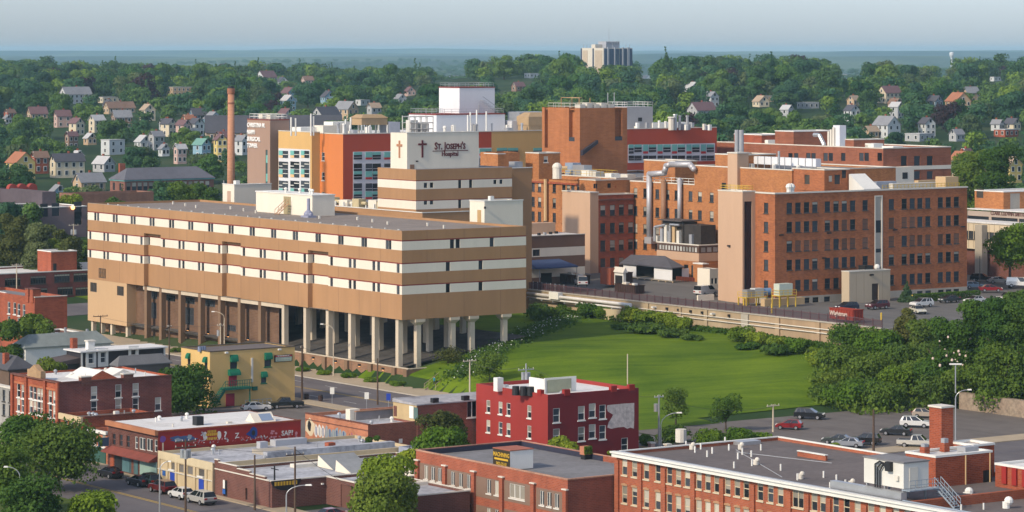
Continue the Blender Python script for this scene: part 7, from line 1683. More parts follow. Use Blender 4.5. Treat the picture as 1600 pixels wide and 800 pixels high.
pole('wooden pole with crossarms and three grey transformers above the cream shop',290,388,686,((.3,3.0),(1.0,3.0)),3)
pole('bare wooden pole rising before the brown garage',398,391,711,(),0)
pole('wooden pole with one crossarm before the grey roof monitors',461,386,698,((1.0,2.6),),0)
pole('dark wooden pole at the corner of the yellow building',472,513,540,((.4,.6),),0,r=.2)
pole('slim dark pole on the near sidewalk of the hospital street',590,507,560,(),0)
pole('grey concrete pole with a small crossarm beside the outdoor stair',734,512,562,((.2,2.6),),0,M['column'])
pole('grey pole carrying three drum transformers behind the red painted house',822,456,568,((.9,2.8),),3,M['metal'])
pole('thin bare pole in front of the lawn',980.5,452,553,(),0,M['column'],r=.12)
pole('grey pole with one box transformer, at the foot of the lawn',1029.5,444,617,((.3,1.6),),1,M['metal'])
pole('short pale pole with a crossarm beside the red hatchback',1208,471,632,((.2,2.4),),0,M['column'])
pole('dark stub pole standing in the car park',1365,443,640,(),0,r=.2)
pole('wooden pole between the black house and the yellow building',264.5,521,508,((.3,.8),),0)
pole('dark pole with a wide crossarm of insulators below the hospital stair box',157,612,493,((.15,3.2),),0,insul=False)
pole('grey pole with a box transformer before the brown infill wall',344.5,575,505,((.4,1.4),),1,M['column'])
pole('pale pole with transformers among the trees by the grey block building',115,715,350,((.3,2.4),),2,M['column'])
pole('pale pole with a crossarm in front of the long brick school',26,640,412,((.3,2.2),),0,M['column'])
pole('dark pole in front of the office centre',1531,628,400,(),0,M['black'],r=.1)
wm_=mat('wire_black',(.03,.03,.03),.6)
def wire(a,b_,sag=.8,label=None):
    pts=[a.lerp(b_,i/10)-Vector((0,0,sag*4*(i/10)*(1-i/10))) for i in range(11)]
    o=MB().path(pts,.028,4).build('wire',wm_); tag(o,label,'wire')
T=list(TOPS.items())
def top(s): return [v for k,v in T if k.startswith(s)][0]
wire(top('wooden pole with crossarms'),top('wooden pole with one'),.7,'overhead wire from the transformer pole to the garage pole')
wire(top('dark pole with a wide'),top('grey pole with a box transformer before'),1.0,'overhead wire before the hospital stair box')
wire(top('grey pole with a box transformer before'),top('dark wooden pole'),1.0,'overhead wire in front of the infill wall')
wire(top('dark wooden pole'),top('slim dark'),.6,'overhead wire along the hospital street')
wire(top('grey pole carrying three'),top('grey concrete pole'),.9,'overhead wire from the stair pole to the drum transformers')
wire(top('grey pole carrying three'),top('grey pole with one box'),1.2,'overhead wire crossing in front of the lawn')
wire(top('grey pole with one box'),top('short pale pole'),1.2,'overhead wire from the lawn to the car park')
wire(top('wooden pole with one'),wp(625,790,377),.9,'service wire sagging across the brown garage')
# street signs and litter bins on the near sidewalk
for px,py,c_,lab in ((519,632,M['white'],'small white street sign on the near sidewalk by the pickup'),(573,640,M['white'],'small white street sign behind the graffiti store'),(607,642,bd,'small blue street sign behind the grey-roofed loft')):
    D=H*F/(py-HY); o=empty('street_sign',((px-800)/F*D,D,0),0,lab,'street sign'); MB().tube((0,0,0),(0,0,2.6),.05,n=6).build('post',M['steel'],o); MB().box(-.35,-.06,1.7,.35,-.003-.05,2.8).build('panel',c_,o)
for px,py,lab in ((479,625,'dark round litter bin nearest the yellow building'),(501,627,'dark round litter bin between the pickup and the street')):
    D=H*F/(py-HY); o=empty('litter_bin',((px-800)/F*D,D,.0),0,lab,'litter bin'); MB().tube((0,0,0),(0,0,.95),.35,.42,10).build('bin',dkb,o); MB().tube((0,0,.953),(0,0,1.1),.42,.3,10).build('lid',M['black'],o)
# ================================================================== vehicles
CARM={}
def paint(name,c,rough=.3,metal=.25):
    if name in MC: return MC[name]
    m=bpy.data.materials.new(name); nt,b_=nodes(m); b_.inputs['Base Color'].default_value=(*c,1); b_.inputs['Roughness'].default_value=rough; b_.inputs['Metallic'].default_value=metal; b_.inputs['Coat Weight'].default_value=.6; b_.inputs['Coat Roughness'].default_value=.08
    MC[name]=m; return m
cg=glass('car_glass',(.012,.014,.018),.06,.6,False); tyre=mat('tyre',(.018,.018,.018),.9); rim=mat('wheel_rim',(.42,.42,.44),.35,.05,metal=.7); hl=mat('headlight_glass',(.75,.75,.72),.2,.02); tl=mat('tail_light',(.30,.01,.01),.3,.02); plas=mat('bumper_plastic',(.035,.035,.037),.6)
SH_={ # lower body outline (x along the car, z), then cabin outline: pairs (x,z); nose at +x
 'sedan':dict(L=4.7,W=1.8,body=[(-2.35,.35),(-2.33,.8),(-2.2,.96),(-1.4,1.0),(.95,.98),(2.0,.82),(2.3,.66),(2.35,.35)],cab=[(-1.75,.98),(-1.1,1.40),(.15,1.44),(1.15,.97)]),
 'hatch':dict(L=4.1,W=1.75,body=[(-2.0,.35),(-2.02,.85),(-1.9,1.02),(.8,1.0),(1.75,.85),(2.0,.66),(2.05,.35)],cab=[(-1.93,1.0),(-1.55,1.45),(.1,1.5),(1.1,1.0)]),
 'suv':dict(L=4.75,W=1.9,body=[(-2.35,.42),(-2.37,1.0),(-2.25,1.12),(1.05,1.1),(2.1,1.0),(2.33,.8),(2.37,.42)],cab=[(-2.28,1.1),(-1.95,1.68),(.2,1.72),(1.2,1.1)]),
 'minivan':dict(L=5.1,W=1.95,body=[(-2.5,.38),(-2.53,.98),(-2.42,1.08),(1.35,1.05),(2.25,.88),(2.5,.7),(2.55,.38)],cab=[(-2.45,1.06),(-2.1,1.70),(.45,1.72),(1.7,1.03)]),
 'pickup':dict(L=5.6,W=1.95,body=[(-2.8,.5),(-2.8,1.08),(-2.7,1.1),(1.25,1.12),(2.5,1.05),(2.75,.85),(2.8,.5)],cab=[(-.75,1.1),(-.55,1.78),(.75,1.8),(1.45,1.1)],bed=True),
 'van':dict(L=5.5,W=2.0,body=[(-2.7,.45),(-2.72,1.15),(-2.66,1.2),(1.75,1.2),(2.5,1.05),(2.72,.85),(2.75,.45)],cab=[(-2.68,1.19),(-2.58,2.05),(.9,2.08),(1.95,1.18)]),
}
def car_mesh(kind):
    if kind in CARM: return CARM[kind]
    S=SH_[kind]; hw=S['W']/2; b_=MB(); st=[(-1,.0),(-.92,.06),(.92,.06),(1,.0)]
    P=S['body']; n=len(P); vs=[];fs=[]
    secs=[(-hw,.93),(-hw+.06,1),(hw-.06,1),(hw,.93)]
    for y,k in secs:
        for x,z in P: vs.append((x*(.985 if k<1 else 1),y,.35+(z-.35)*(.96 if k<1 else 1) if z>.5 else z))
    for j in range(3):
        for i in range(n-1): fs.append((j*n+i,j*n+i+1,(j+1)*n+i+1,(j+1)*n+i))
        fs.append((j*n+n-1,j*n,(j+1)*n,(j+1)*n+n-1))
    fs.append(tuple(range(n))); fs.append(tuple(reversed(range(3*n,4*n)))); b_.add(vs,fs)
    C=S['cab']; x0,x1,x2,x3=C[0][0],C[1][0],C[2][0],C[3][0]; zb,zt=C[0][1]-.02,C[1][1]; zt2=C[2][1]; hb=hw-.07; ht=hw-.26 if kind!='van' else hw-.14
    # roof shell and pillars in body colour
    b_.add([(x1,-ht,zt),(x2,-ht,zt2),(x2,ht,zt2),(x1,ht,zt),(x1+.05,-ht,zt-.07),(x2-.05,-ht,zt2-.07),(x2-.05,ht,zt2-.07),(x1+.05,ht,zt-.07)],[(0,1,2,3),(0,4,5,1),(1,5,6,2),(2,6,7,3),(3,7,4,0)])
    g=MB(); z3=C[3][1]-.02
    B=[(x0,-hb,zb),(x3,-hb,z3),(x3,hb,z3),(x0,hb,zb)]; T_=[(x1,-ht,zt-.02),(x2,-ht,zt2-.02),(x2,ht,zt2-.02),(x1,ht,zt-.02)]
    g.add(B+T_,[(0,1,5,4),(1,2,6,5),(2,3,7,6),(3,0,4,7)])
    def pil(t0,t1,side):   # body-coloured pillar band on a side window
        o=.012*side
        def pt(t,k): a=Vector((lerp(x0,x3,t),hb*side,lerp(zb,z3,t))); c=Vector((lerp(x1,x2,t),ht*side,lerp(zt,zt2,t)-.02)); return a.lerp(c,k)+Vector((0,o,.004))
        b_.add([pt(t0,0),pt(t1,0),pt(t1,1),pt(t0,1)],[(0,1,2,3)])
    for sd_ in (-1,1):
        pil(0,.10 if kind!='van' else .62,sd_); pil(.52,.56,sd_); pil(.955,1,sd_)
        if kind in('suv','minivan'): pil(.27,.30,sd_)
    if S.get('bed'):
        b_.add([(-2.65,-hw+.15,1.112),(-.85,-hw+.15,1.112),(-.85,hw-.15,1.112),(-2.65,hw-.15,1.112)],[(0,1,2,3)],1)
    ws=[]; r_=.36 if kind in('suv','pickup','van') else .33
    for xa in (-S['L']*.29,S['L']*.30):
        for sd_ in (-1,1): ws.append((xa,(hw-.05)*sd_,r_,sd_))
    hlm=[MB().box(S['L']/2-.18,sd_*(hw-.5)-.2,.68 if kind not in('suv','van','pickup') else .82,S['L']/2+.005-.03,sd_*(hw-.5)+.25,.80 if kind not in('suv','van','pickup') else .98) for sd_ in (-1,1)]
    tlm=[MB().box(-S['L']/2-.012,sd_*(hw-.3)-.2,.78,-S['L']/2+.12,sd_*(hw-.3)+.2,1.0) for sd_ in (-1,1)]
    bm_=MB().box(-S['L']/2-.03,-hw+.08,.36,-S['L']/2+.2,hw-.08,.55); bm2=MB().box(S['L']/2-.2,-hw+.08,.34,S['L']/2+.03,hw-.08,.52)
    w_=MB().tube((0,-.11,0),(0,.11,0),r_,n=14); rm=MB().tube((0,-.125,0),(0,.125,0),r_*.62,n=10)
    CARM[kind]=(b_,g,ws,w_.mesh('wheel',tyre),rm.mesh('rim',rim),[m.mesh('headlight',hl) for m in hlm],[m.mesh('tail_light',tl) for m in tlm],[bm_.mesh('bumper',plas),bm2.mesh('bumper',plas)],g.mesh('windows',cg),{})
    return CARM[kind]
def car(kind,label,px,py,ang,col,cname,z=None,group='parked vehicles',cat='car'):
    """ang: heading in degrees on the street grid, 0 = right and away (along the cross street), 90 = left and away"""
    if z is None: z=0
    D=(H-z)*F/(py-HY); X=(px-800)/F*D
    o=empty({'van':'parked_van','pickup':'pickup_truck','minivan':'parked_minivan'}.get(kind,'parked_car'),(X,D,z+.04),TH+math.radians(ang),label,cat,group)
    b_,g,ws,wm2,rmm,hls,tls,bms,gm,cache=car_mesh(kind)
    if cname not in cache: cache[cname]=b_.mesh('body',[paint('car_'+cname,col),plas])
    body=link('body',cache[cname],o)
    link('windows',gm,body)
    for xa,y,r_,sd_ in ws: wo=link('wheel',wm2,o,(xa,y,r_)); link('rim',rmm,wo)
    for m in hls: link('headlight',m,o)
    for m in tls: link('tail_light',m,o)
    for m in bms: link('bumper',m,o)
    return o
blk=(.008,.009,.012); wht=(.72,.71,.68); sil=(.42,.41,.38)
# brick shop street (cars face left and away)
car('sedan','black car half hidden by the big street tree before the brick shops',172,746,90,blk,'black')
car('suv','dark green truck-backed car beside the pale teal shopfront',232,759,90,(.012,.03,.025),'dark_green',group='cars along the brick shops')
car('sedan','black sedan parked below the rust awning',218,759,90,blk,'black',group='cars along the brick shops')
car('suv','dark red sport utility car parked before the cream shop',254,770,90,(.10,.008,.008),'dark_red',group='cars along the brick shops')
car('hatch','small white hatchback parked between the dark red car and the silver minivan',283,779,90,wht,'white',group='cars along the brick shops')
car('minivan','silver minivan parked before the brown garage, nearest to the frame bottom',314,787,90,sil,'silver',group='cars along the brick shops')
car('sedan','white sedan parked beside the yellow building',400,642,-12,wht,'white')
car('pickup','dark pickup truck parked at the corner of the yellow building',447,638,160,(.012,.016,.018),'dark_pickup',cat='pickup truck')
car('sedan','red car standing in the yard of the brown garage',520,812,0,(.25,.01,.015),'red')
# car park under the bank
car('suv','black sport utility car at the grass edge of the car park',1265,655,-52,blk,'black',group='cars in the car park')
car('hatch','small red hatchback at the grass edge of the car park',1233,671,130,(.30,.01,.015),'red',group='cars in the car park')
car('suv','black sport utility car with tan roof rails beside the stub pole',1351,695,128,(.014,.013,.013),'black_brown',group='cars in the car park')
car('sedan','silver blue sedan behind the shrub at the edge of the mill roof',1325,699,128,(.28,.30,.34),'silver_blue',group='cars in the car park')
car('sedan','dark grey sedan hidden mostly behind the shrub beside the mill roof',1309,694,128,(.05,.06,.06),'dark_grey',group='cars in the car park')
car('sedan','charcoal sedan in the middle of the car park',1400,680,128,(.02,.022,.026),'charcoal',group='cars in the car park')
car('suv','white sport utility car beside the brick chimney',1431,668,-52,wht,'white',group='cars in the car park')
car('hatch','beige car partly behind the brick chimney',1446,653,-52,(.40,.33,.26),'beige',group='cars in the car park')
car('pickup','pale silver pickup truck in front of the brick chimney',1432,699,-52,(.55,.53,.48),'pale_silver',group='cars in the car park',cat='pickup truck')
# hospital terrace
car('suv','dark blue car behind the rust red dumpster',1323,486,180,(.014,.018,.045),'dark_blue',8.75,group='cars on the hospital terrace')
car('suv','maroon car parked before the beige garage block',1371,483,180,(.10,.012,.022),'maroon',8.75,group='cars on the hospital terrace')
car('suv','white sport utility car parked before the clipped hedge',1440,480,180,wht,'white',8.75,group='cars on the hospital terrace')
car('sedan','cream white sedan facing the fence end',1434,490,-110,(.66,.62,.48),'cream_white',8.75,group='cars on the hospital terrace')
car('sedan','dark grey sedan behind the tree crowns on the terrace',1483,473,180,(.05,.055,.06),'dark_grey',8.75,group='cars on the hospital terrace')
car('sedan','white sedan mostly hidden by the tree crown',1523,474,180,wht,'white',8.75,group='cars on the hospital terrace')
car('pickup','silver pickup with a dark covered bed at the terrace end',1577,471,180,(.40,.38,.34),'silver_truck',8.75,group='cars on the hospital terrace',cat='pickup truck')
car('suv','black car parked beside the statue lawn',1534,440,-55,blk,'black',9.1,group='cars by the office centre')
car('sedan','silver sedan parked beside the statue lawn',1563,443,-55,(.40,.38,.36),'silver',9.1,group='cars by the office centre')
car('sedan','bright red sedan in the street below the office centre',1548,456,-35,(.25,.008,.01),'red',9.0,group='cars by the office centre')
car('hatch','pale blue car at the end of the brick ward block',1523,451,-35,(.24,.33,.42),'pale_blue',9.0,group='cars by the office centre')
car('van','white van at the right edge below the office centre',1594,449,-55,wht,'white',9.1,group='cars by the office centre',cat='van')
# hospital yard
car('van','white van seen from behind, parked beside the dumpsters',908,447,62,wht,'white',10.0,cat='van')
car('van','white van seen from behind, parked beside the lift tower',1103,462,12,wht,'white',9.4,cat='van')
# ================================================================== person on the stair
def person(label,loc,rz,shirt,trouser):
    o=empty('person',loc,rz,label,'person')
    J=[(0,0,.95),(0,0,1.15),(0,0,1.42),(0,0,1.53),(0,.02,1.66),(0,.02,1.76),(.19,0,1.42),(.25,.03,1.15),(.24,.12,.92),(-.19,0,1.42),(-.25,-.02,1.15),(-.24,.05,.92),(.10,0,.92),(.11,.10,.50),(.11,.03,.08),(.11,.17,.04),(-.10,0,.92),(-.11,-.05,.50),(-.11,-.16,.08),(-.11,-.03,.04)]
    E_=[(0,1),(1,2),(2,3),(3,4),(4,5),(2,6),(6,7),(7,8),(2,9),(9,10),(10,11),(0,12),(12,13),(13,14),(14,15),(0,16),(16,17),(17,18),(18,19)]
    Rr_=[.15,.14,.16,.06,.10,.08,.075,.05,.035,.075,.05,.035,.10,.07,.045,.04,.10,.07,.045,.04]
    me=bpy.data.meshes.new('body'); me.from_pydata(J,E_,[]); b_=link('body',me,o); b_.modifiers.new('skin','SKIN')
    for i,r_ in enumerate(Rr_): me.skin_vertices[0].data[i].radius=(r_,r_*.85)
    me.skin_vertices[0].data[0].use_root=True
    sb=b_.modifiers.new('sub','SUBSURF'); sb.levels=1; sb.render_levels=2
    bpy.context.view_layer.update(); m2=bpy.data.meshes.new_from_object(b_.evaluated_get(bpy.context.evaluated_depsgraph_get())); b_.modifiers.clear(); b_.data=m2
    sk=mat('skin',(.45,.27,.19),.6,.03); m2.materials.clear(); [m2.materials.append(x) for x in (sk,shirt,trouser,plas)]
    for p in m2.polygons:
        c=p.center; p.material_index=0 if (c.z>1.5 or (abs(c.x)>.2 and c.z<1.05 and c.z>.85)) else (1 if c.z>.95 else (2 if c.z>.12 else 3)); p.use_smooth=True
    MB().ball((0,-.01,1.72),.115,10,5,0,half=True).build('hair',mat('dark_hair',(.03,.02,.015),.8),o)
    return o
person('person in a teal top and dark trousers walking up the outdoor stair',p0.lerp(p1,.12)+sd*.5+Vector((0,0,.12)),-.9,mat('teal_top',(.02,.20,.24),.8),mat('dark_trousers',(.03,.02,.045),.8))
# ================================================================== trees and shrubs
import numpy as np
def leaf_cloud(seed,n,leaf,w,h,z0,lobes,shape='round',gap=.0,inner=.25,jit=.42):
    """leaf-clump quads spread through several lobes; w,h = crown width and height, z0 = height of its base"""
    rg=np.random.default_rng(seed)
    L=[]
    for i in range(lobes):
        if shape=='round':
            a=rg.uniform(0,2*np.pi); rr=(w/2)*.62*np.sqrt(rg.uniform(0,1)); t=rg.uniform(.12,.88)
            k=np.sqrt(max(.05,1-(2*t-1)**2*.75))
            c=np.array([rr*k*np.cos(a),rr*k*np.sin(a),z0+h*t]); r=w*rg.uniform(.17,.30)*(1-.25*t)
        elif shape=='cone':
            t=(i+.5)/lobes; a=rg.uniform(0,2*np.pi); rr=w*.22*(1-t); c=np.array([rr*np.cos(a),rr*np.sin(a),z0+h*t*.97]); r=max(.06*w,w*.36*(1-t)**.9)
        elif shape=='low':
            a=rg.uniform(0,2*np.pi); rr=(w/2)*.7*np.sqrt(rg.uniform(0,1)); c=np.array([rr*np.cos(a),rr*np.sin(a),z0+h*rg.uniform(.25,.6)]); r=w*rg.uniform(.14,.26)
        L.append((c,r,r*(.78 if shape!='low' else min(.9,h/w*1.3))))
    wt=np.array([r**2 for _,r,_ in L]); wt/=wt.sum()
    pick=rg.choice(len(L),n,p=wt)
    C=np.array([L[i][0] for i in pick]); Rr=np.array([L[i][1] for i in pick]); Rz=np.array([L[i][2] for i in pick])
    d=rg.normal(size=(n,3)); d/=np.linalg.norm(d,axis=1)[:,None]
    d[:,2]=np.where(rg.uniform(size=n)<.55,np.abs(d[:,2]),d[:,2])
    rad=np.where(rg.uniform(size=n)<inner,rg.uniform(.3,.85,n),rg.uniform(.82,1.12,n))
    P=C+d*np.stack([Rr*rad,Rr*rad,Rz*rad],1)
    P[:,2]=np.maximum(P[:,2],z0*.8+.05)
    nrm=d*.9+rg.normal(size=(n,3))*jit; nrm/=np.linalg.norm(nrm,axis=1)[:,None]
    t1=np.cross(nrm,rg.normal(size=(n,3))); t1/=np.linalg.norm(t1,axis=1)[:,None]; t2=np.cross(nrm,t1)
    s=leaf*rg.uniform(.6,1.35,n)[:,None]; a=s*.5; b=s*rg.uniform(.3,.5,n)[:,None]
    V=np.empty((n,4,3)); V[:,0]=P-t1*a; V[:,1]=P-t2*b; V[:,2]=P+t1*a; V[:,3]=P+t2*b
    V[:,1]-=nrm*s*.12; V[:,3]-=nrm*s*.12
    return V.reshape(-1,3)
def quads_mesh(name,V,mats,extra=None):
    n=len(V)//4
    me=bpy.data.meshes.new(name)
    ev,ef=(extra.v,extra.f) if extra else ([],[])
    nv=len(V)+len(ev); nl=n*4+sum(len(f) for f in ef)
    me.vertices.add(nv); co_=np.concatenate([V,np.array(ev).reshape(-1,3)]) if len(ev) else V
    me.vertices.foreach_set('co',co_.astype(np.float32).ravel())
    idx=list(range(n*4)); starts=list(range(0,n*4,4)); k=n*4
    for f in ef: starts.append(k); idx+= [i+len(V) for i in f]; k+=len(f)
    me.loops.add(nl); me.loops.foreach_set('vertex_index',idx)
    me.polygons.add(len(starts)); me.polygons.foreach_set('loop_start',starts)
    for m in mats: me.materials.append(m)
    if ef: me.polygons.foreach_set('material_index',[0]*n+[1]*len(ef))
    me.update(calc_edges=True); me.validate(); return me
def scatter_quads(P,leaf,rg):
    n=len(P); nr=rg.normal(size=(n,3)); nr/=np.linalg.norm(nr,axis=1)[:,None]; t1=np.cross(nr,rg.normal(size=(n,3))); t1/=np.linalg.norm(t1,axis=1)[:,None]; t2=np.cross(nr,t1); s=leaf*rg.uniform(.6,1.3,n)[:,None]
    V=np.empty((n,4,3)); V[:,0]=P-t1*s*.5; V[:,1]=P-t2*s*.35; V[:,2]=P+t1*s*.5; V[:,3]=P+t2*s*.35; return V.reshape(-1,3)
def trunk_mb(seed,h,zc,w,r):
    rr=random.Random(seed); q=MB(); p=Vector((0,0,0)); q.tube((0,0,-.4),(0,0,zc*.6),r*1.25,r*.9,8); q.tube((0,0,zc*.6),(rr.uniform(-.2,.2),rr.uniform(-.2,.2),zc+(h-zc)*.35),r*.9,r*.45,7)
    for k in range(7):
        a=2*math.pi*k/7+rr.uniform(-.3,.3); z_=zc*.7+(h-zc)*.25*rr.random(); q.tube((0,0,z_),(w*.33*math.cos(a),w*.33*math.sin(a),zc+(h-zc)*rr.uniform(.25,.7)),r*.45,r*.12,5)
    return q
bark=mat('bark',(.085,.062,.045),.95,.3,2)
G={'mid':leafmat('leaf_mid',((.068,.13,.018),(.135,.21,.030))),'dark':leafmat('leaf_dark',((.048,.104,.018),(.098,.168,.028))),'bright':leafmat('leaf_bright',((.10,.175,.016),(.19,.28,.028))),'olive':leafmat('leaf_olive',((.075,.088,.022),(.13,.14,.036))),'blue':leafmat('leaf_blue_green',((.028,.068,.03),(.06,.115,.046))),'pale':leafmat('leaf_pale',((.10,.13,.045),(.16,.19,.075))),'purple':leafmat('leaf_purple',((.040,.024,.028),(.065,.034,.04)),.15)}
def near_tree(label,px,D,ytop,wpx,kind='mid',n=None,leaf=.42,base=None,seed=None,lobes=26,crown_base=.28,cat='tree',name='tree',zb=None,shape='round',inner=.25,group=None,trunk=True):
    X=(px-800)/F*D; zb=gz(X,D) if zb is None else zb
    h=H-(ytop-HY)/F*D-zb; w=wpx/F*D; seed=seed or int(px*7+ytop)
    z0=h*crown_base; n=n or int(min(26000,max(2500,95*w*(h-z0)/leaf**2*.42*.42*1.6)))
    o=empty(name,(X,D,zb),0,label,cat,group)
    V=leaf_cloud(seed,n,leaf,w,h-z0,z0,lobes,shape,inner=inner)
    link('crown',quads_mesh('crown',V,[G[kind]]),o)
    if trunk: trunk_mb(seed,h,z0+.15*(h-z0),w,max(.12,.022*h)).build('trunk',bark,o,smooth=True)
    return o
# lower left
near_tree('largest dark green street tree, spreading over the lower left street',92,408,672,158,'dark',lobes=34,crown_base=.25)
near_tree('green street tree behind the largest one, before the brick block',38,424,655,110,'mid',lobes=26)
near_tree('leafy tree filling the left frame edge below the largest street tree',12,388,700,95,'mid',lobes=24,crown_base=.2)
near_tree('dark tree in the bottom left corner under the double lamp',48,378,752,120,'dark',lobes=22,crown_base=.1)
near_tree('rounded bright shrub at the bottom frame edge beside the street',142,379,771,95,'bright',lobes=20,crown_base=.02,cat='shrub',name='shrub')
near_tree('rounded street tree before the yellow building',290,491,570,106,'dark',lobes=30,crown_base=.1)
near_tree('small tree between the grey-roofed house and the black house',84,500,558,66,'mid',lobes=18)
near_tree('bushy tree in front of the brick tenement',55,548,489,75,'mid',lobes=22,crown_base=.15); near_tree('darker tree at the left frame edge beside the tenement',8,540,500,62,'dark',lobes=18,crown_base=.15)
near_tree('olive brown tree in front of the brick loft',690,413,636,98,'olive',lobes=24,leaf=.36)
near_tree('bright green tree between the graffiti store and the brick works',694,408,668,104,'bright',lobes=26,crown_base=.15)
near_tree('tall bright tree against the corner of the brick works',606,376,705,104,'bright',lobes=30,crown_base=.1); near_tree('lower green tree beneath the tall bright tree by the brick works',602,371,742,124,'mid',lobes=22,crown_base=.05)
near_tree('light bushy growth at the left corner of the brick works',650,401,690,66,'bright',lobes=14,crown_base=.1)
near_tree('narrow ivy-like tree climbing the corner of the graffiti store',583,424,672,30,'dark',lobes=12,crown_base=.02,leaf=.3)
near_tree('small bright tree behind the brick works roof, before the red house',877,404,674,62,'bright',lobes=16,crown_base=.3,leaf=.34)
near_tree('small shrub top behind the brick works parapet near its flue',951,392,700,26,'bright',lobes=8,crown_base=.5,leaf=.3); q,fx,fy,fz=FLUE; rg=np.random.default_rng(12); P=np.stack([rg.uniform(fx-.05,fx+1.15,700),fy-np.abs(rg.normal(0,.08,700))-.03,rg.uniform(fz,fz+1.0,700)],1); link('ivy',quads_mesh('ivy',scatter_quads(P,.22,rg),[G['bright']]),q)
near_tree('airy young tree on the lawn, nearest the red house',1056,478,608,62,'mid',n=2600,lobes=20,leaf=.3,crown_base=.3); near_tree('airy young tree on the lawn, nearest the car park',1134,472,617,60,'mid',n=2200,lobes=20,leaf=.3,crown_base=.3)
near_tree('thin young tree beside the outdoor stair',765,524,552,58,'mid',n=2600,lobes=18,leaf=.32,crown_base=.15)
near_tree('thin leafy tree overhanging the outdoor stair',700,541,548,62,'olive',n=1500,lobes=16,leaf=.3,crown_base=.3)
near_tree('small tree behind the drum transformers',836,470,580,40,'mid',n=1500,lobes=12,leaf=.3,crown_base=.2)
for i,(px,D,yt,wpx,k,lab) in enumerate(((1055,458,672,62,'mid','green shrub below the airy tree nearest the red house'),(1105,456,676,56,'bright','yellow green shrub between the two airy lawn trees'),(1150,456,672,62,'bright','yellow green shrub below the airy tree nearest the car park'),(1186,458,678,44,'bright','low yellow green shrub at the car park corner'),(1303,437,690,30,'bright','bright shrub before the hidden grey sedan at the mill roof'),(1328,430,712,52,'olive','olive shrub along the mill roof edge'),(1010,455,680,30,'mid','small green shrub between the gate posts'))):
    near_tree(lab,px,D,yt,wpx,k,lobes=14,leaf=.3,crown_base=.02,cat='shrub',name='shrub',shape='round',trunk=False)
# bank of trees at the right
for i,(px,D,yt,wpx,k,lab) in enumerate((
 (1330,541,514,84,'mid','rounded tree at the end of the retaining wall'),(1294,527,553,78,'bright','bright bushy tree at the lawn corner'),(1302,512,588,84,'mid','low bushy tree at the car park edge of the lawn'),(1376,536,516,76,'bright','bright rounded tree beside the end of the purple fence'),
 (1350,519,562,92,'mid','broad green tree in the middle of the bank'),(1345,508,598,90,'mid','low spreading tree above the black car at the lawn edge'),(1402,510,578,82,'bright','light green tree above the car park middle'),(1445,512,556,84,'mid','green tree below the cream white sedan'),(1455,503,592,70,'dark','dark low tree above the white car beside the chimney'),
 (1484,510,492,112,'mid','large leafy tree with blossom patches, before the terrace cars'),(1530,508,468,92,'mid','tall tree hiding the silver pickup'),(1572,503,462,100,'dark','tall dark tree second from the right edge'),(1612,498,470,100,'dark','dark tree cut by the right frame edge'),
 (1556,512,556,104,'dark','dark spreading tree above the high stone wall'),(1505,504,572,88,'mid','green tree behind the tall lamp post'),(1600,508,560,80,'mid','green tree at the right edge above the stone wall'),(1416,538,478,48,'olive','olive brown tree beside the cream white sedan'),(1440,525,500,60,'dark','dark narrow tree between the olive tree and the blossom tree'))):
    near_tree(lab,px,D,yt,wpx,k,lobes=26,crown_base=.08,cat='tree',group=None)
bl=MB(); rr=random.Random(5); bo=[o for o in bpy.data.objects if o.get('label','').startswith('large leafy tree with blossom')][0]
for k in range(26):
    x,z_=rr.gauss(.5,2.2),rr.gauss(8.0,1.3); bl.ball((x,-4.9+abs(x)*.5+rr.uniform(-.4,.4),z_),rr.uniform(.12,.3),5,3)
bs=bl.build('blossom',mat('blossom',(.66,.52,.44),.8,.1),bo); bs['kind']='stuff'
near_tree('open-crowned tree in front of the office centre',1578,640,352,78,'bright',lobes=26,crown_base=.35,leaf=.5)
near_tree('tall dark tree behind the office centre',1562,815,226,78,'dark',lobes=28,crown_base=.2,leaf=.6)
near_tree('low spreading tree behind the rear brick building',1530,850,228,90,'mid',lobes=22,crown_base=.1,leaf=.6)
near_tree('dark conical evergreen against the ward block wall',1417,606,438,26,'blue',shape='cone',lobes=14,crown_base=.02,leaf=.3,zb=8.7)
# clipped hedge
HG=empty('hedge',(wp(1428,472,606).x,606,8.7),TH,'long clipped green hedge at the foot of the ward block','hedge')
rg=np.random.default_rng(3); n=5000; P=np.stack([rg.uniform(0,17,n),rg.uniform(-.7,.7,n),rg.uniform(0,1.5,n)],1)
fc=rg.integers(0,3,n); P[fc==0,1]=-.7+rg.normal(0,.05,(fc==0).sum()); P[fc==1,2]=1.5+rg.normal(0,.06,(fc==1).sum())
link('foliage',quads_mesh('foliage',scatter_quads(P,.3,rg),[G['mid']]),HG)
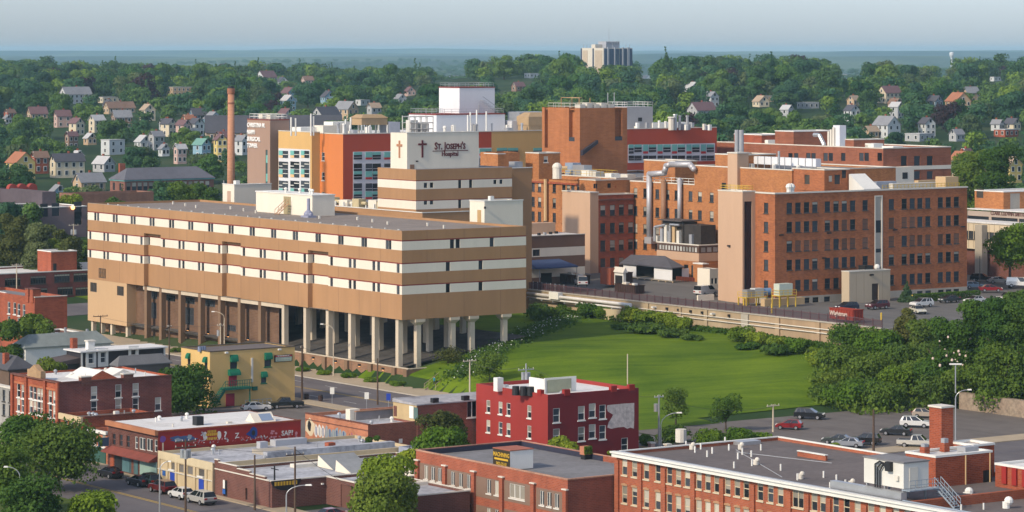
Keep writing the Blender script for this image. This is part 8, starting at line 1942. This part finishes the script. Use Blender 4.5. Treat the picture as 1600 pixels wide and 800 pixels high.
# shrubs at the foot of the retaining wall and along the sidewalk
SHB={}
def shrub(label,px,py,wpx,hpx,kind,group,D=None,z=None):
    if D is None:                       # stand on the ground the pixel looks at
        D=430.0
        while D<700 and H-(py-HY)/F*D>gz((px-800)/F*D,D): D+=1
    X=(px-800)/F*D; z=gz(X,D) if z is None else z
    key=(kind,round(hpx/wpx,1)); w=wpx/F*D; 
    if key not in SHB:
        ar=max(.3,min(1.2,hpx/wpx)); V=leaf_cloud(len(SHB)+70,2200,.075,1.0,ar,0.0,16,'low' if ar<.7 else 'round'); SHB[key]=quads_mesh('foliage',V,[G[kind]])
    o=empty('shrub',(X,D,z-.05),R.uniform(0,6),label,'shrub',group); o.scale=(w,w,w); link('foliage',SHB[key],o); return o
n_=0
for px,py,wpx,hpx,k,lab in ((845,500,60,34,'mid','dark shrub in the hollow at the near end of the yard wall'),(890,490,42,26,'mid','dark shrub left of the pale pier'),(920,497,56,30,'mid','broad dark shrub in front of the pale pier'),(943,499,40,24,'bright','green shrub at the foot of the pale pier'),(984,505,44,30,'bright','green shrub right of the bent white pipe'),(1012,509,48,28,'bright','green shrub below the white flood lamp'),(1040,512,48,28,'bright','light green shrub in the middle of the wall planting'),(1066,517,44,26,'bright','green shrub at the end of the wall planting'),(968,515,40,12,'dark','low dark juniper nearest the bent white pipe'),(1008,522,62,13,'dark','wide dark juniper in the middle of the wall planting'),(1050,528,52,12,'dark','dark juniper at the right of the wall planting'),(1085,532,40,12,'dark','dark juniper at the end of the wall planting'),
  (1155,535,44,30,'bright','bright shrub before the concrete pier'),(1183,541,44,26,'bright','green shrub right of the concrete pier'),(1212,546,40,24,'bright','light shrub under the plain wall panel'),(1246,552,48,28,'bright','green shrub next to the bank of trees'),(1165,546,44,12,'dark','dark juniper before the concrete pier'),(1215,555,60,13,'dark','wide dark juniper next to the bank of trees'),
  (473,582,26,9,'bright','round clipped bush nearest the yellow building'),(508,587,26,10,'bright','second clipped bush along the low hospital wall'),(545,592,27,10,'bright','third clipped bush along the low hospital wall'),(582,598,27,10,'bright','fourth clipped bush along the low hospital wall'),(620,604,28,10,'bright','clipped bush nearest the outdoor stair'),(275,552,20,10,'mid','green bush behind the wooden pole at the black house'),(505,806,60,30,'bright','light green bush in the yard of the brown garage')):
    shrub(lab,px,py,wpx,hpx,k,None)
# planted flower strip along the end of the hospital wing
fs=MB(); rg=np.random.default_rng(8); pts=[]
for k in range(9000):
    t=rg.uniform(); s_=lerp(294,352,t)+rg.normal(0,1.6); r_=lerp(441,489,t**1.1)+rg.normal(0,1.6)
    p=sr(s_,r_); pts.append((p.x,p.y,gz(p.x,p.y)+rg.uniform(.05,.7)))
o=link('ground_cover',quads_mesh('ground_cover',scatter_quads(np.array(pts),.5,rg),[G['dark']])); tag(o,'strip of dark ground cover along the edge of the lawn','ground cover',kind='stuff')
pts=[]
for k in range(230):
    t=rg.uniform(); s_=lerp(294,352,t)+rg.normal(0,1.3); r_=lerp(441,489,t**1.1)+rg.normal(0,1.3); p=sr(s_,r_); pts.append((p.x,p.y,gz(p.x,p.y)+.7))
o=link('flowers',quads_mesh('flowers',scatter_quads(np.array(pts),.32,rg),[mat('white_petals',(.6,.6,.55),.8)])); tag(o,'scattered white flowers in the planted strip beside the lawn','flowers',kind='stuff')

# undergrowth on the bank
pts=[]
for k in range(15000):
    s_=rg.uniform(326,366); r_=rg.uniform(318,402)
    if s_<346 and r_<372 or r_-384>(s_-323)*1.0: continue
    p=sr(s_,r_); pts.append((p.x,p.y,gz(p.x,p.y)+abs(rg.normal(0,.8))))
o=link('undergrowth',quads_mesh('undergrowth',scatter_quads(np.array(pts),.75,rg),[G['mid']])); tag(o,'dense green undergrowth between the trees of the bank','undergrowth',kind='stuff')
for i,(px,D,yt,wpx,k,lab) in enumerate(((1290,506,606,56,'mid','bush at the foot of the bank beside the two cars at the lawn edge'),(1320,502,603,80,'bright','light bush at the foot of the bank above the car park edge'),(1380,500,602,80,'mid','bush at the foot of the bank left of the stone wall'),(1530,518,580,90,'mid','bushy tree over the middle of the stone walls'),(1468,520,545,90,'dark','dark tree in the shade below the blossom tree'),(1408,525,545,80,'dark','dark bushy tree between the rounded trees and the blossom tree'),(1310,524,545,90,'mid','green bushy tree below the wall end'),(1560,497,540,100,'mid','green tree below the tall dark tree'),(1596,506,446,90,'dark','tallest dark tree at the right frame edge'))):
    near_tree(lab,px,D,yt,wpx,k,lobes=26,crown_base=.05)

for px,D,yt,wpx,k,lab in ((18,722,326,80,'olive','olive bare-looking tree at the left edge before the grey block building'),(62,716,342,70,'pale','pale grey green tree before the grey block building'),(104,712,350,66,'olive','olive tree beside the pole with transformers'),(85,728,372,60,'mid','green tree behind the brick roof house'),(20,726,375,60,'mid','green tree at the left edge above the long brick school'),(130,730,372,40,'dark','dark tree tucked behind the corner of the tan wing'),(45,727,380,60,'bright','light green tree above the roof of the long brick school'),(112,840,305,50,'bright','light tree before the tan and brown brick range'),(292,850,289,76,'mid','wide green tree before the right end of the brick hall'),(320,835,285,50,'dark','dark tree between the brick hall and the cream stair block'),(180,846,306,50,'mid','low green tree at the left end of the brick hall')):
    near_tree(lab,px,D,yt,wpx,k,lobes=20,leaf=.6,crown_base=.08)

pts=[]
for k in range(7000):
    r_=rg.uniform(412,505); w_=2.5+2.2*math.sin(r_*.21)*math.sin(r_*.083+1)
    if w_<.6: continue
    s_=357.5-abs(rg.normal(0,.5))*w_; p=sr(s_,r_); pts.append((p.x,p.y,gz(p.x,p.y)+rg.uniform(.05,.9)))
o=link('bank_planting',quads_mesh('bank_planting',scatter_quads(np.array(pts),.5,rg),[G['mid']])); tag(o,'low green planting along the foot of the retaining wall','planting',kind='stuff')
# ================================================================== the neighbourhood and the hill beyond
def ground_hit(px,py):
    D=700.0
    while D<6000:
        if H-(py-HY)/F*D<=gz((px-800)/F*D,D): return D
        D+=6
    return D
HOUSES=[]   # (px, half width px, y base, D, height px) for keeping the view of them clear
wallc={'white':mat('house_white',(.50,.52,.52),.8,.08),'cream':mat('house_cream',(.58,.50,.36),.8,.08),'yellow':mat('house_yellow',(.60,.47,.17),.8,.08),'blue':mat('house_blue',(.22,.36,.44),.8,.08),'grey':mat('house_grey',(.36,.37,.38),.8,.08),'tan':mat('house_tan',(.45,.32,.20),.8,.08),'red':M['brickR'],'pink':mat('house_pink',(.50,.34,.29),.8,.08),'brown':mat('house_brown',(.22,.14,.10),.8,.1),'slate':mat('house_slate',(.13,.20,.27),.8,.1)}
roofc={'grey':mat('shingle_grey',(.22,.225,.24),.85,.12,1),'dark':mat('shingle_dark',(.075,.075,.09),.85,.12,1),'purple':mat('shingle_purple',(.15,.085,.09),.85,.12,1),'brown':mat('shingle_brown',(.20,.125,.09),.85,.12,1),'rust':mat('shingle_rust',(.34,.14,.075),.85,.12,1),'pale':mat('shingle_pale',(.42,.42,.42),.85,.1,1),'teal':mat('shingle_teal',(.14,.28,.24),.85,.12,1),'tan':mat('shingle_tan',(.36,.27,.19),.85,.12,1)}
def house(px,py,wpx,wc,rc,label,face='R',storeys=2,long=1.3,rz=None,flat=False,D=None,name='house',hf=None,roofh=None,nwin=None):
    """gable house: the gable end looks to the front (face R) or to the lit side (face L)"""
    wpx*=.84 if wpx<70 else 1; D=D or ground_hit(px,py); rz=TH+R.uniform(-.25,.25) if rz is None else rz
    Wm=wpx/F*D; gw=Wm/(math.cos(rz)+long*math.sin(rz)) if face=='R' else Wm/(long*math.cos(rz)+math.sin(rz))
    lx,ly=(gw,gw*long) if face=='R' else (gw*long,gw)
    X=(px-800)/F*D; z0=gz(X,D); h=hf or 2.9*storeys+.4
    o=empty(name,(X,D,z0),rz,label,name.replace('_',' '))
    # centre the plan on the pixel column
    cx,cy=lx/2,ly/2; o.location.x-=math.cos(rz)*cx-math.sin(rz)*cy; 
    m=wallc[wc]; rh=roofh or gw*.48; q=MB().box(0,0,-1.5,lx,ly,h)
    if not flat:
        if face=='R': q.tri((0,0,h),(lx,0,h),(lx/2,0,h+rh)); q.tri((0,ly,h),(lx/2,ly,h+rh),(lx,ly,h))
        else: q.tri((0,0,h),(0,ly/2,h+rh),(0,ly,h)); q.tri((lx,0,h),(lx,ly,h),(lx,ly/2,h+rh))
    q.build('wall',m,o)
    r_=MB(); e=.45; t=.18
    if flat: r_.box(-.15,-.15,h,lx+.15,ly+.15,h+.3)
    else:
        if face=='R':
            k=rh/(lx/2); A_=[(-e,-e,h-e*k),(lx/2,-e,h+rh),(lx+e,-e,h-e*k)]; B_=[(a,ly+e,c) for a,_,c in A_]
        else:
            k=rh/(ly/2); A_=[(-e,-e,h-e*k),(-e,ly/2,h+rh),(-e,ly+e,h-e*k)]; B_=[(lx+e,b_,c) for _,b_,c in A_]
        up=[(a,b_,c+t) for a,b_,c in A_+B_]; lo=A_+B_
        r_.add(up+lo,[(0,1,4,3),(1,2,5,4),(0,6,7,1),(1,7,8,2),(3,4,10,9),(4,5,11,10),(0,3,9,6),(2,8,11,5),(6,9,10,7),(7,10,11,8)])
    ro=r_.build('roof',roofc[rc],o)
    wm_=MB().box(-.5,-.06,0,.5,0,1.5).mesh('window',M['glass']) if 'hw' not in WCACHE else WCACHE['hw']; WCACHE['hw']=wm_
    fm_=WCACHE.setdefault('hf',MB().box(-.68,-.05,-.18,.68,-.003,1.68).mesh('frame',M['white']))
    nR=nwin or max(2,int(lx/2.8)); nL=max(1,int(ly/3.2))
    for s_ in range(storeys if hf is None else max(1,int(hf/3.3))):
        for k in range(nR): x=lx*(k+.5)/nR; w_=link('window',wm_,o,(x,-.06,1.1+2.9*s_)); link('frame',fm_,w_,(0,.06,0))
        for k in range(nL): y=ly*(k+.5)/nL; w_=link('window',wm_,o,(-.06,y,1.1+2.9*s_),-math.pi/2); link('frame',fm_,w_,(0,.06,0))
    if not flat:
        if face=='R': w_=link('window',wm_,o,(lx/2,-.06,h+.3)); link('frame',fm_,w_,(0,.06,0))
        else: w_=link('window',wm_,o,(-.06,ly/2,h+.3),-math.pi/2); link('frame',fm_,w_,(0,.06,0))
        MB().box(lx*.55,ly*.6,h,lx*.55+.7,ly*.6+.7,h+rh+.9).build('chimney',M['brickR'],ro)
    top=(h+ (0 if flat else rh))*F/D
    HOUSES.append((px,wpx/2,H and HY+(H-z0)*F/D,D,top)); return o
HS=[ # left side, near to far
(28,281,58,'yellow','rust','yellow gabled house with an orange roof above red brick shops','R',2),(60,272,34,'red','brown','red brick row house with a brown roof beside the yellow gable','L',2),
(102,279,64,'cream','dark','long cream house with a dark roof and many small windows','L',2,2.2),(160,269,42,'grey','pale','pale-roofed house behind the teal-edged brick hall','R',1),(136,300,60,'tan','grey','tan house with a grey roof before the teal-edged brick hall','L',1,1.6),(88,318,36,'blue','grey','pale blue gabled house above the grey block building','R',1),
(174,243,44,'white','pale','white house with a pale hipped-looking roof on the left slope','L',2),(222,233,34,'white','pale','small white house to the right of the pale-roofed white house','R',1),(343,254,26,'yellow','purple','tall yellow gabled house left of the chimney','R',3),(314,250,34,'blue','teal','pale blue house with a teal roof beside the yellow gable','R',2),(377,243,28,'white','grey','white house just right of the tall chimney','R',2),
(262,214,30,'cream','dark','cream gabled house with a dark roof in the left cluster','R',2),(285,216,28,'pink','purple','pink gabled house with a purple roof in the left cluster','R',2),(305,214,30,'white','dark','white house with a dark roof at the right of the left cluster','R',2),(331,206,36,'blue','grey','pale blue two-gabled house above the yellow one','R',2),(293,196,24,'tan','rust','house with a rust roof above the left cluster','L',1),(258,203,26,'grey','dark','grey house behind the cream gabled one','L',1),(243,236,30,'grey','grey','grey-roofed house between dark trees','L',2),(255,245,22,'white','grey','small house with a steep grey roof at the dark tree edge','R',1),
(188,202,40,'brown','grey','wide brown house with a grey roof on the left slope','L',2),(118,212,30,'cream','purple','white-gabled house with a purple roof in the left trees','R',2),(96,200,34,'pink','purple','house with a wide purple roof among the left trees','L',2),(14,186,22,'red','brown','brick house at the left frame edge','L',1),(56,187,40,'tan','purple','low tan house among the left trees','L',1),(10,195,18,'white','grey','white gabled house at the left frame edge','R',1),
(115,163,60,'white','grey','large white house with a broad grey roof on the left hill','L',2,2.0),(168,161,48,'cream','pale','flat cream commercial building on the left hill','L',1),(184,178,58,'tan','brown','long low building with a brown roof below the cream commercial one','L',1,2.4),(168,172,26,'white','dark','white gable with a dark roof in front of the cream commercial building','R',1),
(280,151,52,'tan','pale','tan brick school with dark windows on the left hill','L',2),(310,190,40,'slate','dark','dark-roofed house before the long grey roof','L',1),(415,135,40,'white','purple','white two-gabled house in the middle hill','L',2),(480,137,24,'pink','brown','pink house at the right of the white two-gabled one','L',2),(440,139,24,'white','dark','small white house with a dark roof on the middle hill','R',2),
(508,200,54,'grey','dark','grey gambrel house behind the patient tower vents','L',2,1.6),(540,190,46,'tan','grey','tan-gabled house at the end of the long grey roof','R',2),(565,165,30,'white','pale','white house in the trees left of the white penthouse','L',1),(640,150,22,'pink','purple','pink house in the trees above the white penthouse','R',1),(625,162,24,'white','grey','grey-roofed house left of the white penthouse','R',1),
(708,110,34,'pale' if False else 'grey','grey','grey house high on the middle hill','L',2),(722,108,18,'pink','rust','orange house beside the grey one high on the hill','L',2),(735,113,28,'white','pale','white flat house high on the middle hill','L',1),(688,114,24,'brown','purple','purple-roofed house high on the hill','R',1),(783,102,16,'pink','rust','small orange house on the skyline','L',1),
(817,115,26,'white','pale','white flat-roofed building left of the apartment tower','L',2),(832,122,30,'white','pale','long white roof below the flat building','L',1),(810,143,26,'brown','purple','purple-roofed house left of the brick tower','L',1),(1010,112,22,'white','dark','white dormered house right of the apartment tower','R',2),(1083,145,30,'grey','pale','grey house with a pale gable in the middle trees','R',1),(1112,168,28,'white','grey','white gabled house above the red panel wing','R',2),(1098,191,56,'grey','purple','purple-roofed church-like house behind the red panel wing','L',2,1.6),(1190,168,30,'cream','tan','cream house in the trees behind the rear brick building','R',1),(1200,160,22,'tan','pale','tan house beside the cream one in the trees','L',1),
(1264,170,40,'grey','pale','house with a pale grey roof in the right trees','L',1),(1392,162,46,'cream','purple','cream house with a purple red roof on the right hill','L',2,1.5),(1400,171,26,'pink','brown','house with brown gables below the cream one','R',1),(1402,185,26,'grey','pale','row of grey porches below the cream house','R',2),(1462,176,30,'slate','slate' if False else 'dark','blue gabled house on the right hill','R',2),(1500,176,44,'tan','rust','tan house with a wide orange roof on the right hill','R',2),(1518,160,36,'tan','grey','tan house with a long grey roof behind the orange one','L',2),(1320,125,22,'white','grey','small white house high on the right hill','R',1),(1473,120,20,'white','pale','white house high on the right hill','L',1),(1556,127,24,'white','pale','white house high at the far right','L',1),(1342,110,14,'white','pale','tiny pale house near the right skyline','L',1),
(1388,216,50,'white','grey','white house with a cross-gabled grey roof behind the rear brick building','R',2),(1440,222,56,'grey','pale','wide grey-roofed house right of the cross-gabled one','L',1),(1450,214,30,'white','dark','white timber-gabled house behind the wide grey roof','R',2),(1362,216,30,'tan','tan','tan-roofed house left of the cross-gabled one','L',1),(1575,215,46,'red','pale','flat red brick building at the right frame edge','L',1),(1584,204,30,'cream','dark','cream house with a dark blue roof at the right frame edge','R',1),(1497,222,30,'grey','grey','grey-roofed house between the trees at the right','L',1),(1560,205,24,'white','grey','white house left of the flat red brick building','R',1),
(1507,277,46,'tan','rust','orange gabled house right of the ward block roof','R',2),(1524,299,52,'cream','dark','cream house with a dark eave right of the ward block','L',2),(1580,287,46,'yellow','tan','yellow gabled house behind the office centre','R',2),(1512,268,30,'brown','purple','brown house with a purple roof behind the orange gable','L',2)]
for t in HS:
    px,py,wpx,wc,rc,lab,fc,st=t[:8]; house(px,py,wpx,wc,rc,lab,fc,st,t[8] if len(t)>8 else 1.3,flat=(rc=='pale' and fc=='L'))
rh=random.Random(31); combos=[(a,c) for a in ('white','cream','grey','pink','blue','tan','brown') for c in ('grey','dark','purple','pale','brown','tan')]; rh.shuffle(combos)
k_=0
for a_,c_ in combos:
    px=rh.choice((rh.uniform(60,350),rh.uniform(60,350),rh.uniform(430,600),rh.uniform(1130,1590))); py=rh.uniform(180,262) if px<380 else rh.uniform(150,205)
    if any(abs(px-h[0])<h[1]+15 and abs(py-h[2])<14 for h in HOUSES): continue
    k_+=1
    if k_>30: break
    sd='left slope' if px<380 else ('middle slope' if px<700 else 'right slope')
    house(px,py,rh.uniform(22,32),a_,c_,f'small {a_} house with a {c_} roof half buried in trees on the {sd}',rh.choice('RL'),rh.choice((1,2,2)))
# long hall with a teal eave, low brick range, church roof
b=hip_house('brick_hall','long brown brick hall with a teal eave and a grey hipped roof','' or 195,1000,172,334,281,3.6,brick('hall_brick',(.24,.10,.07),(.19,.08,.055)),mat('slate_roof',(.115,.115,.135),.85,.12,.6),z0=9,cat='hall',Rr=wr([(201+k*8.8,291.5-k*.2) for k in range(15)],1.5,2.6,'sash',M['white'],1,kids=False),L=wl([(178,291),(188,292)],1.4,2.4,'sash',M['framedark'],0,kids=False))
b.box('eave_band',mat('teal_band',(.14,.34,.32),.6),-.3,-.3,b.ze-.5,b.x1+.3,-.003,b.ze-.19); b.box('eave_band',mat('teal_band',(.14,.34,.32),.6),-.3,0,b.ze-.5,-.003,b.y1+.3,b.ze-.19); b.box('chimney',M['brickR'],2,b.y1-3,b.ze,4,b.y1-2,b.ze+5)
HOUSES.append((250,82,303,1000,36))
b=town('brick_range','low tan and brown brick range in front of the brick hall',118,870,112,240,303,brick('range_brick',(.27,.13,.08),(.22,.10,.065)),M['roofgrey'],z0=8,y1=10); HOUSES.append((180,64,316,870,14))
b=town('mansard_building','dark red brick building with a row of arched red dormers at the left edge',66,830,-20,67,300,mat('dark_mansard',(.09,.07,.08),.8,.2),M['roofgrey'],z0=6,x1=4,y1=30); 
b=town('red_range','dark red building with arched red gables behind the grey block building',-30,850,-60,66,303,M['brickR'],M['roofgrey'],z0=6,y1=14); HOUSES.append((30,40,320,850,20))
for k,px in enumerate((20,35,51)): u=b.lx(px); q=MB(); q.box(u-1.3,-.3,b.zt-1,u+1.3,1.5,b.zt+1.2); n=8; q.add([(u+1.3*math.cos(math.pi*i/n),-.3,b.zt+1.2+1.3*math.sin(math.pi*i/n)) for i in range(n+1)]+[(u+1.3*math.cos(math.pi*i/n),1.5,b.zt+1.2+1.3*math.sin(math.pi*i/n)) for i in range(n+1)],[tuple(range(n+1))]+[(i,n+1+i,n+2+i,i+1) for i in range(n)]); q.build('arched_dormer',mat('red_dormer',(.32,.05,.035),.7,.1),b.root)
house(425,196,215,'tan','dark','very long low building with a dark grey roof behind the surgical tower','L',1,7.0,TH*.25,D=1380,name='church_hall',hf=4,roofh=7,nwin=12)
# street with parked cars seen end-on at the right, far off
# apartment tower on the hill
AT=Bld('apartment_tower','tall cream and blue apartment tower with antennas on the wooded skyline','apartment tower',943,2560,30); b=AT
x1,y1,zt=b.lx(988),b.ly(908),b.z(75); atc=mat('tower_cream',(.58,.53,.44),.8,.05); atb=mat('tower_blue_glass',(.045,.065,.12),.4,.1); atg=mat('tower_grey',(.33,.34,.37),.8,.05)
b.block(0,0,x1,y1,0,zt,atc,roof=M['roofgrey'],par=1)
for k,(c0,c1) in enumerate(((944,948),(951,958.5),(961,963),(964,966.5),(968,971),(974,979),(983,987.5))): b.box('window_strip',atb,b.lx(c0),-.6,0,b.lx(c1),-.01,zt-.5)
for c0,c1 in ((948,951),(958.5,961),(971,974),(979,983)): b.box('rib',atg,b.lx(c0)+.3,-1.2,0,b.lx(c1)-.3,-.01,zt+.5)
for c0,c1,m in ((926.5,928,atb),(908.2,909.5,atb)): b.box('window_strip',m,-.6,b.ly(c1),0,-.01,b.ly(c0),zt-.3)
for c0,c1 in ((911,918),(930,941)): b.box('tan_panel',mat('tower_tan',(.46,.37,.27),.8,.1),-.4,b.ly(c1),2,-.01,b.ly(c0),zt-2)
b.box('stair_head',atc,2,b.ly(927),zt-1,9,b.ly(921),zt+3)
q=MB(); xa,xb=b.lx(947,9),b.lx(968,9)
q.box(xa,9,zt-1,xb,20,zt+3); 
for k in range(9): xx=lerp(xa,xb-1,k/8); q.box(xx,8.8,zt+3,xx+.9,20,zt+5.5)
q.build('plant_screen',atg,b.root)
q=MB(); q.tube((b.lx(951.5,12),12,zt),(b.lx(951.5,12),12,zt+17),.28,.1,6); q.build('mast',atg,b.root)
for px in (912,917,922,935,957,978,984): 
    yy=6; u=b.lx(px,yy) if px>943 else 2; yy=6 if px>943 else b.ly(px,2); MB().tube((u,yy,zt-1),(u,yy,zt+3.2),.2,.2,5).build('antenna',atg,b.root)
HOUSES.append((948,42,104,2560,6)); HOUSES.append((1487,9,95,5200,8))
WT=empty('water_tower',((1487-800)/F*5200,5200,gz((1487-800)/F*5200,5200)),0,'white mushroom-shaped water tower far off on the right horizon','water tower')
zz=H-(90-HY)/F*5200-WT.location.z; wtw=mat('tower_white',(.55,.58,.6),.6,.03)
WT.scale=(.7,.7,.9); q=MB().tube((0,0,-5),(0,0,zz+4),2.6,2.2,12); q.build('stem',wtw,WT); q=MB(); q.tube((0,0,zz+4),(0,0,zz+9),2.4,5.6,16); q.tube((0,0,zz+9),(0,0,zz+13),5.6,5.6,16); q.ball((0,0,zz+13),5.6,16,5,sz=.45,half=True); q.build('tank',wtw,WT)
# ------------------------------------------------------------------ neighbourhood trees
def ptree(seed,n,leaf,w,h,shape='round',lobes=14):
    V=leaf_cloud(seed,n,leaf,w,h*.86,h*.14,lobes,shape,inner=.12,jit=.26); t=MB().tube((0,0,-3),(0,0,h*.45),.35,.2,5)
    return V,t
FG={'mid':leafmat('far_leaf_mid',((.058,.132,.030),(.11,.21,.045))),'dark':leafmat('far_leaf_dark',((.030,.085,.026),(.062,.135,.04))),'bright':leafmat('far_leaf_bright',((.09,.18,.026),(.16,.27,.04))),'olive':G['olive'],'blue':leafmat('far_leaf_blue',((.030,.090,.042),(.066,.145,.066))),'pale':leafmat('far_leaf_pale',((.07,.115,.045),(.11,.16,.065))),'purple':G['purple']}  # far leaves bluer and less red: some haze tint put into their colour
kinds=('mid','mid','dark','dark','dark','blue','blue','blue','bright','mid','pale','purple'); names={'mid':'mid green broad','dark':'dark green dense','blue':'blue green full','bright':'light yellow green','olive':'olive toned','pale':'pale grey green','purple':'dark purple leaved','cone':'dark pointed evergreen'}
NEARP={k:[quads_mesh('tree',*(lambda VT:(VT[0],[FG[k],bark],VT[1]))(ptree(200+11*i+sum(map(ord,k)),3000,.72,11,R.uniform(8.5,11)))) for i in range(3)] for k in set(kinds)}
NEARP['cone']=[quads_mesh('tree',*(lambda VT:(VT[0],[FG['dark'],bark],VT[1]))(ptree(390,900,.8,6,14,'cone',16)))]
LOWP=[ptree(500+i,620,1.3,12,R.uniform(8.5,11))[0] for i in range(6)]+[ptree(520,260,1.1,6,14,'cone',12)[0]]
def zone(px,D):
    side='left' if px<420 else ('middle' if px<850 else ('right-hand' if px>1200 else 'central'))
    dist='near slope' if D<1200 else ('lower hillside' if D<1700 else 'upper hillside')
    return side,dist
bpy.context.view_layer.update(); dg=bpy.context.evaluated_depsgraph_get(); eye=Vector((0,0,H)); HAZE=bpy.data.objects['haze']; HAZE.hide_viewport=True; bpy.context.view_layer.update(); dg=bpy.context.evaluated_depsgraph_get()
cand=[]; Y=770.0; rt=random.Random(77)
while Y<3350:
    sp=15+ (Y-770)*.0030; X=-.27*Y-60
    while X<.27*Y+60:
        x=X+rt.uniform(-.5,.5)*sp; y=Y+rt.uniform(-.5,.5)*sp*1.6; X+=sp
        px=800+x/y*F
        out=not -40<px<1640
        if out and rt.random()<.35: continue
        s_,r_=to_sr(x,y)
        if y<1010 and 330<s_<500 and r_<720: continue      # hospital grounds
        if y<880 and px>1500 and y<800: continue
        if rt.random()<.05+.07*(1 if y<1300 else 0): continue       # gaps for yards and streets
        k=rt.choice(kinds); 
        if k=='purple' and rt.random()<.6: k='mid'
        if rt.random()<.05: k='cone'
        sc=rt.choice((.8,1.0,1.15,1.35,1.6))*rt.uniform(.9,1.1)*(.78 if y<1300 else (1.0 if y<1700 else (1.2 if y<2250 else 1.0)))
        hm=11*sc*(1.25 if k=='cone' else 1); z=gz(x,y); hw=5.5*sc/y*F; yt=HY+(H-z-hm)/y*F; yb=HY+(H-z)/y*F
        bad=False
        for hx,hh,hb,hD,ht in HOUSES:
            if y<hD+8 and abs(px-hx)<hh*.72+hw*.72 and yt<hb-ht*.74 and yb>hb-ht*1.0: bad=True; break
            if abs(y-hD)<12 and abs(px-hx)<hh+hw*.5: bad=True; break
        if bad: continue
        vis=1 if out else 0
        for dz,dx in () if out else ((.95,0),(.7,-.3),(.7,.3),(.5,0)):
            tgt=Vector((x+dx*11*sc,y,z+hm*dz)); dv=tgt-eye; L_2=dv.length
            ok,loc,_,_,ob,_=SC.ray_cast(dg,eye,dv.normalized(),distance=L_2-6)
            if not ok: vis+=1
        if vis==0: continue
        cand.append(((y+(9e4 if out else 0))/sc/(.35+.65*vis/4),x,y,z,sc,k,px))
    Y+=sp*1.25
HAZE.hide_viewport=False
cand.sort(); NI=270
grp={}
for q_,x,y,z,sc,k,px in cand[:NI]:
    me=rt.choice(NEARP[k]); o=link('tree',me,None,(x,y,z),rt.uniform(0,6.28)); o.scale=(sc,sc,sc*rt.uniform(.9,1.12))
    sd,ds=zone(px,y); nm=names[k]; tag(o,f'{nm} tree in the woods of the {sd} {ds}' if k!='cone' else f'dark pointed evergreen tree in the woods of the {sd} {ds}','tree',f'{nm} trees, {sd} {ds}')
rest={}
for q_,x,y,z,sc,k,px in cand[NI:]:
    V=LOWP[-1] if k=='cone' else rt.choice(LOWP[:-1]); a=rt.uniform(0,6.28); ca,sa=math.cos(a),math.sin(a)
    W=np.empty_like(V); W[:,0]=x+sc*(V[:,0]*ca-V[:,1]*sa); W[:,1]=y+sc*(V[:,0]*sa+V[:,1]*ca); W[:,2]=z+sc*V[:,2]
    rest.setdefault('dark' if k=='cone' else k,[]).append(W)
# far woods on the plain beyond the ridge
for i in range(3200):
    y=3350+ (rt.random()**1.7)*7000; x=rt.uniform(-.24,.24)*y; z=gz(x,y); V=rt.choice(LOWP[:-1])[::1]; sc=rt.uniform(.8,1.4)
    sel=np.arange(len(V)).reshape(-1,4)[rt.randrange(3)::3].ravel(); V=V[sel]; W=np.array([x,y,z])+V*np.array([sc*2.2,sc*1.4,sc*1.0]); rest.setdefault('dark' if i%3 else 'blue',[]).append(W)
mats=list(rest); allV=np.concatenate([np.concatenate(rest[k]) for k in mats]); me=quads_mesh('woods',allV,[FG[k] for k in mats])
mi=np.concatenate([np.full(sum(len(w_) for w_ in rest[k])//4,i) for i,k in enumerate(mats)]).astype(np.int32); 
if len(mi)==len(me.polygons): me.polygons.foreach_set('material_index',mi)
o=link('woods',me); tag(o,'far woods covering the hills behind the nearer trees','woods',kind='stuff')
print('TREES',len(cand),len(allV)//4,len(me.polygons))
